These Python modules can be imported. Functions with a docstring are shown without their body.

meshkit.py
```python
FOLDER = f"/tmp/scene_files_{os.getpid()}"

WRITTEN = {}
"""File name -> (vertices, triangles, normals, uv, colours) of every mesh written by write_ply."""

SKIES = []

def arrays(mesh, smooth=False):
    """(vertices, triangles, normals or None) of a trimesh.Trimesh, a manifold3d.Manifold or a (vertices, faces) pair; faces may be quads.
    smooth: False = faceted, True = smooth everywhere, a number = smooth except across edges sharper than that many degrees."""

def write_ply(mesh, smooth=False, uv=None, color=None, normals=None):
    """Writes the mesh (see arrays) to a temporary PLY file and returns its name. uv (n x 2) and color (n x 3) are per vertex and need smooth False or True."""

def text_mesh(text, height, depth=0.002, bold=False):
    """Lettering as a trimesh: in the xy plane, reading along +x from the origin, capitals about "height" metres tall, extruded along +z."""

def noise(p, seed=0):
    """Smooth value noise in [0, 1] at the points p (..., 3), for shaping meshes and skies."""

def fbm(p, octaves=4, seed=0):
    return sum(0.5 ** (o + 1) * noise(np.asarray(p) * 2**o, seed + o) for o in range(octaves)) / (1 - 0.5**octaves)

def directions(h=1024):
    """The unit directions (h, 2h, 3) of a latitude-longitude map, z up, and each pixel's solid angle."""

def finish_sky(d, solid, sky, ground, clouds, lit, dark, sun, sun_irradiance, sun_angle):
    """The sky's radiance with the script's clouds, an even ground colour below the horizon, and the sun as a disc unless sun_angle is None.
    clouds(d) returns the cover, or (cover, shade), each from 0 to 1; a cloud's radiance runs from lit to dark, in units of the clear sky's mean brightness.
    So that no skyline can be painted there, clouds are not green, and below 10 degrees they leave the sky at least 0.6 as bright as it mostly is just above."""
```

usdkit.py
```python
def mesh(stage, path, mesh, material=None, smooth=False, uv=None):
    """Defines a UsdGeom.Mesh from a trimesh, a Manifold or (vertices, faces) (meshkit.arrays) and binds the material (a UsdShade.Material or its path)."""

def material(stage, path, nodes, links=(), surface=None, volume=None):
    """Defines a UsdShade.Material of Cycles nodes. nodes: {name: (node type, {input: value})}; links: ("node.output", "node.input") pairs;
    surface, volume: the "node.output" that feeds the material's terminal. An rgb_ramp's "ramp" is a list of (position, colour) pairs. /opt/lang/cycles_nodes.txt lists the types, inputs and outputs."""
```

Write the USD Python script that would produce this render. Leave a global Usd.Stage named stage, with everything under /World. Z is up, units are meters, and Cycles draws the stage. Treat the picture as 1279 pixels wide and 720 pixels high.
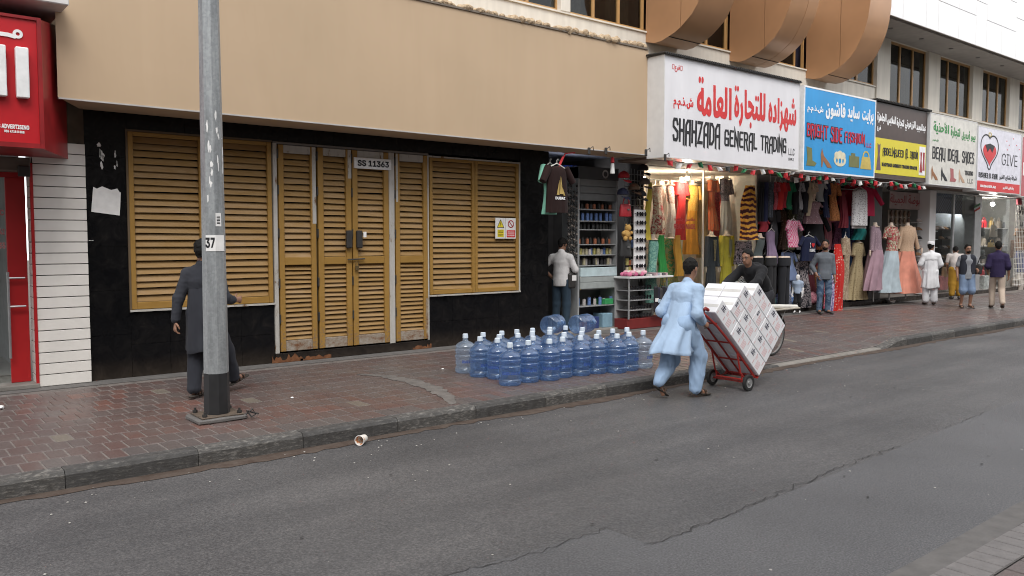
import math, random, glob
import numpy as np, trimesh, usdkit, meshkit
import manifold3d as m3
from shapely import affinity
from shapely.geometry import Polygon, LineString, MultiPolygon, Point, box as sbox
from shapely.ops import unary_union
from pxr import Usd, UsdGeom, UsdLux, UsdShade, Gf, Sdf, Vt

stage = Usd.Stage.CreateInMemory()
UsdGeom.SetStageUpAxis(stage, UsdGeom.Tokens.z)
UsdGeom.SetStageMetersPerUnit(stage, 1.0)
UsdGeom.Xform.Define(stage, '/World')
UsdGeom.Scope.Define(stage, '/World/Looks')
rng = np.random.default_rng(7)

# ------------------------------------------------------------------ camera, sky, sun, exposure
EYE, YAW, PITCH, FPX = 1.72, 0.8865, 0.05836, 1028.2
EXPOSURE = 0.58
SUN_DIR = np.array([-0.35, -0.60, 0.95]); SUN_DIR = SUN_DIR / np.linalg.norm(SUN_DIR)
SUN_INTENSITY, SUN_ANGLE, SKY_STRENGTH = 0.40, 30.0, 0.15
fw = np.array([math.cos(YAW) * math.cos(PITCH), math.sin(YAW) * math.cos(PITCH), -math.sin(PITCH)])
rt = np.array([math.sin(YAW), -math.cos(YAW), 0.0])
up = np.cross(rt, fw)
cam = UsdGeom.Camera.Define(stage, '/World/camera')
cam.CreateHorizontalApertureAttr(36.0)
cam.CreateVerticalApertureAttr(36.0 * 576 / 1024)
cam.CreateFocalLengthAttr(36.0 * FPX / 1279)
cam.CreateClippingRangeAttr(Gf.Vec2f(0.05, 400))
cam.CreateExposureAttr(EXPOSURE)
cam.AddTransformOp().Set(Gf.Matrix4d(*rt, 0, *up, 0, *(-fw), 0, 0, 0, EYE, 1))

def rot_to(d):                       # matrix whose -z axis is -d, for the sun
    z = d; x = np.cross([0, 0, 1], z); x /= np.linalg.norm(x); y = np.cross(z, x)
    return Gf.Matrix4d(*x, 0, *y, 0, *z, 0, 0, 0, 0, 1)
sun = UsdLux.DistantLight.Define(stage, '/World/sun')
sun.CreateNormalizeAttr(True); sun.CreateIntensityAttr(SUN_INTENSITY); sun.CreateAngleAttr(SUN_ANGLE)
sun.CreateColorAttr(Gf.Vec3f(1.0, 0.97, 0.93))
sun.AddTransformOp().Set(rot_to(SUN_DIR))
sky = UsdLux.DomeLight.Define(stage, '/World/sky')
sky.GetPrim().SetCustomDataByKey('kind', 'structure')
skymat = usdkit.material(stage, '/World/Looks/overcast_sky', {
    'sky': ('sky_texture', {'sky_type': 'single_scattering', 'sun_disc': False, 'sun_elevation': math.asin(SUN_DIR[2]),
                            'sun_rotation': math.atan2(SUN_DIR[0], SUN_DIR[1])}),
    'co': ('texture_coordinate', {}),
    'n': ('noise_texture', {'scale': 1.6, 'detail': 5.0, 'roughness': 0.55}),
    'cl': ('rgb_ramp', {'ramp': [(0.25, (6.1, 6.15, 6.35)), (0.75, (8.3, 8.25, 8.3))]}),
    'mx': ('mix', {'fac': 0.88}),
    'b': ('background_shader', {'strength': SKY_STRENGTH})},
    [('co.generated', 'n.vector'), ('n.fac', 'cl.fac'), ('sky.color', 'mx.color1'), ('cl.color', 'mx.color2'), ('mx.color', 'b.color')],
    surface='b.background')
UsdShade.MaterialBindingAPI.Apply(sky.GetPrim()).Bind(skymat)

# ------------------------------------------------------------------ helpers
def ray(px, py): return fw * FPX + rt * (px - 639.5) - up * (py - 360)
def at(px, py, y):                   # where a sight line of the survey meets the upright plane at depth y
    d = ray(px, py); return np.array([0, 0, EYE]) + d * y / d[1]
def onground(px, py, z=0.0):
    d = ray(px, py); return np.array([0, 0, EYE]) + d * (z - EYE) / d[2]

_taken = {}
def numbered(parent, name):
    k = (parent, name); n = _taken.get(k, 0); _taken[k] = n + 1
    return name if n == 0 else f'{name}_{n:03d}'
def pathof(p): return '/World' if p is None else (p if isinstance(p, str) else str(p.GetPath()))
def tag(o, label=None, cat=None, group=None, kind=None):
    p = o if isinstance(o, Usd.Prim) else o.GetPrim()
    for k, v in (('label', label), ('category', cat), ('group', group), ('kind', kind)):
        if v: p.SetCustomDataByKey(k, v)
    return p
def thing(name, label, cat, loc=(0, 0, 0), rz=0.0, group=None):
    x = UsdGeom.Xform.Define(stage, '/World/' + numbered('/World', name))
    x.AddTranslateOp().Set(Gf.Vec3d(*map(float, loc)))
    if rz: x.AddRotateZOp().Set(float(rz))
    return tag(x, label, cat, group)
def obj(name, mesh, mat, parent=None, smooth=False, kind=None, label=None, tone=None):
    par = pathof(parent)
    if isinstance(mesh, list): mesh = cat_(mesh)
    m = usdkit.mesh(stage, par + '/' + numbered(par, name), mesh, mat, smooth)
    if tone is not None:
        UsdGeom.PrimvarsAPI(m).CreatePrimvar('tone', Sdf.ValueTypeNames.FloatArray, 'vertex').Set(Vt.FloatArray.FromNumpy(np.asarray(tone, np.float32)))
    return tag(m, label, kind=kind)
def solo(name, mesh, mat, label, cat, group=None, smooth=False, kind=None):
    return tag(obj(name, mesh, mat, None, smooth), label, cat, group, kind)
def struct(name, mesh, mat, smooth=False, tone=None): return obj(name, mesh, mat, None, smooth, 'structure', tone=tone)
def copy_of(src, loc, rz, label, group=None):
    name = src.GetName().rstrip('0123456789').rstrip('_') if src.GetName()[-1].isdigit() else src.GetName()
    was = src.GetCustomData()
    r = thing(name, label, was['category'], loc, rz, group or was.get('group'))
    for ch in src.GetChildren():
        pass
    return r
def proto(name):                     # a class prim holding the parts of a kind of thing
    return stage.CreateClassPrim('/World/Looks/kind_' + name)
def instance(cls, name, label, cat, loc, rz=0.0, group=None, scale=None, rx=None):
    r = thing(name, label, cat, loc, rz, group)
    x = UsdGeom.Xformable(r)
    if rx: x.AddRotateXOp().Set(float(rx))
    if scale: x.AddScaleOp().Set(Gf.Vec3f(*scale))
    r.GetReferences().AddInternalReference(cls.GetPath()); r.SetInstanceable(True)
    return r

def cat_(ms):
    ms = [m if isinstance(m, trimesh.Trimesh) else trimesh.Trimesh(*m, process=False) for m in ms]
    return trimesh.util.concatenate(ms)
def bx(x0, x1, y0, y1, z0, z1):
    m = trimesh.creation.box((abs(x1 - x0), abs(y1 - y0), abs(z1 - z0)))
    m.apply_translation(((x0 + x1) / 2, (y0 + y1) / 2, (z0 + z1) / 2)); return m
def cbx(x0, x1, y0, y1, z0, z1, r=0.006):    # box with chamfered edges
    x0, x1 = sorted((x0, x1)); y0, y1 = sorted((y0, y1)); z0, z1 = sorted((z0, z1))
    r = min(r, (x1 - x0) / 2.5, (y1 - y0) / 2.5, (z1 - z0) / 2.5)
    p = []
    for sx, sy, sz in ((0, r, r), (r, 0, r), (r, r, 0)):
        for x in (x0 + sx, x1 - sx):
            for y in (y0 + sy, y1 - sy):
                for z in (z0 + sz, z1 - sz): p.append((x, y, z))
    return trimesh.convex.convex_hull(np.array(p))
def tube(pts, r, n=8, caps=True):
    pts = np.asarray(pts, float); k = len(pts); r = np.broadcast_to(r, k)
    V, F = [], []
    tang = np.gradient(pts, axis=0); tang /= np.linalg.norm(tang, axis=1, keepdims=True) + 1e-12
    ref = np.array([0, 0, 1.0]) if abs(tang[0][2]) < 0.9 else np.array([1.0, 0, 0])
    for i in range(k):
        a = np.cross(tang[i], ref); a /= np.linalg.norm(a) + 1e-12; b = np.cross(tang[i], a)
        th = np.arange(n) * 2 * np.pi / n
        V.append(pts[i] + r[i] * (np.cos(th)[:, None] * a + np.sin(th)[:, None] * b)); ref = np.cross(a, tang[i]) if False else ref
    V = np.vstack(V)
    for i in range(k - 1):
        for j in range(n):
            a, b, c, d = i * n + j, i * n + (j + 1) % n, (i + 1) * n + (j + 1) % n, (i + 1) * n + j
            F += [(a, b, c), (a, c, d)]
    if caps:
        V = np.vstack([V, pts[0], pts[-1]])
        for j in range(n): F += [(len(V) - 2, (j + 1) % n, j), (len(V) - 1, (k - 1) * n + j, (k - 1) * n + (j + 1) % n)]
    m = trimesh.Trimesh(V, F, process=False)
    if m.volume < 0: m.invert()
    return m
def lathe(prof, n=28):
    prof = np.asarray(prof, float); V = []
    th = np.arange(n) * 2 * np.pi / n
    for r, z in prof: V.append(np.stack([r * np.cos(th), r * np.sin(th), np.full(n, z)], 1))
    V = np.vstack(V); F = []
    for i in range(len(prof) - 1):
        for j in range(n):
            a, b, c, d = i * n + j, i * n + (j + 1) % n, (i + 1) * n + (j + 1) % n, (i + 1) * n + j
            F += [(a, b, c), (a, c, d)]
    return trimesh.Trimesh(V, F, process=False)
def sheet(poly, z):                  # flat upward face from xy outline
    if not isinstance(poly, (Polygon, MultiPolygon)): poly = Polygon(poly)
    if isinstance(poly, MultiPolygon): return cat_([sheet(g, z) for g in poly.geoms if g.area > 1e-6])
    v, f = trimesh.creation.triangulate_polygon(poly, engine='earcut')
    m = trimesh.Trimesh(np.column_stack([v, np.full(len(v), z)]), f, process=False)
    if len(m.faces) and m.face_normals[0][2] < 0: m.invert()
    return m
def upright(shape, y, depth=0.004):  # an xz drawing standing on plane y, facing the street
    out = []
    for g in getattr(shape, 'geoms', [shape]):
        if g.is_empty or g.area < 1e-8: continue
        m = trimesh.creation.extrude_polygon(g, depth, engine='earcut')
        v = m.vertices; m.vertices = np.column_stack([v[:, 0], y - v[:, 2], v[:, 1]])
        if m.volume < 0: m.invert()
        out.append(m)
    return cat_(out)
def noisy(m, amp, scale, seed=0):
    v = np.array(m.vertices); n = np.array(m.vertex_normals)
    d = meshkit.fbm(v * scale, 3, seed) - 0.5
    m = m.copy(); m.vertices = v + n * (d * 2 * amp)[:, None]; return m

# ------------------------------------------------------------------ materials
_mats = {}
def lin(c):                          # sRGB 0-255 -> linear
    c = np.asarray(c, float) / 255; return tuple(np.where(c <= 0.04045, c / 12.92, ((c + 0.055) / 1.055) ** 2.4))
def mat(name, col, rough=0.6, var=0.12, scale=6.0, spec=0.5, metal=0.0, bump=0.0, bscale=80.0, detail=4.0, col2=None, thr=None, trans=0.0, sheen=0.0, streak=None, coat=0.0):
    """Plain stuff whose colour drifts between two near tones (or to col2 where the noise passes thr)."""
    if name in _mats: return _mats[name]
    c = np.asarray(col, float)
    lo, hi = (c * (1 - var), c * (1 + var)) if col2 is None else (c, np.asarray(col2, float))
    r = [(0.3, lo), (0.7, hi)] if thr is None else [(thr - 0.03, lo), (thr + 0.03, hi)]
    nodes = {'g': ('geometry', {}), 'm': ('mapping', {'scale': streak or (1, 1, 1)}),
             'n': ('noise_texture', {'scale': scale, 'detail': detail, 'roughness': 0.6}),
             'c': ('rgb_ramp', {'ramp': r}),
             'p': ('principled_bsdf', {'roughness': rough, 'specular_ior_level': spec, 'metallic': metal, 'coat_weight': coat, 'sheen_weight': sheen, 'transmission_weight': trans})}
    links = [('g.position', 'm.vector'), ('m.vector', 'n.vector'), ('n.fac', 'c.fac'), ('c.color', 'p.base_color')]
    if bump:
        nodes['n2'] = ('noise_texture', {'scale': bscale, 'detail': 3.0})
        nodes['b'] = ('bump', {'strength': bump, 'distance': 0.01})
        links += [('g.position', 'n2.vector'), ('n2.fac', 'b.height'), ('b.normal', 'p.normal')]
    _mats[name] = usdkit.material(stage, '/World/Looks/' + name, nodes, links, surface='p.BSDF')
    return _mats[name]
def graph(name, nodes, links, surface):
    if name not in _mats: _mats[name] = usdkit.material(stage, '/World/Looks/' + name, nodes, links, surface=surface)
    return _mats[name]
def glow(name, col, k):
    return graph(name, {'e': ('emission', {'color': col, 'strength': k})}, [], 'e.emission')
def fabric(name, c1, c2=None, kind='plain', scale=20.0, rough=0.85, c3=None):
    """Cloth: plain, floral (blotches), dots, check, stripe, zig; the pattern follows the thing."""
    if name in _mats: return _mats[name]
    c1 = np.asarray(c1, float); c2 = c1 * 0.75 if c2 is None else np.asarray(c2, float); c3 = c1 * 0.5 + c2 * 0.5 if c3 is None else np.asarray(c3, float)
    n = {'g': ('geometry', {}), 'p': ('principled_bsdf', {'roughness': rough, 'specular_ior_level': 0.15, 'sheen_weight': 0.04}),
         'f': ('noise_texture', {'scale': 60.0, 'detail': 3.0}), 'b': ('bump', {'strength': 0.25, 'distance': 0.01}), 'fm': ('mapping', {'scale': (1, 1, 0.12)}),
         'cm': ('mapping', {'scale': (1, 1, 0.4), 'rotation': (0.35, 0.25, 0)}), 'cr': ('noise_texture', {'scale': 9.0, 'detail': 3.0, 'roughness': 0.5, 'distortion': 1.4}), 'b2': ('bump', {'strength': 0.22, 'distance': 0.03})}
    l = [('g.position', 'fm.vector'), ('fm.vector', 'f.vector'), ('f.fac', 'b.height'), ('g.position', 'cm.vector'), ('cm.vector', 'cr.vector'), ('cr.fac', 'b2.height'), ('b.normal', 'b2.normal'), ('b2.normal', 'p.normal')]
    if kind == 'plain':
        n['t'] = ('noise_texture', {'scale': 5.0, 'detail': 3.0}); n['c'] = ('rgb_ramp', {'ramp': [(0.3, c1 * 0.85), (0.7, c1 * 1.1)]})
        l += [('g.position', 't.vector'), ('t.fac', 'c.fac')]
    elif kind == 'floral':
        n['t'] = ('noise_texture', {'scale': scale, 'detail': 2.0, 'distortion': 1.2}); n['c'] = ('rgb_ramp', {'ramp': [(0.42, c1), (0.48, c3), (0.52, c2), (0.58, c2), (0.64, c1)]})
        l += [('g.position', 't.vector'), ('t.fac', 'c.fac')]
    elif kind == 'dots':
        n['t'] = ('voronoi_texture', {'scale': scale, 'randomness': 0.55}); n['c'] = ('rgb_ramp', {'ramp': [(0.24, c2), (0.32, c1)]})
        l += [('g.position', 't.vector'), ('t.distance', 'c.fac')]
    elif kind == 'stripe':
        n['t'] = ('wave_texture', {'scale': scale, 'bands_direction': 'x', 'distortion': 1.0, 'detail': 1.0}); n['c'] = ('rgb_ramp', {'ramp': [(0.4, c1), (0.6, c2)]})
        l += [('g.position', 't.vector'), ('t.fac', 'c.fac')]
    elif kind == 'zig':
        n['t'] = ('wave_texture', {'scale': scale, 'bands_direction': 'z', 'distortion': 6.0, 'detail': 2.0, 'detail_scale': 1.5}); n['c'] = ('rgb_ramp', {'ramp': [(0.3, c1), (0.5, c3), (0.7, c2)]})
        l += [('g.position', 't.vector'), ('t.fac', 'c.fac')]
    elif kind == 'check':
        n['t'] = ('checker_texture', {'scale': scale, 'color1': c1, 'color2': c2}); n['c'] = ('mix', {'fac': 0.0, 'color2': c2})
        l += [('g.position', 't.vector'), ('t.color', 'c.color1')]
    l += [('c.color', 'p.base_color')]
    _mats[name] = usdkit.material(stage, '/World/Looks/' + name, n, l, surface='p.BSDF')
    return _mats[name]

# ------------------------------------------------------------------ lettering
_fonts = {}
FDIR = '/opt/blender-*/*/datafiles/fonts/'
def font_shape(text, arabic=False, weight=700):
    from PIL import Image, ImageDraw, ImageFont
    key = (arabic, weight)
    if key not in _fonts:
        f = ImageFont.truetype(glob.glob(FDIR + ('NotoSansArabic*' if arabic else 'Inter.woff2'))[0], 96)
        try: f.set_variation_by_axes([weight, 62] if arabic else [14, weight])
        except Exception:
            try: f.set_variation_by_axes([weight])
            except Exception: pass
        _fonts[key] = f
    f = _fonts[key]
    st = 2 if (not arabic and weight > 600) else 0
    x0, y0, x1, y1 = f.getbbox(text, anchor='ls', stroke_width=st)
    im = Image.new('L', (x1 - x0 + 8, y1 - y0 + 8))
    ImageDraw.Draw(im).text((4 - x0, 4 - y0), text, 255, f, anchor='ls', stroke_width=st)
    on = np.pad(np.asarray(im) > 127, ((0, 0), (1, 1))).astype(np.int8)
    rows, s = np.nonzero(np.diff(on, axis=1) == 1); e = np.nonzero(np.diff(on, axis=1) == -1)[1]
    return unary_union([sbox(a, -r - 1, b, -r) for r, a, b in zip(rows, s, e)]).buffer(0.6).buffer(-0.6).simplify(0.7)
_AR = dict(zip('ابةتثجحخدذرزسشصضطظعغفقكلمنهوىي', (0xFE8D, 0xFE8F, 0xFE93, 0xFE95, 0xFE99, 0xFE9D, 0xFEA1, 0xFEA5, 0xFEA9, 0xFEAB, 0xFEAD, 0xFEAF, 0xFEB1, 0xFEB5, 0xFEB9, 0xFEBD, 0xFEC1, 0xFEC5, 0xFEC9, 0xFECD, 0xFED1, 0xFED5, 0xFED9, 0xFEDD, 0xFEE1, 0xFEE5, 0xFEE9, 0xFEED, 0xFEEF, 0xFEF1)))
_AR['أ'] = 0xFE83; _AR['\u0001'] = 0xFEFB; _AR['\u0002'] = 0xFEF7
_RIGHT = set('اأةدذرزوى\u0001\u0002')
def arabic(text):                    # joins the letters and lays them out right to left
    text = text.replace('لا', '\u0001').replace('لأ', '\u0002'); out = []
    for i, c in enumerate(text):
        if c not in _AR: out.append({'(': ')', ')': '('}.get(c, c)); continue
        before = i > 0 and text[i - 1] in _AR and text[i - 1] not in _RIGHT
        after = i + 1 < len(text) and text[i + 1] in _AR and c not in _RIGHT
        out.append(chr(_AR[c] + (3 if before and after else 1 if before else 2 if after else 0)))
    return ''.join(reversed(out))
_SPIKY = {
 'A': [[(0, -.3), (0, 1.55), (.3, 2), (.7, 2), (.7, -.3)], [(0, .85), (.7, .85)]], 'B': [[(0, 0), (0, 2), (.5, 2), (.68, 1.8), (.6, 1.1), (.7, .9), (.7, .2), (.55, 0), (0, 0)], [(0, 1.05), (.6, 1.05)]],
 'D': [[(0, 0), (0, 2), (.4, 2), (.7, 1.6), (.7, .4), (.4, 0), (0, 0)]], 'E': [[(.66, 2), (.1, 2), (0, 1.8), (0, .2), (.1, 0), (.66, 0)], [(0, 1.05), (.5, 1.05)]],
 'F': [[(0, -.3), (0, 1.8), (.15, 2), (.66, 2)], [(0, 1.0), (.5, 1.0)]], 'G': [[(.7, 1.55), (.6, 2), (.15, 2), (0, 1.7), (0, .2), (.12, 0), (.7, 0), (.7, .9), (.35, .9)]],
 'H': [[(0, 0), (0, 2)], [(.7, 2), (.7, -.3)], [(0, 1), (.7, 1)]], 'I': [[(0, 0), (0, 2)]], 'J': [[(.6, 2), (.6, .2), (.45, 0), (.1, 0), (0, .3)]], 'L': [[(0, 2), (0, 0), (.6, 0)]],
 'M': [[(0, 0), (0, 2), (.45, .8), (.9, 2), (.9, -.3)]], 'N': [[(0, 0), (0, 2), (.7, 0), (.7, 2)]], 'O': [[(.15, 0), (0, .3), (0, 1.7), (.15, 2), (.55, 2), (.7, 1.7), (.7, .3), (.55, 0), (.15, 0)]],
 'R': [[(0, -.3), (0, 2), (.5, 2), (.68, 1.75), (.6, 1.05), (0, 1.05)], [(.4, 1.05), (.7, -.3)]], 'S': [[(.7, 1.6), (.55, 2), (.12, 2), (0, 1.75), (0, 1.3), (.7, .8), (.7, .25), (.55, 0), (.1, 0), (0, .35)]],
 'T': [[(0, 2), (.8, 2)], [(.4, 2), (.4, 0)]], 'U': [[(0, 2), (0, .2), (.15, 0), (.7, 0)], [(.7, 2), (.7, -.3)]], 'Z': [[(0, 2), (.7, 2), (0, 0), (.7, 0)]], 'K': [[(0, 0), (0, 2)], [(.65, 2), (0, .95), (.7, -.3)]], 'Y': [[(0, 2), (.35, 1), (.7, 2)], [(.35, 1), (.35, -.2)]]}
def spiky(text, w=0.31):
    x, out = 0.0, []
    for c in text:
        if c == ' ': x += 0.55; continue
        wide = max(p[0] for s in _SPIKY[c] for p in s)
        for s in _SPIKY[c]:
            ln = LineString([(a + x, b) for a, b in s])
            out.append(ln.buffer(w / 2, cap_style='square', join_style='mitre'))
            for a, b in (s[0], s[-1]):
                if b < 0: out.append(Polygon([(a + x - w / 2, b), (a + x + w / 2, b), (a + x + w / 2, b - .26)]))
        x += wide + 0.40
    return unary_union(out)
def fit(shape, x0, x1, z0, z1):
    a, b, c, d = shape.bounds
    s = affinity.translate(shape, -a, -b); return affinity.translate(affinity.scale(s, (x1 - x0) / (c - a), (z1 - z0) / (d - b), origin=(0, 0)), x0, z0)
def write(parent, name, shape, x0, x1, z0, z1, y, m, depth=0.004):
    return obj(name, upright(fit(shape, x0, x1, z0, z1), y, depth), m, parent)

# ------------------------------------------------------------------ ground, road, pavement
ROADZ = -0.14
asphalt = graph('asphalt', {
    'g': ('geometry', {}), 'n1': ('noise_texture', {'scale': 0.55, 'detail': 5.0, 'roughness': 0.6}), 'm2': ('mapping', {'scale': (0.25, 1.6, 1)}),
    'n2': ('noise_texture', {'scale': 1.3, 'detail': 4.0}), 'n3': ('noise_texture', {'scale': 75.0, 'detail': 5.0, 'roughness': 0.7}), 'v': ('voronoi_texture', {'scale': 80.0}), 'm4': ('mapping', {'scale': (0.7, 2.0, 1)}),
    'n4': ('noise_texture', {'scale': 9.0, 'detail': 6.0, 'roughness': 0.7}),
    'c1': ('rgb_ramp', {'ramp': [(0.3, (0.064, 0.063, 0.065)), (0.7, (0.090, 0.089, 0.091))]}),
    'c2': ('rgb_ramp', {'ramp': [(0.35, (0.82, 0.82, 0.82)), (0.65, (1.1, 1.08, 1.06))]}),
    'c3': ('rgb_ramp', {'ramp': [(0.32, (0.50, 0.50, 0.50)), (0.5, (1, 1, 1)), (0.66, (1.75, 1.72, 1.66))]}),
    'c4': ('rgb_ramp', {'ramp': [(0.25, (0.6, 0.6, 0.6)), (0.36, (1, 1, 1))]}),
    'x1': ('mix', {'mix_type': 'multiply', 'fac': 1.0}), 'x2': ('mix', {'mix_type': 'multiply', 'fac': 1.0}), 'x3': ('mix', {'mix_type': 'multiply', 'fac': 0.8}),
    'b': ('bump', {'strength': 0.5, 'distance': 0.006}), 'p': ('principled_bsdf', {'roughness': 0.62, 'specular_ior_level': 0.4})},
    [('g.position', 'n1.vector'), ('g.position', 'm2.vector'), ('m2.vector', 'n2.vector'), ('g.position', 'n3.vector'), ('g.position', 'v.vector'), ('g.position', 'm4.vector'), ('m4.vector', 'n4.vector'),
     ('n1.fac', 'c1.fac'), ('n2.fac', 'c2.fac'), ('n3.fac', 'c3.fac'), ('n4.fac', 'c4.fac'), ('c1.color', 'x1.color1'), ('c2.color', 'x1.color2'), ('x1.color', 'x2.color1'), ('c3.color', 'x2.color2'),
     ('x2.color', 'x3.color1'), ('c4.color', 'x3.color2'), ('x3.color', 'p.base_color'), ('v.distance', 'b.height'), ('b.normal', 'p.normal')], 'p.BSDF')
new_asphalt = graph('newer_asphalt', {
    'g': ('geometry', {}), 'n1': ('noise_texture', {'scale': 0.8, 'detail': 5.0}), 'n3': ('noise_texture', {'scale': 80.0, 'detail': 5.0, 'roughness': 0.7}), 'v': ('voronoi_texture', {'scale': 90.0}),
    'c1': ('rgb_ramp', {'ramp': [(0.3, (0.071, 0.071, 0.074)), (0.7, (0.092, 0.092, 0.096))]}), 'c3': ('rgb_ramp', {'ramp': [(0.32, (0.52, 0.52, 0.52)), (0.5, (1, 1, 1)), (0.66, (1.7, 1.68, 1.64))]}),
    'x1': ('mix', {'mix_type': 'multiply', 'fac': 1.0}), 'b': ('bump', {'strength': 0.4, 'distance': 0.005}), 'p': ('principled_bsdf', {'roughness': 0.6, 'specular_ior_level': 0.4})},
    [('g.position', 'n1.vector'), ('g.position', 'n3.vector'), ('g.position', 'v.vector'), ('n1.fac', 'c1.fac'), ('n3.fac', 'c3.fac'), ('c1.color', 'x1.color1'), ('c3.color', 'x1.color2'),
     ('x1.color', 'p.base_color'), ('v.distance', 'b.height'), ('b.normal', 'p.normal')], 'p.BSDF')
old_asphalt = mat('older_asphalt', (0.080, 0.079, 0.081), .65, var=.14, scale=3, bump=.4, bscale=110)
M_earth = mat('bare_earth', (0.09, 0.075, 0.06), 0.9)
M_dirt = mat('gutter_dirt', (0.045, 0.026, 0.017), 0.95, scale=7, col2=(0.085, 0.064, 0.05), bump=0.4, bscale=60)
M_concrete = mat('grey_concrete', (0.20, 0.185, 0.165), 0.8, var=0.25, scale=4, bump=0.3, bscale=50)
M_gutterstone = mat('gutter_concrete', (0.125, 0.118, 0.112), 0.8, var=0.2, scale=6, bump=0.3, bscale=60)
M_crack = mat('crack_dark', (0.030, 0.029, 0.029), 0.95)

struct('ground', sheet([(-80, -60), (160, -60), (160, 90), (-80, 90)], -0.22), M_earth)
def opp(x): return 2.13 + 0.012 * math.sin(x * 2.3) + 0.008 * math.sin(x * 7.1)
xs = np.concatenate([np.linspace(-60, 2, 8), np.linspace(2.5, 20, 30), np.linspace(25, 140, 8)])
road = struct('road', sheet([(x, opp(x)) for x in xs] + [(140, 6.80), (-60, 6.80)], ROADZ), asphalt)
def ribbon(pts, w0, w1, seed, z):
    r = np.random.default_rng(seed); P = []
    for (ax, ay), (bx_, by) in zip(pts[:-1], pts[1:]):
        k = max(3, int(math.hypot(bx_ - ax, by - ay) / 0.05))
        for t in np.arange(k) / k: P.append((ax + (bx_ - ax) * t + r.normal(0, .010), ay + (by - ay) * t + r.normal(0, .016)))
    P.append(pts[-1])
    L = [(x, y + r.uniform(w0, w1) / 2) for x, y in P] + [(x, y - r.uniform(w0, w1) / 2) for x, y in reversed(P)]
    return sheet(Polygon(L).buffer(0), z)
CR = [(2.2, 3.72), (2.55, 3.69), (2.96, 3.62), (3.35, 3.63), (3.76, 3.66)]
CR2 = [(3.76, 3.66), (3.79, 3.48), (3.75, 3.27), (4.08, 3.30), (4.49, 3.30), (5.12, 3.35), (5.6, 3.39), (6.42, 3.45), (7.36, 3.47)]
CR3 = [(8.39, 3.53), (8.9, 3.55), (9.51, 3.59)]
patch_line = [(2.2, 3.70), (3.76, 3.64), (3.77, 3.27), (4.5, 3.29), (7.4, 3.45), (9.6, 3.58), (16, 3.75), (40, 3.9)]
xs2 = [40, 20, 12, 9, 7, 6, 5, 4.2, 3.2, 2.2]
obj('asphalt_patch', sheet([(x, y) for x, y in patch_line] + [(x, opp(x) + 0.01) for x in xs2], ROADZ + 0.004), new_asphalt, road)
for i, c in enumerate((CR, CR2, CR3)): obj('crack', ribbon(c, 0.002, (0.009, 0.011, 0.006)[i], i + 3, ROADZ + 0.008), M_crack, road)
# litter-dark gum spots and pale chips on the road
sp = []
for k in range(26):
    x, y = rng.uniform(-0.5, 13), rng.uniform(2.6, 6.3); r_ = rng.uniform(0.004, 0.013)
    a = np.linspace(0, 2 * np.pi, 8)[:-1]; sp.append(sheet([(x + r_ * rng.uniform(1, 2.2) * math.cos(t), y + r_ * rng.uniform(.7, 1.1) * math.sin(t)) for t in a], ROADZ + 0.012))
obj('tar_spots', sp, mat('gum_dark', (0.03, 0.029, 0.028), 0.8), road, kind='stuff')
sp = []
for k in range(170):
    x, y = rng.uniform(-0.5, 13), rng.choice([rng.uniform(2.3, 6.5), rng.uniform(6.2, 6.7)]); r_ = rng.uniform(0.003, 0.010)
    m = trimesh.creation.icosphere(0, r_); m.vertices[:, 2] *= 0.5; m.apply_translation((x, y, ROADZ + 0.004)); sp.append(m)
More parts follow.
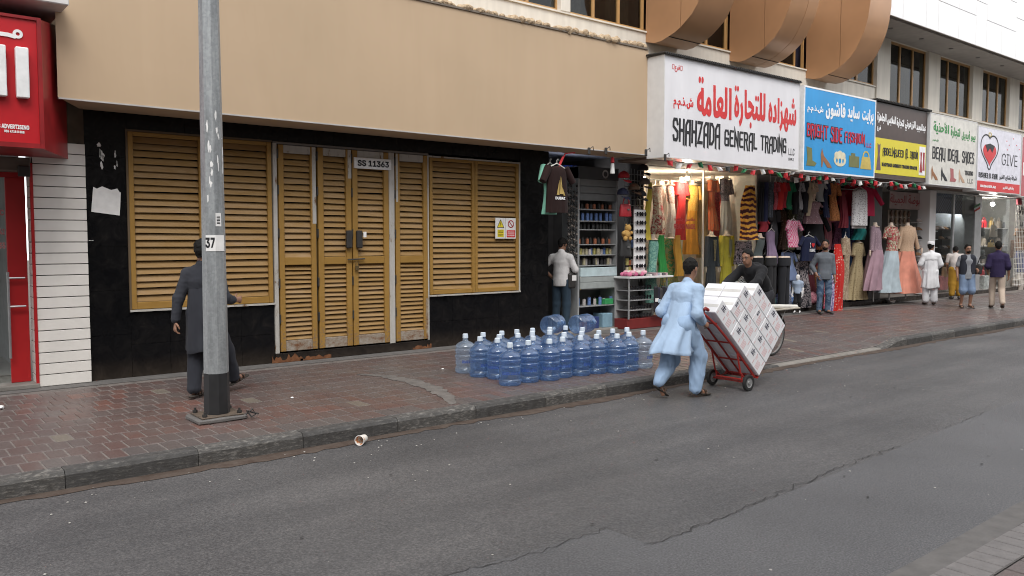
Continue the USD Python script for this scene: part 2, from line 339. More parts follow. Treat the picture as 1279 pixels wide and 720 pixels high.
obj('gravel_chips', sp, mat('pale_chip', (0.42, 0.40, 0.37), 0.9), road, kind='stuff')

# gutter dirt, drop kerb
def dirt_edge():
    r = np.random.default_rng(4); x = np.arange(-3, 34, 0.11)
    lo = 6.64 + 0.035 * np.sin(x * 1.7) + 0.02 * r.standard_normal(len(x))
    return sheet(Polygon(list(zip(x, lo)) + [(34, 6.81), (-3, 6.81)]).buffer(0), ROADZ + 0.004)
struct('gutter_dirt', dirt_edge(), M_dirt)

KY = 6.80
def drop(x, y):                      # how far the pavement dips at the dropped kerb
    a = np.clip((np.asarray(x) - 9.55) / 0.9, 0, 1) * np.clip((14.35 - np.asarray(x)) / 0.7, 0, 1)
    b = np.clip((8.1 - np.asarray(y)) / 1.2, 0, 1)
    return 0.105 * a * a * (3 - 2 * a) * b
kerbpaint = lambda name, base, worn, thr: graph(name, {
    'g': ('geometry', {}), 'm': ('mapping', {'scale': (3, 3, 12)}), 'n': ('noise_texture', {'scale': 6.0, 'detail': 7.0, 'roughness': 0.75}), 'c': ('rgb_ramp', {'ramp': [(thr - .05, base), (thr + .05, worn)]}),
    'n2': ('noise_texture', {'scale': 14.0, 'detail': 4.0}), 'c2': ('rgb_ramp', {'ramp': [(0.3, (0.7, 0.68, 0.66)), (0.7, (1.1, 1.1, 1.1))]}), 'x': ('mix', {'mix_type': 'multiply', 'fac': 1.0}),
    'b': ('bump', {'strength': 0.5, 'distance': 0.01}), 'p': ('principled_bsdf', {'roughness': 0.75})},
    [('g.position', 'm.vector'), ('m.vector', 'n.vector'), ('n.fac', 'c.fac'), ('g.position', 'n2.vector'), ('n2.fac', 'c2.fac'), ('c.color', 'x.color1'), ('c2.color', 'x.color2'), ('x.color', 'p.base_color'), ('n.fac', 'b.height'), ('b.normal', 'p.normal')], 'p.BSDF')
K_black = kerbpaint('kerb_black_paint', (0.056, 0.054, 0.052), (0.13, 0.125, 0.115), 0.58)
K_white = kerbpaint('kerb_white_worn', (0.075, 0.072, 0.068), (0.19, 0.18, 0.165), 0.56)
kerb = UsdGeom.Xform.Define(stage, '/World/kerb'); tag(kerb, kind='structure')
edges = [-1.7, -0.72, 0.27, 1.24, 2.22, 3.14, 4.12, 5.06, 6.02, 7.0, 7.95, 8.9, 9.7]
def kerbstone(x0, x1, y, z1a=0.0, z1b=0.0, tilt=0):
    prof = [(y - 0.005, -0.2), (y - 0.005, -0.035), (y + 0.012, -0.008), (y + 0.03, 0.0), (y + 0.15, 0.0), (y + 0.15, -0.2)]
    n = 11; V, F = [], []
    for i in range(n):
        x = x0 + (x1 - x0) * i / (n - 1); top = -1.08 * float(drop(x, KY))
        for (yy, zz) in prof: V.append((x, yy + (0.0015 * math.sin(x * 31 + zz * 50)), zz + (top if zz > -0.1 else 0)))
    k = len(prof)
    for i in range(n - 1):
        for j in range(k - 1):
            a, b, c, d = i * k + j, (i + 1) * k + j, (i + 1) * k + j + 1, i * k + j + 1; F += [(a, b, c), (a, c, d)]
    for s, o in ((0, 0), (1, (n - 1) * k)):
        for j in range(1, k - 1): F.append((o, o + j, o + j + 1) if s == 0 else (o, o + j + 1, o + j))
    return noisy(trimesh.Trimesh(V, F, process=False), 0.003, 7.0)
KY = 6.80
for i in range(len(edges) - 1):
    a, b = edges[i] + 0.003, edges[i + 1] - 0.003
    obj('kerbstone', kerbstone(a, b, KY, 0, -0.02 if i == len(edges) - 2 else 0), K_white if i % 2 == 0 else K_black, kerb)
obj('kerbstone', kerbstone(9.703, 10.6, KY, -0.02, -0.115), K_black, kerb)
for k in range(4): obj('kerbstone', kerbstone(10.603 + k * 0.7625, 10.6 + (k + 1) * 0.7625 - 0.003, KY, -0.118, -0.118), M_concrete, kerb)
obj('kerbstone', kerbstone(13.653, 14.55, KY, -0.11, -0.01), K_white, kerb)
x = 14.553; i = 0
while x < 33:
    obj('kerbstone', kerbstone(x, x + 0.97, KY, 0, 0), K_black if i % 2 == 0 else K_white, kerb); x += 0.975; i += 1

# paving: joints bedded 8 mm down, each paver bevelled, 300 nearest as single pieces
paver_mat = graph('clay_pavers', {
    'a': ('attribute', {'attribute': 'tone'}), 'g': ('geometry', {}), 'n': ('noise_texture', {'scale': 2.0, 'detail': 6.0, 'roughness': 0.65}), 'n2': ('noise_texture', {'scale': 60.0, 'detail': 3.0}),
    'n3': ('noise_texture', {'scale': 0.7, 'detail': 3.0}),
    'c': ('rgb_ramp', {'ramp': [(0.0, (0.085, 0.075, 0.074)), (0.2, (0.092, 0.069, 0.066)), (0.42, (0.092, 0.058, 0.053)), (0.68, (0.100, 0.054, 0.047)), (0.88, (0.128, 0.058, 0.046)), (0.97, (0.17, 0.068, 0.048)), (1.0, (0.18, 0.155, 0.12))]}),
    'd': ('rgb_ramp', {'ramp': [(0.32, (0.05, 0.05, 0.05)), (0.68, (0.8, 0.8, 0.8))]}), 'x': ('mix', {'color2': (0.118, 0.102, 0.094)}),
    'c2': ('rgb_ramp', {'ramp': [(0.3, (0.8, 0.8, 0.8)), (0.7, (1.15, 1.15, 1.15))]}), 'x2': ('mix', {'mix_type': 'multiply', 'fac': 1.0}),
    'r': ('map_range', {'from_min': 0.3, 'from_max': 0.7, 'to_min': 0.36, 'to_max': 0.56}), 'b': ('bump', {'strength': 0.25, 'distance': 0.004}),
    'p': ('principled_bsdf', {'specular_ior_level': 0.5})},
    [('a.fac', 'c.fac'), ('g.position', 'n.vector'), ('g.position', 'n2.vector'), ('g.position', 'n3.vector'), ('n.fac', 'd.fac'), ('d.color', 'x.fac'), ('c.color', 'x.color1'), ('x.color', 'x2.color1'), ('n2.fac', 'c2.fac'), ('c2.color', 'x2.color2'),
     ('x2.color', 'p.base_color'), ('n3.fac', 'r.value'), ('r.result', 'p.roughness'), ('n2.fac', 'b.height'), ('b.normal', 'p.normal')], 'p.BSDF')
M_joint = mat('sandy_joints', (0.150, 0.130, 0.118), 0.9, var=0.3, scale=8)
def ground_grid(x0, x1, y0, y1, nx, ny, dz):
    X, Y = np.meshgrid(np.linspace(x0, x1, nx), np.linspace(y0, y1, ny), indexing='ij')
    V = np.stack([X.ravel(), Y.ravel(), (dz - drop(X, Y)).ravel()], 1); F = []
    for i in range(nx - 1):
        for j in range(ny - 1):
            a, b, c, d = i * ny + j, (i + 1) * ny + j, (i + 1) * ny + j + 1, i * ny + j + 1; F += [(a, b, c), (a, c, d)]
    return trimesh.Trimesh(V, F, process=False)
pavement = struct('pavement', ground_grid(-4, 42, KY + 0.14, 11.6, 231, 20, -0.005), M_joint)
def paver(x0, x1, y0, y1, g=0.005, h=0.007):
    cx, cy = (x0 + x1) / 2, (y0 + y1) / 2
    b = [(x0 + g, y0 + g), (x1 - g, y0 + g), (x1 - g, y1 - g), (x0 + g, y1 - g)]; t = 0.006
    tilt = rng.normal(0, 0.004, 2); dz = rng.normal(0, 0.0008)
    f = lambda x, y: dz + tilt[0] * (x - cx) + tilt[1] * (y - cy) - float(drop(x, y))
    V = [(x, y, f(x, y) - h) for x, y in b] + [(x + t * np.sign(cx - x), y + t * np.sign(cy - y), f(x, y)) for x, y in b]
    F = [(4, 5, 6), (4, 6, 7)]
    for i in range(4):
        j = (i + 1) % 4; F += [(i, j, 4 + j), (i, 4 + j, 4 + i)]
    return np.array(V), np.array(F)
pav = []
PX, PY = 0.148, 0.292
ny = int((10.62 - KY - 0.15) / PY)
for j in range(ny):
    y0 = KY + 0.15 + j * PY
    x0 = -3 + (j % 2) * PX / 2
    while x0 < 32:
        cx, cy = x0 + PX / 2, y0 + PY / 2
        red = meshkit.fbm(np.array([cx * 0.9, cy * 0.9, 3.0]), 3)
        tone = float(np.clip(0.52 + (red - 0.5) * 1.1 + rng.normal(0, 0.15), 0, 0.96))
        if rng.random() < 0.006: tone = 1.0
        if cy < KY + 0.45 and rng.random() < 0.55: tone = rng.uniform(0, 0.15)
        pav.append((math.hypot(cx, cy) + (0 if cx > -0.3 else 50) - 0.0, paver(x0, x0 + PX, y0, y0 + PY), tone)); x0 += PX
seen = sorted([p for p in pav], key=lambda p: p[0])
for d, (V, F), t in seen[:300]: obj('paver', trimesh.Trimesh(V, F, process=False), paver_mat, pavement, tone=np.full(len(V), t))
rest = seen[300:]
VV = np.vstack([p[1][0] for p in rest]); FF = np.vstack([p[1][1] + 8 * i for i, p in enumerate(rest)])
obj('paver_field', trimesh.Trimesh(VV, FF, process=False), paver_mat, pavement, kind='stuff', tone=np.repeat([p[2] for p in rest], 8))
edge_strip = ground_grid(-4, 24.7, 10.625, 11.5, 120, 3, 0.0)
obj('wall_strip', edge_strip, M_gutterstone, pavement)
mid = np.array([(5.1, 9.35), (5.28, 9.0), (5.33, 8.5), (5.27, 7.9), (5.12, 7.4), (4.92, 7.0)]); rr_ = np.random.default_rng(8)
mt = np.linspace(0, 5, 60); mx, my = np.interp(mt, range(6), mid[:, 0]), np.interp(mt, range(6), mid[:, 1]); wl = .05 + .07 * np.sin(mt / 5 * np.pi) 
cp = Polygon([(x - w * rr_.uniform(.7, 1.2), y) for x, y, w in zip(mx, my, wl)] + [(x + w * rr_.uniform(.7, 1.2), y) for x, y, w in list(zip(mx, my, wl))[::-1]]).buffer(0)
obj('mortar_smear', sheet(cp, 0.0045), mat('mortar', (0.120, 0.108, 0.098), 0.9, var=0.3, scale=5, bump=0.3), pavement)
# far-side edging near the camera: gutter strip, soldier course, red pavers
far = UsdGeom.Xform.Define(stage, '/World/near_pavement'); tag(far, kind='structure')
xs = np.linspace(2.0, 30, 60)
obj('gutter_strip', sheet([(x, opp(x) + 0.02) for x in xs] + [(x, opp(x) - 0.15) for x in xs[::-1]], ROADZ + 0.009), M_gutterstone, far)
obj('bedding', sheet([(-60, 2.1), (2.0, 2.1)] + [(x, opp(x) - 0.10) for x in xs] + [(140, 1.2), (140, -60), (-60, -60)], ROADZ + 0.005), mat('dark_joint', (0.05, 0.045, 0.042), 0.9), far)
M_grey_paver = mat('grey_paver', (0.17, 0.158, 0.152), 0.7, var=0.15, scale=12, bump=0.2)
k = 0; x = 3.0
while x < 14:
    y1 = 1.985; y0 = y1 - 0.225
    V, F = paver(x, x + 0.135, y0, y1, 0.003); V[:, 2] += ROADZ + 0.018
    obj('edging_paver', trimesh.Trimesh(V, F, process=False), M_grey_paver, far); x += 0.135
V0, F0, T0 = [], [], []
x = 3.0
while x < 9:
    for j in range(9):
        y1 = 1.757 - j * 0.125
        V, F = paver(x + (j % 2) * 0.1, x + 0.2 + (j % 2) * 0.1, y1 - 0.125, y1); V[:, 2] += ROADZ + 0.018
        F0.append(F + 8 * len(V0)); V0.append(V); T0 += [float(rng.uniform(0.35, 0.8))] * 8
    x += 0.2
obj('red_paver_field', trimesh.Trimesh(np.vstack(V0), np.vstack(F0), process=False), paver_mat, far, kind='stuff', tone=T0)

# ------------------------------------------------------------------ the shut building
FY = 10.95                           # its street face
M_black = graph('black_marble', {
    'g': ('geometry', {}), 'n': ('noise_texture', {'scale': 5.0, 'detail': 7.0, 'roughness': 0.7, 'distortion': 0.8}), 'c': ('rgb_ramp', {'ramp': [(0.45, (0.004, 0.004, 0.0045)), (0.62, (0.007, 0.0065, 0.0065)), (0.75, (0.026, 0.021, 0.017))]}),
    'z': ('separate_xyz', {}), 'zr': ('map_range', {'from_min': 0.0, 'from_max': 0.25, 'to_min': 0.5, 'to_max': 0.0, 'clamp': True}), 'ml': ('math', {'math_type': 'multiply'}), 'x': ('mix', {'color2': (0.10, 0.075, 0.055)}),
    'rr': ('map_range', {'from_min': 0.3, 'from_max': 0.75, 'to_min': 0.12, 'to_max': 0.4}), 'p': ('principled_bsdf', {'specular_ior_level': 0.24})},
    [('g.position', 'n.vector'), ('n.fac', 'c.fac'), ('g.position', 'z.vector'), ('z.z', 'zr.value'), ('zr.result', 'ml.value1'), ('n.fac', 'ml.value2'), ('ml.value', 'x.fac'), ('c.color', 'x.color1'), ('x.color', 'p.base_color'), ('n.fac', 'rr.value'), ('rr.result', 'p.roughness')], 'p.BSDF')
M_tan = graph('tan_render', {
    'g': ('geometry', {}), 'm': ('mapping', {'scale': (1.6, 1.6, 0.22)}), 'n': ('noise_texture', {'scale': 1.1, 'detail': 8.0, 'roughness': 0.72, 'distortion': 0.6}), 'n2': ('noise_texture', {'scale': 0.5, 'detail': 5.0}),
    'c': ('rgb_ramp', {'ramp': [(0.28, (0.490, 0.362, 0.238)), (0.5, (0.504, 0.374, 0.248)), (0.74, (0.518, 0.386, 0.258))]}), 'c2': ('rgb_ramp', {'ramp': [(0.3, (0.93, 0.93, 0.92)), (0.7, (1.04, 1.03, 1.03))]}), 'x': ('mix', {'mix_type': 'multiply', 'fac': 1.0}),
    'n3': ('noise_texture', {'scale': 90.0, 'detail': 3.0}), 'b': ('bump', {'strength': 0.12, 'distance': 0.005}), 'p': ('principled_bsdf', {'roughness': 0.75, 'specular_ior_level': 0.3})},
    [('g.position', 'm.vector'), ('m.vector', 'n.vector'), ('n.fac', 'c.fac'), ('g.position', 'n2.vector'), ('n2.fac', 'c2.fac'), ('c.color', 'x.color1'), ('c2.color', 'x.color2'), ('x.color', 'p.base_color'), ('g.position', 'n3.vector'), ('n3.fac', 'b.height'), ('b.normal', 'p.normal')], 'p.BSDF')
M_cream = mat('cream_wall', (0.72, 0.675, 0.59), 0.8, var=0.10, scale=2.0, streak=(3, 3, 0.3), bump=0.15)
M_rough = mat('crumbled_mortar', (0.60, 0.47, 0.31), 0.9, scale=14, col2=(0.26, 0.17, 0.10), bump=0.8, bscale=40)
M_bronze = mat('bronze_frame', (0.46, 0.265, 0.105), 0.4, var=0.1, spec=0.5)
M_copper = mat('copper_panel', (0.45, 0.245, 0.125), 0.36, var=0.06, scale=1.5, metal=0.15)
M_dark = mat('dark_void', (0.012, 0.011, 0.010), 0.9)
M_soffit = mat('soffit_render', (0.42, 0.39, 0.36), 0.85, var=0.1)
M_white_panel = mat('white_cladding', (0.86, 0.85, 0.84), 0.45, var=0.03, scale=1.0)
M_seam = mat('panel_seam', (0.22, 0.21, 0.20), 0.8)
M_glass = graph('window_glass', {'t': ('transparent_bsdf', {'color': (0.55, 0.56, 0.54)}), 'g': ('glossy_bsdf', {'roughness': 0.03, 'color': (0.9, 0.9, 0.9)}), 'f': ('layer_weight', {'blend': 0.5}), 'w': ('rgb_ramp', {'ramp': [(0.0, (.03,) * 3), (0.5, (.05,) * 3), (0.75, (.13,) * 3), (1.0, (1.0,) * 3)]}), 'x': ('mix_closure', {})},
                [('f.facing', 'w.fac'), ('w.color', 'x.fac'), ('t.BSDF', 'x.closure1'), ('g.BSDF', 'x.closure2')], 'x.closure')
M_clear = graph('shop_glass', {'t': ('transparent_bsdf', {'color': (0.93, 0.95, 0.94)}), 'g': ('glossy_bsdf', {'roughness': 0.02, 'color': (0.8, 0.8, 0.8)}), 'f': ('layer_weight', {'blend': 0.5}), 'w': ('rgb_ramp', {'ramp': [(0.0, (.02,) * 3), (0.5, (.035,) * 3), (0.75, (.10,) * 3), (1.0, (1.0,) * 3)]}), 'x': ('mix_closure', {})},
                [('f.facing', 'w.fac'), ('w.color', 'x.fac'), ('t.BSDF', 'x.closure1'), ('g.BSDF', 'x.closure2')], 'x.closure')
bld = thing('shop_building', 'long building with black tiled ground floor, tan fascia and copper bays above the shops', 'building', (0, 0, 0))
def blk(x0, x1, z0, z1, nx, nz, name='wall_tile'):
    for i in range(nx):
        for j in range(nz):
            a, b = x0 + (x1 - x0) * i / nx, x0 + (x1 - x0) * (i + 1) / nx; c, d = z0 + (z1 - z0) * j / nz, z0 + (z1 - z0) * (j + 1) / nz
            o = rng.uniform(0, 0.002); obj(name, cbx(a + .0015, b - .0015, FY - o, FY + 0.03, c + .0015, d - .0015, 0.002), M_black, bld)
blk(2.31, 2.79, 0.0, 3.28, 1, 6); blk(2.79, 4.66, 0.0, 0.82, 4, 2); blk(2.79, 9.10, 3.08, 3.28, 9, 1)
blk(7.22, 9.10, 0.0, 0.82, 4, 2); blk(9.10, 9.77, 0.0, 3.28, 1, 6); obj('threshold', cbx(4.66, 7.22, FY - 0.03, FY + 0.02, 0.0, 0.13), M_black, bld)
obj('wall_core', [bx(2.31, 9.77, FY + 0.14, FY + 0.5, -0.1, 5.2)], M_dark, bld)
obj('wall_end', bx(9.70, 9.768, FY + 0.031, FY + 2.6, 0, 3.27), M_black, bld)
# tan fascia: slanted left end, hollow soffit, broken top edge
TY = 10.2
V = [(1.91, TY, 3.28), (11.52, TY, 3.28), (11.52, TY, 5.16), (1.91, TY, 5.16), (2.28, FY, 3.28), (11.52, FY, 3.28), (11.52, FY, 5.16), (2.28, FY, 5.16)]
F = [(0, 1, 2), (0, 2, 3), (3, 2, 6), (3, 6, 7), (0, 3, 7), (0, 7, 4), (1, 5, 6), (1, 6, 2), (4, 7, 6), (4, 6, 5), (0, 4, 5), (0, 5, 1)]
obj('fascia', trimesh.Trimesh(V, F, process=False), M_tan, bld)
obj('drip_edge', bx(1.915, 11.515, TY - 0.012, TY + 0.03, 3.262, 3.279), mat('drip_metal', (0.45, 0.43, 0.41), 0.5), bld)
obj('coping_edge', bx(1.93, 11.5, TY - 0.02, TY + 0.05, 5.161, 5.19), mat('coping_dark', (0.17, 0.14, 0.11), 0.8), bld)
rubble = []
for k in range(150):
    s = rng.uniform(0.035, 0.065); m = trimesh.creation.icosphere(1, s); m.vertices *= (rng.uniform(.9, 1.8), 1, rng.uniform(.7, 1.15)); m.apply_translation((rng.uniform(5.3, 11.45), TY + rng.uniform(-.005, .10), 5.195 + rng.uniform(0, .035))); rubble.append(noisy(m, 0.02, 22, k))
rubble.append(bx(1.95, 11.45, TY + 0.03, FY, 5.165, 5.20))
obj('broken_coping', rubble, M_rough, bld)
# upper floor
UY = FY + 0.03
obj('upper_wall', bx(1.5, 11.53, UY, UY + 0.25, 5.2, 5.74), M_cream, bld); obj('upper_wall', bx(11.53, 21.30, UY, UY + 0.25, 3.3, 5.74), M_cream, bld); obj('upper_wall', bx(21.302, 40, UY, UY + 0.25, 3.3, 5.40), M_cream, bld)
obj('sill_band', bx(1.5, 21.301, UY - 0.03, UY + 0.249, 5.741, 5.77), M_cream, bld); obj('sill_band', bx(21.303, 40, UY - 0.05, UY + 0.249, 5.401, 5.44), M_cream, bld)
obj('upper_wall', bx(1.5, 40, UY, UY + 0.25, 7.09, 12.0), M_cream, bld)
def pillar(a, b): obj('pillar', cbx(a, b, UY - 0.04, UY + 0.25, 5.771 if a < 21 else 5.441, 7.089, 0.01), M_cream, bld)
curtain_cols = [(0.05, 0.045, 0.04), (0.12, 0.10, 0.08), (0.035, 0.03, 0.06), (0.08, 0.06, 0.04)]
def loft_sheet(a, b, y, z0, z1, seed):
    x = np.linspace(a, b, 24); yy = y + 0.03 * np.sin(x * 38 + seed); V = [(p, q, z) for p, q in zip(x, yy) for z in (z0, z1)] + [(p, q + .004, z) for p, q in zip(x, yy) for z in (z0, z1)]
    return trimesh.Trimesh(V, [f for k in (0, 48) for i in range(23) for f in ((k + 2 * i, k + 2 * i + 2, k + 2 * i + 3), (k + 2 * i, k + 2 * i + 3, k + 2 * i + 1))], process=False)
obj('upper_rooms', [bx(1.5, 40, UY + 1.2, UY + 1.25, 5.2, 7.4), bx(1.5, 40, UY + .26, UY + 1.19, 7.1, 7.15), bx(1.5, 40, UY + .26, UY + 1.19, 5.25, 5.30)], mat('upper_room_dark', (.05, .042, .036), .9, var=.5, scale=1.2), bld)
def window(a, b, n, seed):
    r = np.random.default_rng(seed); y = UY + 0.10; w = (b - a) / n; fr = []
    z0_ = 5.771 if a < 21 else 5.441
    for z in (z0_, 7.03): fr.append(bx(a, b, y - 0.03, y + 0.03, z, z + 0.058))
    for i in range(n + 1):
        x = a + w * i; fr.append(bx(max(a, x - 0.03), min(b, x + 0.03), y - 0.032, y + 0.032, z0_ + .058, 7.029))
    w_ = obj('window', fr, M_bronze, bld)
    for i in range(n):
        obj('pane', bx(a + w * i + 0.035, a + w * (i + 1) - 0.035, y - 0.004, y + 0.004, z0_ + .06, 7.027), M_glass, w_)
    obj('curtain', [loft_sheet(a + (b - a) * u0, a + (b - a) * u1, UY + 0.30, 5.5, 7.06, seed) for u0, u1 in ((.02, .30), (.62, .9))[:1 + seed % 2]], mat('room_%d' % (seed % 4), curtain_cols[seed % 4], 0.9, var=0.5, scale=2.0), w_)
for a, b in ((7.6, 7.95), (10.05, 10.28), (21.34, 22.05), (24.3, 25.03), (27.3, 28.02), (30.2, 31.0), (33.2, 34)): pillar(a, b)
window(5.2, 7.6, 3, 1); window(7.95, 10.05, 3, 2); window(10.28, 12.30, 3, 3)
for i, bxx in enumerate((12.30, 14.98, 17.97)):
    window(bxx + 0.0, bxx + 2.66 if i < 2 else 21.34, 4, 4 + i)
for i, (a, b) in enumerate(((22.05, 24.3), (25.03, 27.3), (28.02, 30.2), (31.0, 33.2))): window(a, b, 3, 9 + i)
# the copper bays: side panels in two pieces, curved bands, flat undersides
BP = [(UY, 5.57), (10.75, 5.51), (10.58, 5.52), (10.41, 5.57), (10.26, 5.62), (10.12, 5.69), (9.99, 5.78), (9.87, 5.87), (9.75, 6.01), (9.65, 6.19), (9.56, 6.38), (9.50, 6.56), (9.46, 6.74), (9.44, 6.90), (9.42, 7.08), (9.41, 7.6), (9.44, 8.3)]
def bay(x0, w, split):
    p = obj('bay_side', [], None, bld) if False else None
    pts = BP + [(UY, 8.3)]
    poly = Polygon(pts); cut = 10.12
    for nm, clip in (('bay_side', sbox(cut + 0.006, 5, UY, 9)), ('bay_side', sbox(9, 5, cut - 0.006, 9))):
        g = poly.intersection(clip)
        for s in (0, 1):
            m = trimesh.creation.extrude_polygon(g, 0.02, engine='earcut'); v = m.vertices
            xx = x0 + v[:, 2] if s == 0 else x0 + w - v[:, 2]
            m.vertices = np.column_stack([xx, v[:, 0], v[:, 1]])
            if m.volume < 0: m.invert()
            obj(nm, m, M_copper, bld)
    def band(a, b, i0, i1, name):
        q = BP[i0:i1 + 1]; V, F = [], []
        for (y, z) in q: V += [(a, y, z), (b, y, z)]
        for i in range(len(q) - 1): F += [(2 * i, 2 * i + 2, 2 * i + 3), (2 * i, 2 * i + 3, 2 * i + 1)]
        n = len(q); V += [(a, y + 0.02, z + 0.02) for y, z in q] + [(b, y + 0.02, z + 0.02) for y, z in q]
        for i in range(n - 1):
            F += [(2 * n + i, 2 * n + i + 1, 2 * (i + 1)), (2 * n + i, 2 * (i + 1), 2 * i), (3 * n + i, 2 * i + 1, 2 * i + 3), (3 * n + i, 2 * i + 3, 3 * n + i + 1)]
        m = trimesh.Trimesh(V, F, process=False); obj(name, m, M_copper, bld, smooth=25)
    mid = x0 + w * split
    for a, b in ((x0 + 0.021, mid - 0.006), (mid + 0.006, x0 + w - 0.021)) if 0.2 < split < 0.9 else ((x0 + 0.021, x0 + w - 0.021),):
        band(a, b, 3, 16, 'bay_curve'); band(a, b, 0, 3, 'bay_underside')
    obj('bay_seam', bx(x0 + 0.001, x0 + w - 0.001, 10.402, 10.412, 5.562, 5.575), M_dark, bld)
    obj('bay_seam', bx(x0 + 0.024, x0 + 0.03, 10.10, 10.14, 5.75, 8.2), M_dark, bld)
bay(12.32, 0.95, 1.0); bay(15.0, 0.97, 0.62); bay(17.99, 0.95, 1.0)
# white clad upper storey overhanging on the right
cl_x = [18.98, 20.2, 21.42, 22.1, 23.3, 24.4, 25.1, 26.15, 27.2, 27.9, 29.1, 30.3, 31.5, 33, 34.5, 36]
for i in range(len(cl_x) - 1):
    a, b = cl_x[i] + 0.008, cl_x[i + 1] - 0.008
    zs = [7.06, 7.86, 8.7, 9.6, 10.5] if i in (3, 4, 6, 7, 9, 10, 12) else [7.06, 8.28, 9.3, 10.4]
    for z0, z1 in zip(zs[:-1], zs[1:]): obj('cladding_panel', cbx(a, b, 9.75, 9.78, z0 + 0.008, z1 - 0.008, 0.003), M_white_panel, bld)
obj('cladding_back', bx(18.97, 36, 9.785, UY - 0.001, 7.16, 10.5), M_seam, bld)
obj('soffit', bx(18.97, 36, 9.95, UY - 0.002, 7.09, 7.155), M_soffit, bld)
obj('soffit_edge', bx(18.97, 36, 9.785, 9.945, 7.13, 7.158), mat('soffit_recess', (0.25, 0.22, 0.19), 0.8), bld)
for x in (20.9, 22.6, 24.4, 26.2, 28.0): obj('soffit_spot', lathe([(0.0, 0), (0.05, 0.0), (0.06, 0.01), (0.06, 0.02)], 12).apply_translation((x, 10.4, 7.072)), M_seam, bld)
obj('sign_bracket', bx(24.2, 26.2, 9.70, 9.748, 7.95, 8.03), M_seam, bld) if False else None

# ------------------------------------------------------------------ louvred shutters and doors
M_must = graph('mustard_paint', {
    'g': ('geometry', {}), 'n': ('noise_texture', {'scale': 4.0, 'detail': 6.0, 'roughness': 0.7}), 'n2': ('noise_texture', {'scale': 30.0, 'detail': 4.0}),
    'c': ('rgb_ramp', {'ramp': [(0.3, (0.275, 0.152, 0.032)), (0.7, (0.335, 0.190, 0.046))]}), 'z': ('separate_xyz', {}), 'zr': ('map_range', {'from_min': 0.1, 'from_max': 0.9, 'to_min': 0.20, 'to_max': 0.0, 'clamp': True}),
    'ad': ('math', {'math_type': 'add'}), 'd': ('rgb_ramp', {'ramp': [(0.66, (0, 0, 0)), (0.74, (0.7, 0.7, 0.7))]}), 'x': ('mix', {'color2': (0.20, 0.13, 0.085)}), 'p': ('principled_bsdf', {'roughness': 0.5, 'specular_ior_level': 0.4})},
    [('g.position', 'n.vector'), ('g.position', 'n2.vector'), ('n.fac', 'c.fac'), ('g.position', 'z.vector'), ('z.z', 'zr.value'), ('zr.result', 'ad.value1'), ('n2.fac', 'ad.value2'), ('ad.value', 'd.fac'), ('d.color', 'x.fac'), ('c.color', 'x.color1'), ('x.color', 'p.base_color')], 'p.BSDF')
def slatmat(k, a, b):
    return graph('slat_paint_%d' % k, {
    'g': ('geometry', {}), 'm': ('mapping', {'scale': (1.2, 1, 5), 'location': (k * 3.1, 0, 0)}), 'n': ('noise_texture', {'scale': 3.0, 'detail': 6.0, 'roughness': 0.7}), 'c': ('rgb_ramp', {'ramp': [(0.35, a), (0.68, b)]}),
    'p': ('principled_bsdf', {'roughness': 0.55, 'specular_ior_level': 0.35})}, [('g.position', 'm.vector'), ('m.vector', 'n.vector'), ('n.fac', 'c.fac'), ('c.color', 'p.base_color')], 'p.BSDF')
SL = [slatmat(0, (0.285, 0.160, 0.045), (0.320, 0.200, 0.085)), slatmat(1, (0.300, 0.175, 0.058), (0.340, 0.220, 0.110)), slatmat(2, (0.262, 0.146, 0.040), (0.300, 0.185, 0.075))]
M_peel = graph('peeled_white', {
    'g': ('geometry', {}), 'm': ('mapping', {'scale': (1, 1, 0.35)}), 'n': ('noise_texture', {'scale': 9.0, 'detail': 7.0, 'roughness': 0.75}), 'c': ('rgb_ramp', {'ramp': [(0.36, (0.16, 0.085, 0.035)), (0.42, (0.40, 0.38, 0.34)), (0.75, (0.50, 0.48, 0.45))]}),
    'p': ('principled_bsdf', {'roughness': 0.7})}, [('g.position', 'm.vector'), ('m.vector', 'n.vector'), ('n.fac', 'c.fac'), ('c.color', 'p.base_color')], 'p.BSDF')
M_rusty = graph('worn_bottom_rail', {
    'g': ('geometry', {}), 'm': ('mapping', {'scale': (1, 1, 1.5)}), 'n': ('noise_texture', {'scale': 8.0, 'detail': 7.0, 'roughness': 0.75}), 'c': ('rgb_ramp', {'ramp': [(0.38, (0.15, 0.06, 0.022)), (0.50, (0.25, 0.20, 0.15)), (0.7, (0.36, 0.33, 0.29))]}),
    'p': ('principled_bsdf', {'roughness': 0.8})}, [('g.position', 'm.vector'), ('m.vector', 'n.vector'), ('n.fac', 'c.fac'), ('c.color', 'p.base_color')], 'p.BSDF')
M_hinge = mat('dark_steel', (0.03, 0.028, 0.026), 0.5)
SY = FY - 0.01
def slat(x0, x1, z, pitch, p):
    d = 0.040; t = 0.007; dz = pitch * 0.93       # leaning blade: outer edge low, inner edge high
    y0, y1 = SY + 0.012, SY + 0.012 + d
    sag = rng.normal(0, 0.004); a = rng.normal(0, 0.003)
    q = [(y0, z), (y0 + 0.003, z + t), (y1, z + dz), (y1 + 0.006, z + dz - t)]
    V = [(x0, y, zz + a) for y, zz in q] + [(x1, y, zz + sag) for y, zz in q]
    F = [(0, 4, 5), (0, 5, 1), (1, 5, 6), (1, 6, 2), (2, 6, 7), (2, 7, 3), (3, 7, 4), (3, 4, 0), (0, 1, 2), (0, 2, 3), (4, 6, 5), (4, 7, 6)]
    obj('slat', trimesh.Trimesh(V, F, process=False), SL[int(rng.integers(0, 3))], p)
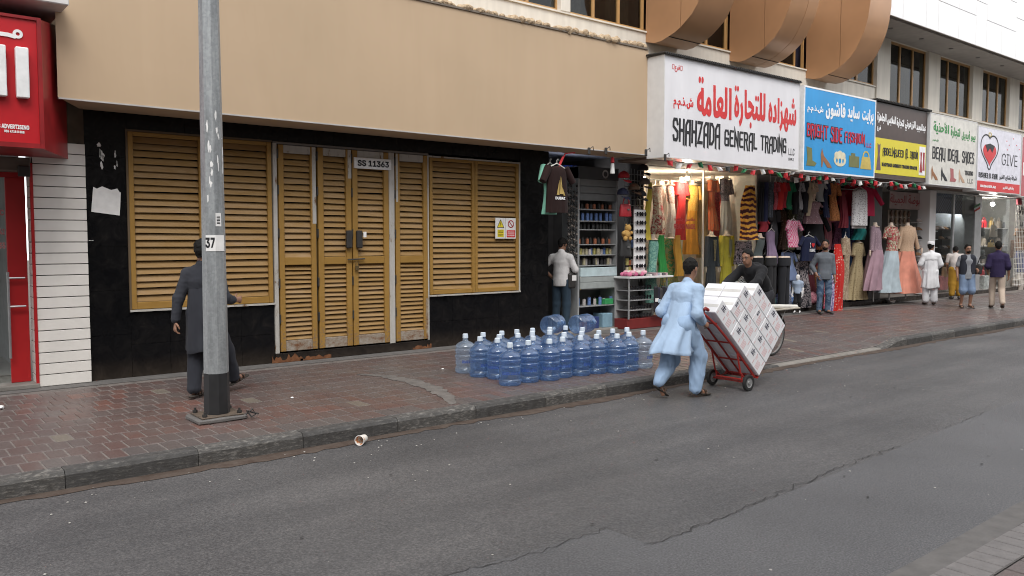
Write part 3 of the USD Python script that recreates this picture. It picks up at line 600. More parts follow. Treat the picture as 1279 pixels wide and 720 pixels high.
def leaf(p, x0, x1, z0, z1, n, mids=(), st=0.07, rails=(0.08, 0.1), mats=None):
    mm = {'l': M_must, 'r': M_must, 't': M_must, 'b': M_must}; mm.update(mats or {})
    obj('stile', cbx(x0, x0 + st, SY - 0.012, SY + 0.05, z0, z1), mm['l'], p); obj('stile', cbx(x1 - st, x1, SY - 0.012, SY + 0.05, z0, z1), mm['r'], p)
    zs = [z0 + rails[0]] + [v for m_ in mids for v in (m_ - 0.055, m_ + 0.055)] + [z1 - rails[1]]
    obj('rail', cbx(x0 + st + .001, x1 - st - .001, SY - 0.008, SY + 0.05, z0 + .001, zs[0]), mm['b'], p); obj('rail', cbx(x0 + st + .001, x1 - st - .001, SY - 0.008, SY + 0.05, zs[-1], z1 - .001), mm['t'], p)
    for m_ in mids: obj('rail', cbx(x0 + st + .001, x1 - st - .001, SY - 0.008, SY + 0.05, m_ - 0.054, m_ + 0.054), M_must, p)
    for k in range(0, len(zs), 2):
        a, b = zs[k], zs[k + 1]; c = n[k // 2]; pit = (b - a) / c
        for i in range(c): slat(x0 + st + 0.001, x1 - st - 0.001, a + i * pit + 0.004, pit, p)
    obj('backing', bx(x0, x1, SY + 0.085, SY + 0.1, z0, z1), M_dark, p)
w1 = thing('louvred_shutter', 'wide mustard louvred shutter left of the doors, behind the walking man and lamp pole', 'shutter', (0, 0, 0))
leaf(w1, 2.80, 3.72, 0.85, 3.06, [24], st=0.06, rails=(0.09, 0.05)); leaf(w1, 3.725, 4.645, 0.85, 3.06, [24], st=0.06, rails=(0.09, 0.05))
obj('outer_frame', [bx(2.775, 4.655, SY - 0.01, SY + 0.06, 3.061, 3.085), bx(2.775, 2.799, SY - 0.01, SY + 0.06, 0.82, 3.06)], mat('bronze_dark', (0.11, 0.075, 0.04), 0.6), w1)
obj('sill', bx(2.775, 4.66, SY - 0.03, SY + 0.06, 0.822, 0.846), M_peel, w1)
w2 = thing('louvred_shutter', 'mustard louvred shutter right of the doors with two small warning signs on it', 'shutter', (0, 0, 0))
leaf(w2, 7.245, 8.13, 0.85, 3.02, [24], st=0.055, rails=(0.07, 0.05)); leaf(w2, 8.135, 9.07, 0.85, 3.02, [24], st=0.055, rails=(0.07, 0.05))
obj('outer_frame', [bx(7.225, 9.10, SY - 0.01, SY + 0.06, 3.021, 3.045), bx(9.072, 9.10, SY - 0.01, SY + 0.06, 0.84, 3.02)], M_peel, w2)
obj('sill', bx(7.225, 9.10, SY - 0.03, SY + 0.06, 0.82, 0.843), M_peel, w2)
doors = [('leftmost tall louvred door leaf, edged white down its left side', 4.745, 5.30, {'t': M_peel, 'b': M_rusty}), ('left of the two middle louvred doors with a black pull handle', 5.335, 5.865, {'t': M_peel, 'b': M_rusty}),
         ('right middle louvred door carrying the white number plate and padlock bolt', 5.885, 6.50, {'t': M_peel, 'b': M_rusty}), ('rightmost tall louvred door leaf with white peeling right edge', 6.62, 7.20, {'t': M_peel, 'b': M_rusty})]
DL = []
for i, (lb, a, b, mm) in enumerate(doors):
    d = thing('louvred_door', lb, 'door', (0, 0, 0)); DL.append(d)
    leaf(d, a, b, 0.15, 3.04, [16, 17], mids=(1.42,), st=0.085 if i in (1, 2) else 0.075, rails=(0.15, 0.11), mats=mm)
    for z in (0.55, 1.05, 1.75, 2.35, 2.85): obj('hinge', cbx(a - 0.022, a - 0.001, SY - 0.022, SY + 0.02, z, z + 0.13, 0.004), M_hinge, d)
obj('peeled_strip', bx(5.245, 5.301, SY - 0.0145, SY - 0.0125, 1.95, 3.035), M_peel, DL[0]); obj('peeled_strip', bx(5.81, 5.865, SY - 0.0145, SY - 0.0125, 2.62, 3.035), M_peel, DL[1])
obj('peeled_strip', bx(6.625, 6.66, SY - 0.0145, SY - 0.0125, 2.3, 3.035), M_peel, DL[3]); obj('peeled_strip', bx(7.165, 7.199, SY - 0.0145, SY - 0.0125, 0.16, 0.8), M_rusty, DL[3])
for d, xx in ((DL[1], 5.80), (DL[2], 5.97)):
    obj('pull_handle', cbx(xx - 0.045, xx + 0.045, SY - 0.075, SY - 0.014, 1.60, 1.86, 0.012), M_hinge, d)
obj('paper_tag', bx(6.02, 6.07, SY - 0.08, SY - 0.0765, 1.76, 1.84), mat('paper_white', (0.75, 0.74, 0.72), 0.8), DL[2])
bolt = obj('bolt', tube([(5.78, SY - 0.04, 1.43), (6.06, SY - 0.04, 1.44)], 0.011), M_hinge, DL[2])
obj('padlock', [cbx(5.90, 5.955, SY - 0.06, SY - 0.03, 1.27, 1.34, 0.006), tube([(5.905, SY - 0.045, 1.33), (5.908, SY - 0.045, 1.39), (5.927, SY - 0.045, 1.41), (5.947, SY - 0.045, 1.39), (5.95, SY - 0.045, 1.33)], 0.006)], mat('padlock_brass', (0.16, 0.11, 0.05), 0.4, metal=0.6), bolt)
rr_ = np.random.default_rng(31)
for i, (xa, xb, zt) in enumerate(((4.60, 5.06, .12), (5.02, 5.5, .07), (6.9, 7.25, .08))):
    xs_ = np.linspace(xa, xb, 16); st_ = Polygon([(xa, 0.004)] + [(x, zt * rr_.uniform(.25, 1.0)) for x in xs_] + [(xb, 0.004)]).buffer(0)
    obj('rust_stain', upright(st_, FY - .0335 if i else FY - .0335, .0015), mat('rust_stain', (.10, .035, .012), .9, col2=(.22, .09, .035), scale=14), bld)
fr = thing('door_frame', 'peeling white and mustard frame posts round the four louvred doors', 'door frame', (0, 0, 0))
obj('post', cbx(4.665, 4.722, SY - 0.016, SY + 0.06, 0.13, 3.055), M_peel, fr); obj('post', cbx(6.502, 6.597, SY - 0.016, SY + 0.06, 0.13, 3.045), M_peel, fr)
obj('post', cbx(5.302, 5.312, SY - 0.002, SY + 0.06, 0.13, 3.045), M_hinge, fr); obj('post', cbx(7.201, 7.224, SY - 0.016, SY + 0.06, 0.13, 3.045), M_peel, fr)
obj('head', cbx(4.665, 7.224, SY - 0.014, SY + 0.06, 3.047, 3.077), mat('frame_grey', (0.17, 0.155, 0.14), 0.7), fr)

M_paper = mat('paper_white', (0.75, 0.74, 0.72), 0.8)
M_ink = mat('black_ink', (0.012, 0.012, 0.014), 0.5)
M_signred = mat('sign_red', (0.62, 0.018, 0.022), 0.4, var=0.03)
pl = thing('number_plate', 'white plate reading SS 11363 above the middle door', 'sign', (0, 0, 0))
obj('plate', cbx(5.905, 6.535, SY - 0.034, SY - 0.014, 2.775, 2.935, 0.003), M_paper, pl)
write(pl, 'lettering', font_shape('SS 11363'), 5.96, 6.49, 2.81, 2.90, SY - 0.035, M_ink, 0.003)
M_warn = mat('warning_yellow', (0.75, 0.60, 0.03), 0.5)
ws = thing('warning_sign', 'small white sign with yellow warning triangle on the right shutter', 'sign', (0, 0, 0))
obj('plate', cbx(8.545, 8.755, SY - 0.03, SY - 0.014, 1.74, 2.09, 0.002), M_paper, ws)
tri = Polygon([(8.58, 1.93), (8.72, 1.93), (8.65, 2.06)])
obj('triangle', upright(tri, SY - 0.031, 0.002), M_warn, ws); obj('triangle_edge', upright(tri.buffer(0.004).difference(tri.buffer(-0.004)), SY - 0.0312, 0.003), M_ink, ws)
obj('flash', upright(Polygon([(8.655, 2.035), (8.64, 1.985), (8.652, 1.985), (8.645, 1.945), (8.664, 1.995), (8.652, 1.995)]), SY - 0.0335, 0.002), M_ink, ws)
obj('yellow_panel', upright(sbox(8.585, 1.77, 8.72, 1.895), SY - 0.031, 0.002), M_warn, ws)
for k in range(4): obj('print_line', upright(sbox(8.60, 1.785 + 0.027 * k, 8.705, 1.793 + 0.027 * k), SY - 0.0332, 0.001), M_ink, ws)
ws = thing('prohibition_sign', 'small white sign with red barred circle on the right shutter', 'sign', (0, 0, 0))
obj('plate', cbx(8.765, 8.985, SY - 0.03, SY - 0.014, 1.74, 2.09, 0.002), M_paper, ws)
c = Point(8.875, 1.99); obj('barred_circle', upright(unary_union([c.buffer(0.065).difference(c.buffer(0.05)), LineString([(8.835, 2.035), (8.915, 1.945)]).buffer(0.007)]), SY - 0.031, 0.002), mat('dark_red_ink', (0.35, 0.01, 0.015), 0.5), ws)
obj('red_panel', upright(sbox(8.785, 1.765, 8.965, 1.885), SY - 0.031, 0.002), M_signred, ws)
for k in range(3): obj('print_line', upright(sbox(8.80, 1.785 + 0.032 * k, 8.95, 1.795 + 0.032 * k), SY - 0.0332, 0.001), M_paper, ws)
def scrap(cx, cz, w, h, seed):
    r = np.random.default_rng(seed); a = np.sort(r.uniform(0, 2 * np.pi, 16)); s = r.uniform(0.55, 1.1, 16)
    return upright(Polygon([(cx + w * q * math.cos(t), cz + h * q * math.sin(t)) for t, q in zip(a, s)]).buffer(0), FY - 0.003, 0.0015)
torn = Polygon([(2.37, 2.06), (2.40, 2.36), (2.44, 2.34), (2.50, 2.37), (2.60, 2.33), (2.67, 2.35), (2.70, 2.30), (2.71, 2.31), (2.69, 2.02)])
solo('torn_poster', upright(torn, FY - 0.003, 0.0015), M_paper, 'torn white paper stuck on the black tiles beside the white column', 'poster')
for k, (lb, cx, cz, w, h, n) in enumerate((('upper cluster of white paper scraps high on the black tiles', 2.50, 2.78, 0.045, 0.20, 7), ('narrow streak of torn paper on the black tiles next to the shutter', 2.66, 2.72, 0.02, 0.17, 6), ('small white paper scrap low on the black tiles by the column', 2.35, 1.72, 0.05, 0.03, 3))):
    t = thing('paper_scraps', lb, 'paper scraps', (0, 0, 0))
    for i in range(n): obj('scrap', scrap(cx + rng.normal(0, w * .4), cz + rng.normal(0, h * .5), w * rng.uniform(.2, .7), h * rng.uniform(.08, .3), 50 + k * 10 + i), M_paper, t)

# ------------------------------------------------------------------ building on the left edge
M_tile = mat('white_wall_tile', (0.74, 0.71, 0.66), 0.35, var=0.06, scale=3)
M_grout = mat('dark_grout', (0.05, 0.045, 0.04), 0.9)
M_red = mat('red_panel', (0.40, 0.014, 0.016), 0.35, var=0.06)
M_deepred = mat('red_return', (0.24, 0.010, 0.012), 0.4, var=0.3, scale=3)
lb = thing('corner_shop', 'shop at the left edge with white tiled column and red glazed door', 'building', (0, 0, 0))
CY = 10.88
hts = [0.0, 0.14, 0.27] + list(np.linspace(0.27, 2.86, 21)[1:])
for z0, z1 in zip(hts[:-1], hts[1:]):
    obj('tile', cbx(1.752, 2.308, CY + rng.uniform(0, .003), CY + 0.02, z0 + 0.005, z1 - 0.005, 0.003), M_tile, lb)
    obj('tile', cbx(1.728, 1.748, CY + 0.03, CY + 0.28, z0 + 0.005, z1 - 0.005, 0.003), M_tile, lb)
obj('column_core', bx(1.75, 2.305, CY + 0.021, CY + 0.4, 0, 2.86), M_grout, lb)
obj('corner_trim', bx(1.722, 1.751, CY - 0.01, CY + 0.03, 0, 2.6), M_red, lb)
obj('upper_wall', bx(-3, 2.306, CY + 0.03, CY + 0.3, 2.861, 6), mat('dirty_brown_wall', (0.10, 0.075, 0.05), 0.85, var=0.5, scale=3), lb)
obj('ledge', cbx(-3, 1.98, 9.85, CY + 0.02, 4.20, 4.30, 0.01), mat('grey_white_trim', (0.62, 0.60, 0.58), 0.5), lb)
obj('cable', tube([(1.98, 10.6, 4.6), (2.02, 10.4, 4.35), (2.05, 10.5, 4.1), (2.12, 10.7, 3.9)], 0.012), M_tile, lb)
obj('door_step', cbx(-3, 1.75, CY - 0.05, CY + 0.9, 0.0, 0.05), M_concrete, lb)
dr = obj('door', [cbx(1.50, 1.70, CY + 0.20, CY + 0.24, 0.052, 2.44, 0.004), bx(-1, 1.70, CY + 0.2, CY + 0.24, 2.441, 2.50)], M_red, lb)
obj('door_glass', bx(-1.0, 1.495, CY + 0.215, CY + 0.222, 0.06, 2.44), M_clear, dr)
obj('door_handle', [tube([(1.49, CY + 0.13, 0.35), (1.49, CY + 0.13, 1.35)], 0.014), tube([(1.49, CY + 0.13, 1.28), (1.66, CY + 0.13, 1.28)], 0.012), tube([(1.49, CY + 0.13, 0.95), (1.66, CY + 0.13, 0.95)], 0.012)], mat('steel', (0.5, 0.5, 0.5), 0.3, metal=0.9), dr)
for i, (t, z) in enumerate((('TC', 2.0), ('042', 1.78), ('055', 1.62))): obj('door_lettering', upright(fit(font_shape(t), 1.40, 1.485, z, z + 0.07), CY + 0.214, 0.002), mat('letter_pink', (0.42, 0.16, 0.16), 0.6), dr)
obj('shutter_box', cbx(-3, 1.728, CY - 0.02, CY + 0.3, 2.502, 2.66, 0.01), mat('brown_grille', (0.12, 0.10, 0.08), 0.6), lb)
obj('lock_block', cbx(1.60, 1.72, CY - 0.06, CY - 0.021, 2.44, 2.56), M_hinge, lb)
obj('floor_inside', bx(-3, 1.73, CY + 0.9, CY + 4, 0.0, 0.06), mat('pale_floor', (0.45, 0.44, 0.42), 0.4), lb)
obj('inner_wall', [bx(-3, 1.73, CY + 4, CY + 4.1, 0, 3), bx(1.73, 1.749, CY + 0.9, CY + 4, 0, 3), bx(-3, 1.73, CY + 0.9, CY + 4, 2.9, 3)], mat('inner_grey', (0.3, 0.3, 0.3), 0.7), lb)
rs = thing('red_shop_sign', 'red box sign with white block letters at the left edge, reading AL in part', 'sign', (0, 0, 0))
tag(rs, 'red box sign with white block strokes at the top left edge', 'sign')
SZ0, SZ1 = 2.70, 3.98
obj('face', bx(-2.5, 1.66, 9.82, 9.86, SZ0 + 0.02, SZ1), mat('sign_face_red', (0.45, 0.012, 0.018), 0.35, var=0.05), rs)
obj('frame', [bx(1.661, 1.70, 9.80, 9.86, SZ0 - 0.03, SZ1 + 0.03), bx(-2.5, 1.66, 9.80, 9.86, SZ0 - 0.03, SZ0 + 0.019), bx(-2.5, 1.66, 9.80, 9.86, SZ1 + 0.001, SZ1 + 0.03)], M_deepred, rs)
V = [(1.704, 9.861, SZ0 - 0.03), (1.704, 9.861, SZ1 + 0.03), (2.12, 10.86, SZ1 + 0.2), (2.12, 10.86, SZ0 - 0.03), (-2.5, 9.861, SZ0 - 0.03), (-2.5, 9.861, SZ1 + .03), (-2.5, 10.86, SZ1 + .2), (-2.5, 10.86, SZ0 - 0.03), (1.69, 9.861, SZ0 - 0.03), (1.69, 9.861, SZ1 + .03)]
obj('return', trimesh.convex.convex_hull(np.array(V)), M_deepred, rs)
M_led = mat('white_letter', (0.78, 0.78, 0.77), 0.4)
for a, b in ((1.05, 1.37), (1.455, 1.57)): obj('block_letter', cbx(a, b, 9.74, 9.819, 3.17, 3.68, 0.008), M_led, rs)
obj('arabic_letter', upright(unary_union([Point(1.49, 3.82).buffer(0.045).difference(Point(1.49, 3.82).buffer(0.018)), LineString([(1.2, 3.80), (1.40, 3.80), (1.46, 3.79)]).buffer(0.02)]), 9.819, 0.01), M_led, rs)
write(rs, 'small_print', font_shape('SAS ADVERTISING'), 1.24, 1.565, 2.855, 2.90, 9.819, M_led, 0.003); write(rs, 'small_print', font_shape('055 4718 8 888'), 1.34, 1.52, 2.815, 2.84, 9.819, M_led, 0.003)

# ------------------------------------------------------------------ shop signs along the fascia
M_signwhite = mat('sign_white', (0.74, 0.73, 0.75), 0.4, var=0.07, scale=1.6, streak=(1.5, 1, .35), detail=7.0)
M_alu = mat('sign_edge', (0.68, 0.68, 0.67), 0.35, var=0.05)
M_tred = mat('letter_red', (0.62, 0.03, 0.03), 0.45)
M_white = mat('letter_white', (0.85, 0.85, 0.85), 0.4)
def board(name, label, x0, x1, z0, z1, y, face, edge=M_alu, depth=0.35, rim=0.03):
    t = thing(name, label, 'sign', (0, 0, 0))
    obj('box', bx(x0, x1, y + 0.012, y + depth, z0, z1), edge, t)
    obj('face', bx(x0 + rim, x1 - rim, y + 0.004, y + 0.011, z0 + rim, z1 - rim), face, t)
    obj('rim', [bx(x0, x1, y, y + 0.0118, z1 - rim + .001, z1), bx(x0, x1, y, y + 0.0118, z0, z0 + rim - .001), bx(x0, x0 + rim - .001, y, y + 0.0118, z0 + rim, z1 - rim), bx(x1 - rim + .001, x1, y, y + 0.0118, z0 + rim, z1 - rim)], edge, t)
    return t
G = 9.80
def wz(z0, z1, t): return z0 + (z1 - z0) * t
s1 = board('shop_sign', 'large white sign with red Arabic words above SHAHZADA GENERAL TRADING', 11.50, 15.86, 3.20, 5.02, G, M_signwhite, depth=0.40, rim=0.02)
L1 = lambda n, s, u0, u1, v0, v1, m: write(s1, n, s, 11.52 + 4.32 * u0, 11.52 + 4.32 * u1, wz(3.22, 5.0, v0), wz(3.22, 5.0, v1), G + 0.003, m)
def stretch_up(s): return s
base = sbox(0, 0, 1, 1)
def heavy(text): return font_shape(arabic(text), True, 900)
L1('arabic_lettering', heavy('شهزاده'), 0.74, 0.975, 0.42, 0.82, M_tred); L1('arabic_lettering', heavy('للتجارة'), 0.475, 0.715, 0.40, 0.84, M_tred); L1('arabic_lettering', heavy('العامة'), 0.21, 0.455, 0.46, 0.86, M_tred)
L1('arabic_lettering', font_shape(arabic('ش.ذ.م.م'), True, 900), 0.055, 0.185, 0.49, 0.62, M_tred); L1('arabic_lettering', font_shape(arabic('(فرع)'), True, 500), 0.045, 0.11, 0.86, 0.93, M_tred)
L1('lettering', spiky('SHAHZADA'), 0.05, 0.375, 0.12, 0.40, M_ink); L1('lettering', spiky('GENERAL'), 0.405, 0.655, 0.125, 0.40, M_ink); L1('lettering', spiky('TRADING'), 0.68, 0.895, 0.125, 0.39, M_ink)
L1('lettering', font_shape('L.L.C', weight=400), 0.915, 0.965, 0.155, 0.235, M_ink); L1('lettering', font_shape('(BR.)', weight=400), 0.915, 0.96, 0.09, 0.125, M_ink)
teeth = []
for k in range(73):
    x = 11.47 + k * 0.06; teeth.append(tube([(x, G - 0.06, 5.045), (x, G + 0.55, 5.065)], 0.019, 6))
teeth.append(bx(11.47, 15.85, G - 0.05, G + 0.45, 5.022, 5.035))
obj('corrugated_cover', teeth, mat('dark_sheet', (0.03, 0.028, 0.026), 0.6), s1)
M_blue = mat('sign_blue', (0.02, 0.30, 0.66), 0.4, var=0.10, scale=1.6, streak=(1.5, 1, .35), detail=7.0)
s2 = board('shop_sign', 'sky blue sign with white Arabic and red BRIGHT SIDE FASHION', 15.99, 19.06, 3.18, 5.00, G - 0.02, M_blue, M_white, 0.42, 0.035)
L2 = lambda n, s, u0, u1, v0, v1, m, dy=0.0: write(s2, n, s, 16.03 + 2.99 * u0, 16.03 + 2.99 * u1, wz(3.21, 4.97, v0), wz(3.21, 4.97, v1), G - 0.018 - dy, m)
L2('arabic_lettering', heavy('برايت'), 0.80, 0.975, 0.68, 0.88, M_white); L2('arabic_lettering', heavy('سايد'), 0.585, 0.76, 0.68, 0.88, M_white); L2('arabic_lettering', heavy('فاشون'), 0.275, 0.55, 0.66, 0.90, M_white); L2('arabic_lettering', heavy('ش.ذ.م.م'), 0.03, 0.24, 0.70, 0.80, M_white)
M_pinkred = mat('letter_crimson', (0.60, 0.015, 0.05), 0.45)
for w_, a, b in (('BRIGHT', .03, .31), ('SIDE', .35, .51), ('FASHION', .55, .845)):
    L2('letter_outline', spiky(w_, 0.38), a - .006, b + .006, 0.375, 0.58, M_ink); L2('lettering', spiky(w_, 0.22), a, b, 0.39, 0.57, M_pinkred, 0.004)
L2('lettering', font_shape('L.L.C', weight=600), 0.87, 0.95, 0.38, 0.44, M_pinkred)
def ell(cx, cz, a, b): return affinity.scale(Point(cx, cz).buffer(1, 10), a, b)
M_olive = mat('print_olive', (0.16, 0.17, 0.06), 0.5); M_cream2 = mat('print_cream', (0.70, 0.64, 0.45), 0.5); M_brownp = mat('print_brown', (0.30, 0.13, 0.05), 0.5); M_goldp = mat('print_gold', (0.55, 0.42, 0.10), 0.5)
boot = Polygon([(0, 0), (1.0, 0), (1.2, .3), (.7, .5), (.6, 1.6), (0, 1.7), (.1, .6)]); shoe = Polygon([(0, .9), (.15, 1.3), (.4, .8), (1.2, .3), (1.5, 0), (.9, .0), (.35, .45), (.2, 0), (.1, 0)])
L2('picture_boot', boot, 0.03, 0.165, 0.06, 0.29, M_olive); L2('picture_shoe', shoe, 0.22, 0.375, 0.06, 0.29, M_brownp); L2('picture_emblem', unary_union([ell(0, 0, 1, .7), ell(.5, .5, .4, .4), ell(-.5, .5, .4, .4), ell(0, .65, .4, .4)]).difference(unary_union([ell(0, -.1, .2, .3), ell(.5, -.1, .15, .25), ell(-.5, -.1, .15, .25)])), 0.40, 0.575, 0.09, 0.29, M_cream2)
L2('picture_bag', sbox(0, 0, 1, .8).union(sbox(.2, .8, .6, 1)), 0.62, 0.77, 0.10, 0.28, M_olive); L2('picture_handbag', Polygon([(0, 0), (1, 0), (.85, .6), (.15, .6)]).union(Point(.5, .6).buffer(.3).difference(Point(.5, .6).buffer(.22))), 0.79, 0.96, 0.09, 0.33, M_goldp)
M_brown = mat('sign_brown', (0.065, 0.042, 0.035), 0.4); M_yel = mat('sign_yellow', (0.70, 0.60, 0.03), 0.4, var=0.03)
s3 = board('shop_sign', 'brown over yellow sign with white Arabic and ABDELMAJEED AL ZAROONI lettering', 19.14, 21.86, 3.20, 5.00, G + 0.05, M_brown, mat('sign_dark_edge', (0.08, 0.07, 0.065), 0.4), 0.35, 0.02)
L3 = lambda n, s, u0, u1, v0, v1, m, dy=0.0: write(s3, n, s, 19.16 + 2.68 * u0, 19.16 + 2.68 * u1, wz(3.22, 4.98, v0), wz(3.22, 4.98, v1), G + 0.053 - dy, m)
L3('yellow_panel', base, 0, 1, 0.055, 0.535, M_yel); L3('arabic_lettering', heavy('عبدالمجيد'), 0.79, 0.98, 0.70, 0.83, M_white); L3('arabic_lettering', heavy('الزرعوني'), 0.56, 0.77, 0.69, 0.85, M_white); L3('arabic_lettering', heavy('لتجارة'), 0.40, 0.54, 0.71, 0.85, M_white); L3('arabic_lettering', heavy('الملابس'), 0.225, 0.385, 0.72, 0.86, M_white); L3('arabic_lettering', heavy('الجاهزة'), 0.04, 0.205, 0.73, 0.88, M_white)
L3('arabic_lettering', heavy('فرع'), 0.04, 0.11, 0.62, 0.70, M_white)
for w_, a, b in (('ABDELMAJEED', .15, .55), ('AL', .58, .64), ('ZAROONI', .67, .83)): L3('lettering', spiky(w_), a, b, 0.29, 0.44, M_ink, 0.005)
L3('lettering', font_shape('READYMADE GARMENTS TRADING (BRANCH)', weight=800), 0.14, 0.82, 0.15, 0.21, M_ink, 0.005)
L3('picture_dress', Polygon([(0, 0), (1, 0), (.7, .6), (.85, 1), (.6, .95), (.4, .95), (.15, 1), (.3, .6)]), 0.04, 0.12, 0.10, 0.46, mat('print_mauve', (0.15, 0.09, 0.10), 0.5), 0.005); L3('picture_panel', base, 0.86, 0.985, 0.09, 0.50, M_white, 0.005); L3('picture_dresses', unary_union([Polygon([(0, 0), (.5, 0), (.35, .6), (.4, 1), (.1, 1), (.15, .6)]), Polygon([(.55, .1), (1, .1), (.9, .6), (.95, 1), (.6, 1), (.65, .6)])]), 0.87, 0.975, 0.13, 0.42, mat('print_red', (0.35, 0.05, 0.05), 0.5), 0.0095)
teeth = [bx(19.1, 22.0, G, G + 0.4, 5.02, 5.04)] + [tube([(19.14 + k * 0.07, G - 0.02, 5.05), (19.14 + k * 0.07, G + 0.4, 5.06)], 0.02, 6) for k in range(41)]
obj('corrugated_cover', teeth, mat('dark_sheet', (0.03, 0.028, 0.026), 0.6), s3)
s4 = board('shop_sign', 'off-white sign with green Arabic and BEAU IDEAL SHOES in black', 21.93, 24.82, 3.16, 5.00, G, mat('sign_offwhite', (0.66, 0.64, 0.58), 0.4), M_alu, 0.38, 0.02)
L4 = lambda n, s, u0, u1, v0, v1, m, dy=0.0: write(s4, n, s, 21.95 + 2.85 * u0, 21.95 + 2.85 * u1, wz(3.18, 4.98, v0), wz(3.18, 4.98, v1), G + 0.003 - dy, m)
M_green = mat('letter_green', (0.03, 0.22, 0.05), 0.45)
L4('arabic_lettering', heavy('بيو'), 0.87, 0.97, 0.70, 0.80, M_green); L4('arabic_lettering', heavy('أيديل'), 0.66, 0.84, 0.70, 0.86, M_green); L4('arabic_lettering', heavy('لتجارة'), 0.42, 0.62, 0.70, 0.88, M_green); L4('arabic_lettering', heavy('الأحذية'), 0.06, 0.38, 0.72, 0.91, M_green); L4('arabic_lettering', heavy('ش.ذ.م.م'), 0.05, 0.17, 0.61, 0.65, M_green)
for w_, a, b in (('BEAU', .05, .32), ('IDEAL', .37, .63), ('SHOES', .68, .96)): L4('lettering', spiky(w_), a, b, 0.33, 0.54, M_ink)
L4('lettering', font_shape('TRADING', weight=700), .75, .94, 0.18, 0.25, M_ink); L4('lettering', font_shape('L.L.C', weight=400), .82, .94, 0.06, 0.13, M_ink)
for i, (u, s) in enumerate(((0.04, shoe), (0.24, shoe), (0.43, boot), (0.62, shoe))): L4('picture_shoe', s, u, u + 0.14, 0.06, 0.26, (M_brownp, M_ink, mat('print_rose', (0.40, 0.12, 0.12), 0.5), mat('print_tan', (0.50, 0.33, 0.22), 0.5))[i])
s5 = board('shop_sign', 'white charity sign with red heart and the word GIVE above a red strip', 24.90, 28.05, 3.10, 4.93, G, mat('sign_lilac_white', (0.72, 0.71, 0.78), 0.4), M_alu, 0.38, 0.02)
L5 = lambda n, s, u0, u1, v0, v1, m, dy=0.0: write(s5, n, s, 24.92 + 3.11 * u0, 24.92 + 3.11 * u1, wz(3.12, 4.91, v0), wz(3.12, 4.91, v1), G + 0.003 - dy, m)
L5('red_strip', base, 0, 1, 0.0, 0.155, M_signred)
t_ = np.linspace(0, 2 * np.pi, 60); heart = Polygon(np.stack([16 * np.sin(t_) ** 3, 13 * np.cos(t_) - 5 * np.cos(2 * t_) - 2 * np.cos(3 * t_) - np.cos(4 * t_)], 1))
L5('heart_ring', heart.buffer(4).difference(heart.buffer(2.6)), 0.05, 0.46, 0.34, 0.90, M_ink); L5('heart', heart, 0.11, 0.40, 0.40, 0.74, M_signred, 0.005); L5('heart_mark', Polygon([(0, 1), (.25, .2), (.5, .7), (.75, .2), (1, 1), (.5, 1.2)]), 0.15, 0.36, 0.62, 0.76, M_ink, 0.009); L5('emblem_ring', Point(0, 0).buffer(1).difference(Point(0, 0).buffer(.6)), 0.22, 0.29, 0.87, 0.94, M_goldp)
L5('lettering', font_shape('GIVE', weight=300), 0.54, 0.92, 0.45, 0.64, M_ink); L5('lettering', spiky('BASHAER AL KHAIR', 0.3), 0.03, 0.46, 0.20, 0.29, M_ink); L5('arabic_lettering', heavy('شركة بشاير الخير'), 0.50, 0.92, 0.20, 0.30, M_ink); L5('small_print', font_shape('BASHAER.AE'), 0.07, 0.42, 0.055, 0.095, M_white, 0.005); L5('small_print', heavy('بشاير الخير'), 0.58, 0.85, 0.05, 0.11, M_white, 0.005)
for u, v in ((.66, .70), (.70, .78), (.64, .84), (.80, .90), (.88, .80), (.95, .74)): L5('confetti', Point(0, 0).buffer(1, 4), u, u + .015, v, v + .02, M_signred)
s6 = board('shop_sign', 'pinkish red sign cut by the right edge of the picture', 28.12, 31.5, 3.05, 4.88, G, mat('sign_rose', (0.45, 0.09, 0.10), 0.4), M_alu, 0.38, 0.02)
write(s6, 'lettering', font_shape('H'), 28.25, 28.7, 3.7, 4.1, G + 0.003, M_white)

# ------------------------------------------------------------------ the street's other side, behind the viewer
ob = thing('facing_building', 'plain building across the street that the glossy tiles mirror', 'building', (0, 0, 0))
M_far = mat('facing_wall', (0.20, 0.175, 0.15), 0.8, var=0.2, scale=0.8); M_fard = mat('facing_shopfront', (0.05, 0.045, 0.04), 0.5, var=0.5, scale=1.5)
obj('ground_floor', bx(-40, 70, -8.2, -3.6, -0.13, 3.6), M_fard, ob); obj('upper_wall', bx(-40, 70, -8.2, -3.4, 3.601, 9.0), M_far, ob)
for i in range(30): obj('window', bx(-38 + i * 3.6, -36 + i * 3.6, -3.399, -3.38, 5.2, 7.2), M_fard, ob)

# ------------------------------------------------------------------ shop interiors (parts of the long building)
M_in_dark = mat('interior_dark', (0.035, 0.030, 0.028), 0.9, var=0.4, scale=3)
M_in_cream = mat('interior_cream', (0.56, 0.50, 0.43), 0.8, var=0.1, scale=2)
M_in_grey = mat('interior_grey', (0.34, 0.34, 0.33), 0.7, var=0.1)
M_floor = mat('shop_floor', (0.30, 0.27, 0.24), 0.4)
M_wood = mat('dark_wood', (0.06, 0.035, 0.02), 0.6)
M_metal = mat('rail_steel', (0.35, 0.35, 0.34), 0.35, metal=0.8)
M_sil = mat('silver_frame', (0.42, 0.42, 0.42), 0.35, metal=0.5)
WX = [9.77, 12.32, 16.06, 21.25, 24.62, 28.2, 33.0]
backs = [M_in_dark, M_in_cream, M_in_dark, M_in_grey, M_in_grey, M_in_grey]
depths = [13.6, 12.5, 13.0, 12.8, 13.2, 13.2]
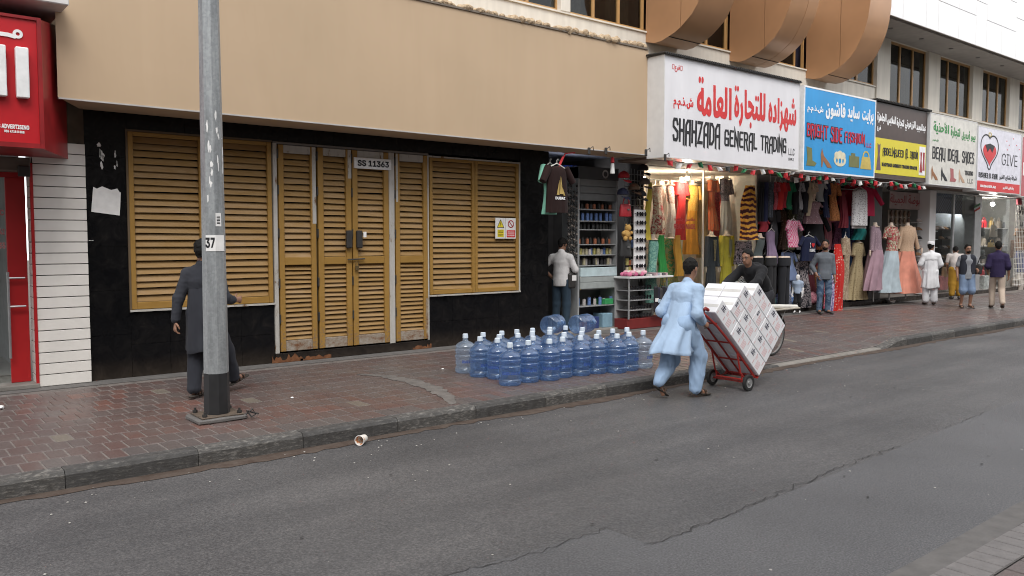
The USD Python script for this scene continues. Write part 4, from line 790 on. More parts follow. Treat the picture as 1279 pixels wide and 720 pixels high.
for i in range(6):
    a, b, d = WX[i], WX[i + 1], depths[i]
    obj('shop_back_wall', bx(a, b, d, d + 0.1, 0, 3.3 if i else 3.6), backs[i], bld)
    obj('shop_partition', [bx(b - 0.04, b + 0.04, FY + 0.08, 13.6, 0, 3.25 if i else 3.6)], backs[i], bld)
    obj('shop_floor', bx(a, b, FY + 0.06, d, 0.0, 0.10 if i else 0.03), M_floor, bld)
    obj('shop_ceiling', bx(a, b, FY + 0.01, d, 3.18, 3.26) if i else bx(a, b, FY + .01, d, 3.40, 3.46), mat('alcove_ceiling', (0.07, 0.075, 0.10), 0.7) if i == 0 else mat('ceiling_white', (0.6, 0.58, 0.55), 0.8) if i != 1 else M_in_cream, bld)
obj('sign_underside', bx(11.53, 33, G + 0.40, FY, 3.19, 3.24), mat('brown_soffit', (0.16, 0.11, 0.08), 0.8, var=0.3), bld)
obj('plinth', cbx(12.32, 24.6, FY - 0.06, FY + 0.05, 0.0, 0.13), M_black, bld); obj('plinth', cbx(24.63, 33, FY - 0.02, FY + 0.05, 0.0, 0.11), M_black, bld)
obj('shop_column', cbx(21.1, 21.75, FY - 0.03, FY + 0.3, 0.131, 3.19), mat('dark_column', (0.03, 0.027, 0.026), 0.4), bld)
obj('shop_column', cbx(24.52, 24.92, FY - 0.05, FY + 0.3, 0.131, 3.16), M_white_panel, bld); obj('shop_column', cbx(27.75, 28.25, FY - 0.01, FY + 0.3, 0.111, 3.10), M_sil, bld)
def front(a, b, z0, z1, n, y=FY + 0.0):
    for i in range(n):
        w = (b - a) / n; obj('shop_window', bx(a + w * i + .01, a + w * (i + 1) - .01, y + 0.02, y + 0.032, z0, z1), M_clear, bld)
front(12.35, 16.0, 0.14, 3.18, 2, FY); front(24.95, 26.2, 0.14, 3.1, 1); front(26.3, 27.7, 0.14, 3.1, 1); front(28.3, 30.6, 0.14, 3.1, 2)
obj('window_frame', [bx(26.2, 26.3, FY, FY + .06, 0.12, 3.1), bx(24.93, 24.949, FY, FY + .06, .12, 3.1)] + [bx(24.95, 33, FY + .0, FY + .06, 3.101, 3.14)], M_sil, bld)
obj('window_frame', [bx(14.16, 14.18, FY + 0.01, FY + .05, 0.14, 3.18), bx(16.001, 16.06, FY - 0.02, FY + .07, 0.14, 3.18)], M_in_cream, bld)

def loft(rows, n=32, nf=9, fl=None, seed=0, ph=0.0):
    """rows of (z, cx, cy, half width, half depth); fl = flute depth per row as a share of the width"""
    r = np.random.default_rng(seed); th = np.arange(n) * 2 * np.pi / n; V, F = [], []
    w1, w2 = r.uniform(0, 6.28, 2)
    for i, (z, cx, cy, a, b) in enumerate(rows):
        f = 0 if fl is None else fl[i]
        k = 1 + f * (np.sin(nf * th + w1 + 0.25 * i * ph) * 0.6 + np.sin((nf * 2 - 3) * th + w2) * 0.4)
        V.append(np.stack([cx + a * np.cos(th) * k, cy + b * np.sin(th) * k, np.full(n, z) + 0.02 * f * a * np.sin(nf * th + w1)], 1))
    V = np.vstack(V + [np.array([[rows[0][1], rows[0][2], rows[0][0]], [rows[-1][1], rows[-1][2], rows[-1][0]]])]); m = len(rows)
    for i in range(m - 1):
        for j in range(n):
            a, b, c, d = i * n + j, i * n + (j + 1) % n, (i + 1) * n + (j + 1) % n, (i + 1) * n + j; F += [(a, c, b), (a, d, c)]
    for j in range(n): F += [(m * n, j, (j + 1) % n), (m * n + 1, (m - 1) * n + (j + 1) % n, (m - 1) * n + j)]
    t = trimesh.Trimesh(V, F, process=False)
    if t.volume < 0: t.invert()
    return t
def interp_rows(keys, n):
    k = np.array(keys, float); t = np.linspace(0, 1, n)
    out = np.stack([np.interp(t, k[:, 0], k[:, j]) for j in range(k.shape[1])], 1)
    for _ in range(1): out[1:-1, 1:] = (out[:-2, 1:] + 2 * out[1:-1, 1:] + out[2:, 1:]) / 4
    return out
SHAPES = {  # t down from the shoulders: half width, depth ratio, flute
 'gown': [(0, .16, .5, 0), (.03, .40, .5, 0), (.12, .42, .62, 0), (.30, .33, .7, .02), (.36, .36, .75, .06), (1, .95, .75, .20)],
 'kurta': [(0, .22, .5, 0), (.04, .62, .45, 0), (.18, .60, .5, .01), (.38, .50, .5, .05), (1, .80, .45, .15)],
 'slim': [(0, .22, .5, 0), (.04, .72, .4, 0), (.2, .66, .45, .02), (.4, .54, .5, .06), (1, .95, .4, .17)],
 'tee': [(0, .25, .4, 0), (.06, .62, .3, 0), (.3, .60, .34, .04), (1, .66, .34, .09)],
 'drape': [(0, .5, .3, .12), (.3, .8, .35, .22), (.7, .72, .35, .25), (1, .95, .35, .28)],
 'skirt': [(0, .5, .5, .03), (.1, .55, .55, .06), (1, 1.0, .6, .14)]}
M_hanger = mat('hanger_white', (0.7, 0.68, 0.63), 0.5); M_mann = mat('mannequin_skin', (0.62, 0.50, 0.40), 0.45)
def garment(name, label, cat, px0, px1, py0, py1, Y, kind, m, sleeve=0.0, stand='hanger', group=None, m2=None, seed=1, turn=0, extra=None):
    pm = (px0 + px1) / 2
    w = (at(px1, py0, Y)[0] - at(px0, py0, Y)[0]) / 2; top = at(pm, py0, Y); bot = at(pm, py1, Y); h = top[2] - bot[2]
    rs_ = np.random.default_rng(seed * 7 + 1); turn = turn + float(rs_.uniform(-16, 16)) * (0.3 if stand == 'form' else 0.0 if extra else 1.0)
    t = thing(name, label, cat, (top[0], Y, bot[2]), turn, group)
    if kind == 'trousers':
        for s in (-1, 1):
            rows = [(h * (1 - u), s * w * 0.40 * (0.8 + 0.3 * u), 0, w * (0.47 - 0.16 * u), min(.10, w * .5) * (1 - .25 * u)) for u in np.linspace(0.12, 1, 12)]
            obj('trouser_leg', loft(rows, 18, 4, np.linspace(.01, .05, 12), seed + s), m, t, smooth=40)
        obj('waist', loft([(h * (1 - u), 0, 0, w * (.92 + .1 * u), min(.13, w * .6)) for u in np.linspace(0, 0.16, 4)], 22, 4, None, seed), m, t, smooth=40)
        if stand == 'form': obj('hip_form', loft([(h, 0, 0, w * .9, min(.12, w * .55)), (h + .035, 0, 0, w * .8, min(.1, w * .5))], 20), M_mann, t, smooth=30)
    else:
        k = interp_rows(SHAPES[kind], 22)
        dep = lambda a: min(a * w, 0.26)
        sway, lean = (0, 0) if extra else (rs_.uniform(-.06, .06), rs_.uniform(-.05, .05))
        rows = [(h * (1 - u), w * (sway * math.sin(u * 4.5) + lean * u), (0 if extra else .03) * math.sin(u * 5 + seed), a * w, dep(a) * b) for u, a, b, f in k]
        if m2 is None or kind not in ('gown', 'kurta', 'slim'):
            obj('body', loft(rows, 48, 6 + seed % 4, k[:, 3], seed, .5), m, t, smooth=50)
        else:
            cut = 8; obj('bodice', loft(rows[:cut + 1], 40, 8, k[:cut + 1, 3], seed, .4), m2, t, smooth=50)
            obj('skirt', loft([(rows[cut][0] + .004, rows[cut][1], rows[cut][2], rows[cut][3] * 1.02, rows[cut][4] * 1.02)] + rows[cut + 1:], 48, 7 + seed % 4, k[cut:, 3], seed, .5), m, t, smooth=50)
        if sleeve:
            sw = {'gown': .36, 'kurta': .56, 'slim': .62, 'tee': .55}.get(kind, .5) * w
            for s in (-1, 1):
                ln = sleeve * h; p0 = np.array([s * sw, 0, h * .955]); p1 = p0 + [s * w * (.42 if kind == 'tee' else .26), -0.03, -ln]
                q = [p0 + (p1 - p0) * u for u in np.linspace(-.06, 1, 6)]
                r0 = min(.085, h * .09) if kind == 'tee' else min(.065, h * .06)
                obj('sleeve', tube(q, np.linspace(r0, r0 * .85, 6), 12), m2 if m2 is not None and kind != 'tee' else m, t, smooth=50)
    if stand == 'hanger' and kind not in ('drape', 'trousers', 'skirt'):
        obj('hanger', [tube([(-w * .55, 0, h * .96), (0, 0, h + .05), (w * .55, 0, h * .96)], .009, 6), tube([(0, 0, h + .05), (0, 0, h + .10), (.03, 0, h + .13), (.05, 0, h + .10)], .005, 6)], M_hanger, t)
    elif stand in ('mannequin', 'bust'):
        obj('neck_form', lathe([(.0001, h + .085), (.045, h + .08), (.05, h + .04), (.06, h), (.12, h - .03), (.0001, h - .05)][::-1], 16), M_mann, t, smooth=40)
        for s in (-1, 1):
            if sleeve > .25 and stand == 'mannequin': obj('hand_form', tube([(s * w * (.62 + .26), -.03, h * .955 - sleeve * h - u) for u in (-.03, .04, .09, .13)], [.022, .026, .022, .008], 8), M_mann, t, smooth=40)
        if stand == 'mannequin' and bot[2] > 0.25: obj('pole', tube([(0, 0, 0.02), (0, 0, 0.10 - bot[2] + .03)], .02), M_metal, t)
    if extra: extra(t, w, h)
    return t
fb = fabric
C = dict(cream=(0.62, .56, .47), red=(.50, .03, .03), orange=(.58, .24, .03), yellow=(.52, .42, .05), mint=(.28, .52, .42), green=(.06, .28, .08), char=(.05, .055, .065), navy=(.022, .026, .06), black=(.014, .014, .016), white=(.72, .72, .72), mauve=(.28, .18, .22), blue=(.16, .26, .42), pink=(.60, .20, .22), beige=(.42, .34, .24), gold=(.40, .28, .09), teal=(.02, .20, .19), brown=(.12, .06, .03), grey=(.20, .20, .21), peach=(.68, .28, .20))
# --- dress shop window
gw = 'dresses hanging in the lit shop window'
U = 11.55
garment('dress', 'cream dress with maroon printed hem hanging first from the left in the lit window', 'dress', 813, 830, 231, 293, U, 'slim', fb('cream_maroon', C['cream'], (.35, .05, .06), 'floral', 9), stand='bust', group=gw, seed=1, m2=fb('cream_brocade', C['cream'], (.40, .18, .14), 'floral', 22))
garment('dress', 'pale pink patterned dress hanging second from the left in the lit window', 'dress', 829, 845, 230, 296, U, 'slim', fb('pale_pink', (.62, .48, .44), (.66, .60, .54), 'floral', 18), stand='bust', group=gw, seed=2, m2=fb('pink_neck', (.60, .48, .44), (.30, .12, .08), 'floral', 25))
garment('dress', 'bright red dress hanging in the lit window', 'dress', 844, 858, 226, 300, U, 'slim', fb('red_silk', C['red']), .2, stand='bust', group=gw, seed=3)
garment('dress', 'orange yellow dress with braided neckline hanging in the lit window', 'dress', 857, 873, 230, 318, U, 'slim', fb('amber_silk', C['orange']), .18, stand='bust', group=gw, seed=4, m2=fb('amber_neck', C['orange'], (.62, .40, .10), 'floral', 30))
garment('dress', 'tan golden dress between the orange ones in the lit window', 'dress', 872, 885, 228, 322, U + .1, 'slim', fb('tan_gold', (.48, .34, .16)), stand='bust', group=gw, seed=5)
garment('dress', 'orange red patterned dress hanging in the lit window', 'dress', 884, 897, 224, 288, U, 'slim', fb('vermilion', (.58, .11, .04), (.50, .18, .08), 'floral', 20), .2, stand='bust', group=gw, seed=6)
garment('dress', 'pale grey dress with dark embroidered bodice in the lit window', 'dress', 898, 916, 222, 300, U, 'slim', fb('pale_grey', (.50, .47, .44)), .22, stand='bust', group=gw, seed=7, m2=fb('dark_bodice', (.10, .08, .11), (.28, .22, .22), 'floral', 30))
for i, (lb, p0, p1, q1, cc, kd) in enumerate((('white dress with gold yoke behind the maroon hemmed one', 821, 833, 300, (.66, .62, .55), 'plain'), ('rose pink dress behind the pale pink and red ones', 838, 849, 305, (.55, .24, .26), 'plain'), ('peach dress behind the red and orange ones', 853, 862, 300, (.64, .40, .26), 'plain'), ('yellow printed dress behind the tan golden one', 868, 878, 304, (.58, .44, .10), 'floral'), ('cream dress behind the orange red one', 880, 888, 310, (.62, .56, .46), 'plain'), ('scarlet dress hanging between the orange red and grey ones', 891, 901, 300, (.55, .06, .05), 'floral'), ('white patterned dress at the right end of the lit window', 914, 925, 298, (.62, .58, .54), 'floral'))):
    garment('dress', lb + ' in the lit window', 'dress', p0, p1, 231, q1, U + .28, 'slim', fb('back_dress_%d' % i, cc, tuple(np.array(cc) * .55), kd, 16), .18, stand='bust', group=gw, seed=200 + i)
gl = 'dressed mannequins in the shop window'
L_ = 11.28
garment('mannequin', 'mannequin in a mint green patterned kurta at the left end of the window', 'mannequin', 806, 824, 298, 378, 11.0, 'kurta', fb('mint_print', C['mint'], (.12, .30, .26), 'floral', 14), 0, 'mannequin', gl, seed=11)
garment('mannequin', 'mannequin in a green and gold printed dress with green shawl', 'mannequin', 824, 850, 296, 380, L_, 'kurta', fb('green_print', (.30, .30, .14), (.07, .26, .09), 'floral', 7, c3=(.52, .30, .06)), .38, 'mannequin', gl, seed=12)
for nm, lb, a, b, m in (('shawl', 'green shawl over the printed dress in the window', 821, 833, fb('green_shawl', (.05, .34, .08))), ('shawl', 'orange shawl over the printed dress in the window', 842, 853, fb('orange_shawl', (.62, .30, .05)))):
    garment(nm, lb, 'shawl', a, b, 294, 345, 11.08, 'drape', m, stand='none', seed=13)
def chest_gold(t, w, h): obj('neck_embroidery', upright(Polygon([(-.05, h * .93), (.05, h * .93), (.012, h * .62), (-.012, h * .62)]), -min(w * .6, .16) * .62 - .012, .01), fb('gold_thread', (.35, .27, .12), (.10, .09, .08), 'floral', 60), t)
garment('mannequin', 'mannequin in a charcoal kurta with gold neck embroidery', 'mannequin', 880, 897, 294, 378, L_, 'kurta', fb('charcoal', C['char']), .42, 'mannequin', gl, seed=14, extra=chest_gold)
garment('mannequin', 'mannequin in a plain mustard yellow kurta', 'mannequin', 897, 918, 293, 382, L_, 'kurta', fb('mustard_kurta', C['yellow']), .40, 'mannequin', gl, seed=15, extra=lambda t, w, h: obj('neck_embroidery', upright(Polygon([(-.05, h * .93), (.05, h * .93), (.05, h * .8), (0, h * .68), (-.05, h * .8)]), -min(w * .6, .16) * .62 - .012, .01), fb('grey_thread', (.22, .21, .14)), t))
garment('mannequin', 'mannequin in a black and white checked dress with black bodice', 'mannequin', 919, 938, 300, 376, 11.15, 'kurta', fb('bw_check', C['black'], C['white'], 'check', 34), .35, 'mannequin', gl, seed=16, m2=fb('bw_lace', C['black'], (.45, .35, .42), 'floral', 26))
garment('scarf', 'yellow scarf hanging at the left end of the dress window', 'scarf', 806, 815, 228, 300, 10.85, 'drape', fb('yellow_scarf', (.50, .40, .06)), stand='none', seed=17)
garment('scarf', 'orange, black and maroon swirl scarf hanging beside the window frame', 'scarf', 928, 944, 232, 300, 10.82, 'drape', fb('swirl', (.62, .32, .05), (.06, .02, .02), 'zig', 2.6, c3=(.34, .09, .05)), stand='none', seed=18)
rail = thing('clothes_rail', 'steel rail the window dresses hang from', 'rail', (0, 0, 0)); obj('bar', tube([(12.9, U, 2.98), (16.0, U, 2.98)], .014), M_metal, rail); obj('bracket', [tube([(x, U, 2.98), (x, U, 3.18)], .008) for x in (13.0, 14.5, 15.9)], M_metal, rail)
def printed(name, label, words, px0, px1, py0, py1, Y, m, back=None):
    a, b = at(px0, py0, Y), at(px1, py1, Y); t = thing(name, label, 'notice', (0, 0, 0)); H = (a[2] - b[2]) / len(words)
    if back: obj('sheet', upright(sbox(a[0] - .03, b[2] - .02, b[0] + .03, a[2] + .02), Y + .001, .002), back, t)
    for i, (wd, ar) in enumerate(words):
        z = a[2] - H * (i + 1); s = font_shape(arabic(wd), True, 700) if ar else font_shape(wd)
        obj('lettering', upright(fit(s, a[0], b[0], z + H * .18, z + H * .9), Y - .0015, .0015), m, t)
M_noticered = mat('notice_red', (.45, .05, .05), .6)
printed('window_notice', 'red lettering stuck on the dress shop window', (('تنزيلات', True), ('SALE 50% OFF', False)) if False else (('ملابس جاهزة', True), ('READY MADE', False)), 842, 868, 270, 288, FY + .016, M_noticered)
# --- rails shop
rr = thing('clothes_rail', 'long rail of hanging clothes under the blue sign', 'rail', (0, 0, 0)); obj('bar', tube([(16.1, 10.78, 2.99), (21.0, 10.78, 2.99)], .015), M_metal, rr); obj('bracket', [tube([(x, 10.78, 2.99), (x, 10.78, 3.19)], .008) for x in (16.3, 18.5, 20.8)], M_metal, rr)
row = [('trousers', 'black jeans', C['black'], 947, 954, 277), ('trousers', 'dark navy jeans', C['navy'], 953, 960, 277), ('trousers', 'washed black jeans', C['char'], 959, 966, 272), ('tee', 'maroon printed top', (.22, .04, .05), 965, 972, 262), ('tee', 'bright red top', C['red'], 971, 979, 262),
       ('tee', 'dark crimson top', (.30, .02, .03), 978, 984, 260), ('tee', 'deep green top', (.02, .14, .07), 983, 991, 262), ('trousers', 'black trousers', C['black'], 990, 998, 268), ('tee', 'grey striped top', C['grey'], 996, 1003, 262), ('trousers', 'black leggings', (.02, .02, .025), 1002, 1010, 266),
       ('tee', 'beige knitted top', C['beige'], 1008, 1015, 270), ('tee', 'white and brown jacket', (.32, .24, .18), 1013, 1020, 262), ('tee', 'pale grey shirt', (.35, .36, .36), 1020, 1030, 252), ('kurta', 'navy long coat', C['navy'], 1028, 1037, 272), ('kurta', 'rust brown printed dress', (.28, .11, .04), 1036, 1048, 276)]
for i, (k, n, c, a, b, z) in enumerate(row):
    garment('trousers' if k == 'trousers' else 'shirt', '%s hanging %s on the rail under the blue sign' % (n, ('first', 'second', 'third', 'fourth', 'fifth', 'sixth', 'seventh', 'eighth', 'ninth', 'tenth', 'eleventh', 'twelfth', 'thirteenth', 'fourteenth', 'last')[i]), 'trousers' if k == 'trousers' else 'clothes', a, b, 228, z, 10.78, k, fb('rail_%d' % i, c, tuple(np.array(c) * 1.9), ('plain', 'plain', 'floral', 'floral', 'plain', 'plain', 'plain', 'plain', 'stripe', 'plain', 'plain', 'floral', 'plain', 'plain', 'floral')[i], 16), .3 if k != 'trousers' else 0, group='clothes on the rail under the blue sign', seed=30 + i)
garment('blouse', 'pink and white gingham blouse hanging in the middle of the clothes shop', 'blouse', 980, 1002, 276, 309, 10.8, 'tee', fb('gingham', (.60, .08, .20), (.70, .45, .52), 'check', 22), .3, seed=50)
garment('dress', 'mauve sleeveless dress behind the gingham blouse', 'dress', 955, 972, 288, 330, 11.0, 'kurta', fb('mauve_d', (.30, .22, .33)), seed=51)
garment('shirt', 'red top on a hanger beside the mauve dress', 'clothes', 944, 962, 274, 290, 11.05, 'tee', fb('rtop', (.45, .05, .07)), .3, seed=52)
def idubai(t, w, h):
    y = -min(.2, w * .2) - .012
    m = mat('print_white', (.75, .75, .75), .6); obj('print', upright(fit(font_shape('I'), -.10, -.07, h * .55, h * .75), y, .003), m, t); obj('print_heart', upright(fit(heart, -.03, .10, h * .54, h * .74), y, .003), M_signred, t); obj('print', upright(fit(font_shape('DUBAI'), -.11, .12, h * .38, h * .5), y, .003), m, t)
garment('t_shirt', 'navy T-shirt printed I heart DUBAI', 't-shirt', 997, 1023, 296, 326, 10.7, 'tee', fb('navy_tee', (.016, .02, .05)), .32, seed=53, extra=idubai)
garment('t_shirt', 'grey vest top on a bust form at the left of the clothes shop', 'top', 941, 957, 296, 322, 10.9, 'tee', fb('grey_vest', (.10, .12, .12)), .0, 'mannequin', seed=54)
garment('dress', 'dark paisley shawl dress hanging above the navy T-shirt', 'dress', 1004, 1026, 252, 280, 10.82, 'kurta', fb('paisley', (.20, .12, .13), (.32, .22, .24), 'dots', 20), .2, seed=55)
garment('coat', 'black coat spread behind the navy T-shirt', 'coat', 1002, 1034, 268, 305, 10.95, 'tee', fb('black_coat', C['black']), .5, seed=56)
garment('dress', 'blue denim child dress hanging low behind the child mannequin', 'dress', 975, 994, 315, 350, 10.95, 'kurta', fb('denim_dress', (.17, .22, .36)), .3, seed=57)
garment('dress', 'patterned black and white dress hanging low beside the navy T-shirt', 'dress', 994, 1012, 322, 384, 10.9, 'kurta', fb('bw_dress', (.04, .04, .05), (.45, .40, .40), 'floral', 12), .3, seed=58)
garment('dress', 'blue and white printed dress hanging low in the clothes shop', 'dress', 972, 990, 345, 388, 11.0, 'kurta', fb('bluewhite', (.12, .18, .34), (.55, .55, .6), 'floral', 12), .2, seed=59)
for i, (a, b) in enumerate(((941, 952), (957, 969), (973, 986))):
    garment('trouser_form', ('left', 'middle', 'right')[i] + ' black jeans on a cream half body form', 'display form', a, b, 322, 384, 10.65, 'trousers', fb('form_jeans_%d' % i, ((.018, .018, .02), (.03, .03, .032), (.025, .026, .03))[i]), stand='form', group='jeans on half body forms', seed=60 + i)
garment('dress', 'red print dress hanging beside the man in grey shirt', 'dress', 1029, 1040, 318, 385, 10.6, 'kurta', fb('redp', (.42, .05, .09), (.55, .30, .34), 'floral', 12), .3, seed=63)
garment('scarf', 'white and lilac scarf hanging beside the man in grey shirt', 'scarf', 1035, 1045, 318, 388, 10.55, 'drape', fb('lilac', (.58, .54, .64), (.20, .16, .38), 'floral', 12), stand='none', seed=64)
garment('scarf', 'bright red scarf with white motif hanging near the beige dress', 'scarf', 1041, 1054, 305, 388, 10.5, 'drape', fb('redscarf', (.50, .025, .02), (.60, .35, .28), 'dots', 14), stand='none', seed=65)
garment('dress', 'beige patterned dress hanging left of the golden lace gown', 'dress', 1048, 1064, 296, 374, 10.7, 'kurta', fb('beige_d', C['beige'], (.26, .18, .12), 'floral', 14), .25, seed=66)
garment('mannequin', 'mannequin in a golden lace gown left of the mauve gown', 'mannequin', 1061, 1082, 302, 374, 10.85, 'gown', fb('gold_lace', (.36, .29, .17), (.24, .18, .09), 'dots', 18), .2, 'mannequin', 'gowned mannequins', seed=67)
garment('jacket', 'white jacket with black specks hanging from the canopy', 'jacket', 1060, 1088, 236, 282, 10.55, 'tee', fb('specked', (.66, .65, .65), (.08, .05, .06), 'dots', 24), .0, seed=68, extra=lambda t, w, h: obj('fringe', [tube([(x, 0, 0.0), (x + .01, 0, -.07)], .012, 5) for x in np.linspace(-w * .6, w * .6, 14)], fb('fringe', (.62, .60, .60)), t))
garment('shirt', 'crimson top hanging behind the white jacket', 'clothes', 1054, 1094, 233, 270, 10.75, 'tee', fb('crims', (.40, .02, .06)), .55, seed=69)
garment('shirt', 'maroon scarf hanging left of the white jacket', 'scarf', 1048, 1060, 240, 285, 10.7, 'drape', fb('marn', (.16, .02, .03)), stand='none', seed=70)
garment('dress', 'teal dress hanging under the white jacket', 'dress', 1062, 1084, 276, 300, 10.85, 'kurta', fb('teal_d', C['teal']), .0, seed=71)
gg = 'gowned mannequins'
garment('mannequin', 'mannequin in a long mauve evening gown with sheer sleeves', 'mannequin', 1080, 1106, 282, 362, 10.55, 'gown', fb('mauve_gown', (.34, .22, .26), rough=.6), .35, 'mannequin', gg, seed=72, m2=fb('mauve_lace', (.24, .17, .20), (.36, .26, .28), 'dots', 26))
garment('mannequin', 'mannequin in a pale blue gown with flowered bodice', 'mannequin', 1102, 1124, 282, 365, 10.55, 'gown', fb('pale_blue', (.42, .50, .54), rough=.6), .15, 'mannequin', gg, seed=73, m2=fb('flower_bodice', (.52, .46, .34), (.40, .05, .07), 'floral', 14, c3=(.12, .12, .06)))
garment('mannequin', 'mannequin in a peach tulle gown with beige bodice', 'mannequin', 1119, 1148, 282, 366, 10.5, 'gown', fb('peach_tulle', C['peach'], rough=.7), .3, 'mannequin', gg, seed=74, m2=fb('beige_lace', (.46, .32, .22), (.34, .22, .14), 'dots', 26))
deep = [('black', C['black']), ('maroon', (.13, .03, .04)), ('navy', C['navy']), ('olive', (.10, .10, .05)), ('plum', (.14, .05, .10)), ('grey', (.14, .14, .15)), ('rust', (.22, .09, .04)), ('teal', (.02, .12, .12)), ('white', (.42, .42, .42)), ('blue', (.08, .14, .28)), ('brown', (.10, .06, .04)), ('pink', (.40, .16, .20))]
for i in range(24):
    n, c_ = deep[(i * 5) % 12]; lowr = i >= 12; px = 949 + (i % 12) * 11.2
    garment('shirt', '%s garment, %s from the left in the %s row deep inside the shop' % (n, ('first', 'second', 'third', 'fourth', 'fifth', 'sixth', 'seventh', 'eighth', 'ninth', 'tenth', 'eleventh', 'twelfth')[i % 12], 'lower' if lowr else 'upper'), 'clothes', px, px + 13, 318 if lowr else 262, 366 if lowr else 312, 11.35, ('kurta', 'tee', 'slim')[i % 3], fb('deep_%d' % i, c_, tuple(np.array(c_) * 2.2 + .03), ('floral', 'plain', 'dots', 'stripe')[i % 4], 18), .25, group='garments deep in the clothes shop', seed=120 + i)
for i in range(9):
    p = at(950 + i * 13, 384, 11.05); solo('garment_bundle', noisy(trimesh.creation.icosphere(3, .2), .07, 6, i).apply_transform(np.diag([1.0, .8, .9, 1])).apply_translation((p[0], 11.1, .26)), fb('bundle_%d' % i, deep[(i * 7) % 12][1], tuple(np.array(deep[(i * 7) % 12][1]) * 2 + .05), 'floral', 14), ('first', 'second', 'third', 'fourth', 'fifth', 'sixth', 'seventh', 'eighth', 'ninth')[i] + ' heap of folded clothes from the left on the clothes shop floor', 'clothes heap', 'heaps of clothes on the shop floor', smooth=60)
# white child mannequin
M_mwhite = mat('mannequin_white', (.72, .71, .70), .35)
# --- gown shop fittings
printed('calligraphy_board', 'pale board of red calligraphy over the gown mannequins', (('الموضة الجميلة', True),), 1112, 1154, 240, 262, 11.2, mat('calli_red', (.30, .05, .06), .6), mat('board_pink', (.42, .33, .32), .7))
lat = thing('bracelet_rack', 'dark rack of brown bracelets over the pale blue gown', 'rack', (0, 0, 0))
a, b = at(1110, 262, 11.3), at(1136, 290, 11.3); obj('panel', bx(a[0], b[0], 11.31, 11.33, b[2], a[2]), mat('rack_pale', (.35, .30, .25), .8), lat)
for i in range(5):
    for j in range(3):
        x = a[0] + (b[0] - a[0]) * (i + .5) / 5; z = b[2] + (a[2] - b[2]) * (j + .5) / 3; obj('bracelet', loft([(z - .09, x, 11.27, .03, .02), (z, x, 11.27, .075, .03), (z + .09, x, 11.27, .03, .02)], 10), mat('bead_%d' % (i % 2), ((.10, .05, .03), (.16, .10, .05))[i % 2], .5), lat)
sh = thing('shoe_rack', 'white wall shelves of shoes right of the peach gown', 'rack', (0, 0, 0)); a, b = at(1144, 268, 11.2), at(1166, 330, 11.2)
shoe_cls = proto('shoe')
SHOE = [loft([(0.0, 0, 0, .10, .035), (.02, 0, 0, .11, .04), (.05, -.02, 0, .085, .032), (.09, -.05, 0, .045, .028)], 14), bx(-.11, .11, -.04, .04, -.012, 0)]
for k, (c, m) in enumerate((('a', mat('shoe_black', (.02, .02, .02), .4)), ('b', mat('shoe_tan', (.25, .13, .06), .5)), ('c', mat('shoe_pale', (.5, .42, .38), .5)))):
    cl = stage.CreateClassPrim('/World/Looks/kind_shoe_' + c); obj('upper', SHOE[0], m, cl, smooth=40); obj('sole', SHOE[1], mat('sole_dark', (.04, .03, .03), .7), cl)
SHOECLS = [stage.GetPrimAtPath('/World/Looks/kind_shoe_' + c) for c in 'abc']
for j in range(6):
    z = b[2] + (a[2] - b[2]) * j / 6; obj('shelf', bx(a[0], b[0], 11.1, 11.35, z, z + .015), M_white_panel, sh)
    for i in range(3): instance(SHOECLS[(i + j) % 3], 'shoe', 'shoe standing on the white wall shelves right of the peach gown', 'shoe', (a[0] + .15 + i * .28, 11.16, z + .03), -25, 'shoes on the white wall shelves')
# --- shoe and bag shops on the right
bagmats = [mat('bag_grey', (.30, .27, .25), .5), mat('bag_black', (.03, .03, .03), .4), mat('bag_cream', (.46, .40, .34), .5), mat('bag_gold', (.40, .27, .10), .45, metal=.2), mat('bag_red', (.42, .02, .03), .45), mat('bag_tan', (.30, .16, .08), .5)]
def handbag(label, px, py, Y, w, h, m, cat='handbag', group='bags in the right hand shop windows'):
    c = at(px, py, Y); t = thing('handbag', label, cat, (c[0], Y, c[2] - h / 2), 0, group)
    obj('body', noisy(loft([(0, 0, 0, w * .5, .07), (h * .1, 0, 0, w * .52, .08), (h * .7, 0, 0, w * .46, .07), (h, 0, 0, w * .42, .03)], 24), .006, 8), m, t, smooth=50)
    obj('handle', tube([(w * .28 * math.cos(q), -.02, h * .95 + h * .62 * math.sin(q)) for q in np.linspace(0, np.pi, 9)], .011, 6), m, t)
    obj('clasp', bx(-.03, .03, -.092, -.07, h * .5, h * .62), M_metal, t)
for i, (lb, px, py, w, h, k) in enumerate((('grey handbag hanging left in the bag window', 1214, 288, .42, .34, 0), ('black handbag hanging in the middle of the bag window', 1226, 290, .36, .30, 1), ('cream embossed handbag hanging right in the bag window', 1241, 289, .52, .40, 2), ('golden bag on the shelf below the cream handbag', 1238, 306, .5, .16, 3), ('black bag low in the bag window', 1226, 318, .48, .3, 1), ('red purse held up in the window behind the walkers', 1226, 340, .4, .16, 4), ('grey bag low behind the man in navy shirt', 1214, 330, .4, .3, 0), ('tan bag at the bottom of the shoe window', 1180, 340, .4, .3, 5), ('black bag at the far right window', 1272, 330, .4, .35, 1), ('cream bag at the foot of the far right window', 1266, 352, .4, .3, 2))):
    handbag(lb, px, py, 11.25, w, h, bagmats[k])
bsh = thing('bag_shelves', 'white shelves of small bags at the back of the bag shop', 'shelf', (0, 0, 0))
a, b = at(1206, 262, 12.0), at(1260, 350, 12.0)
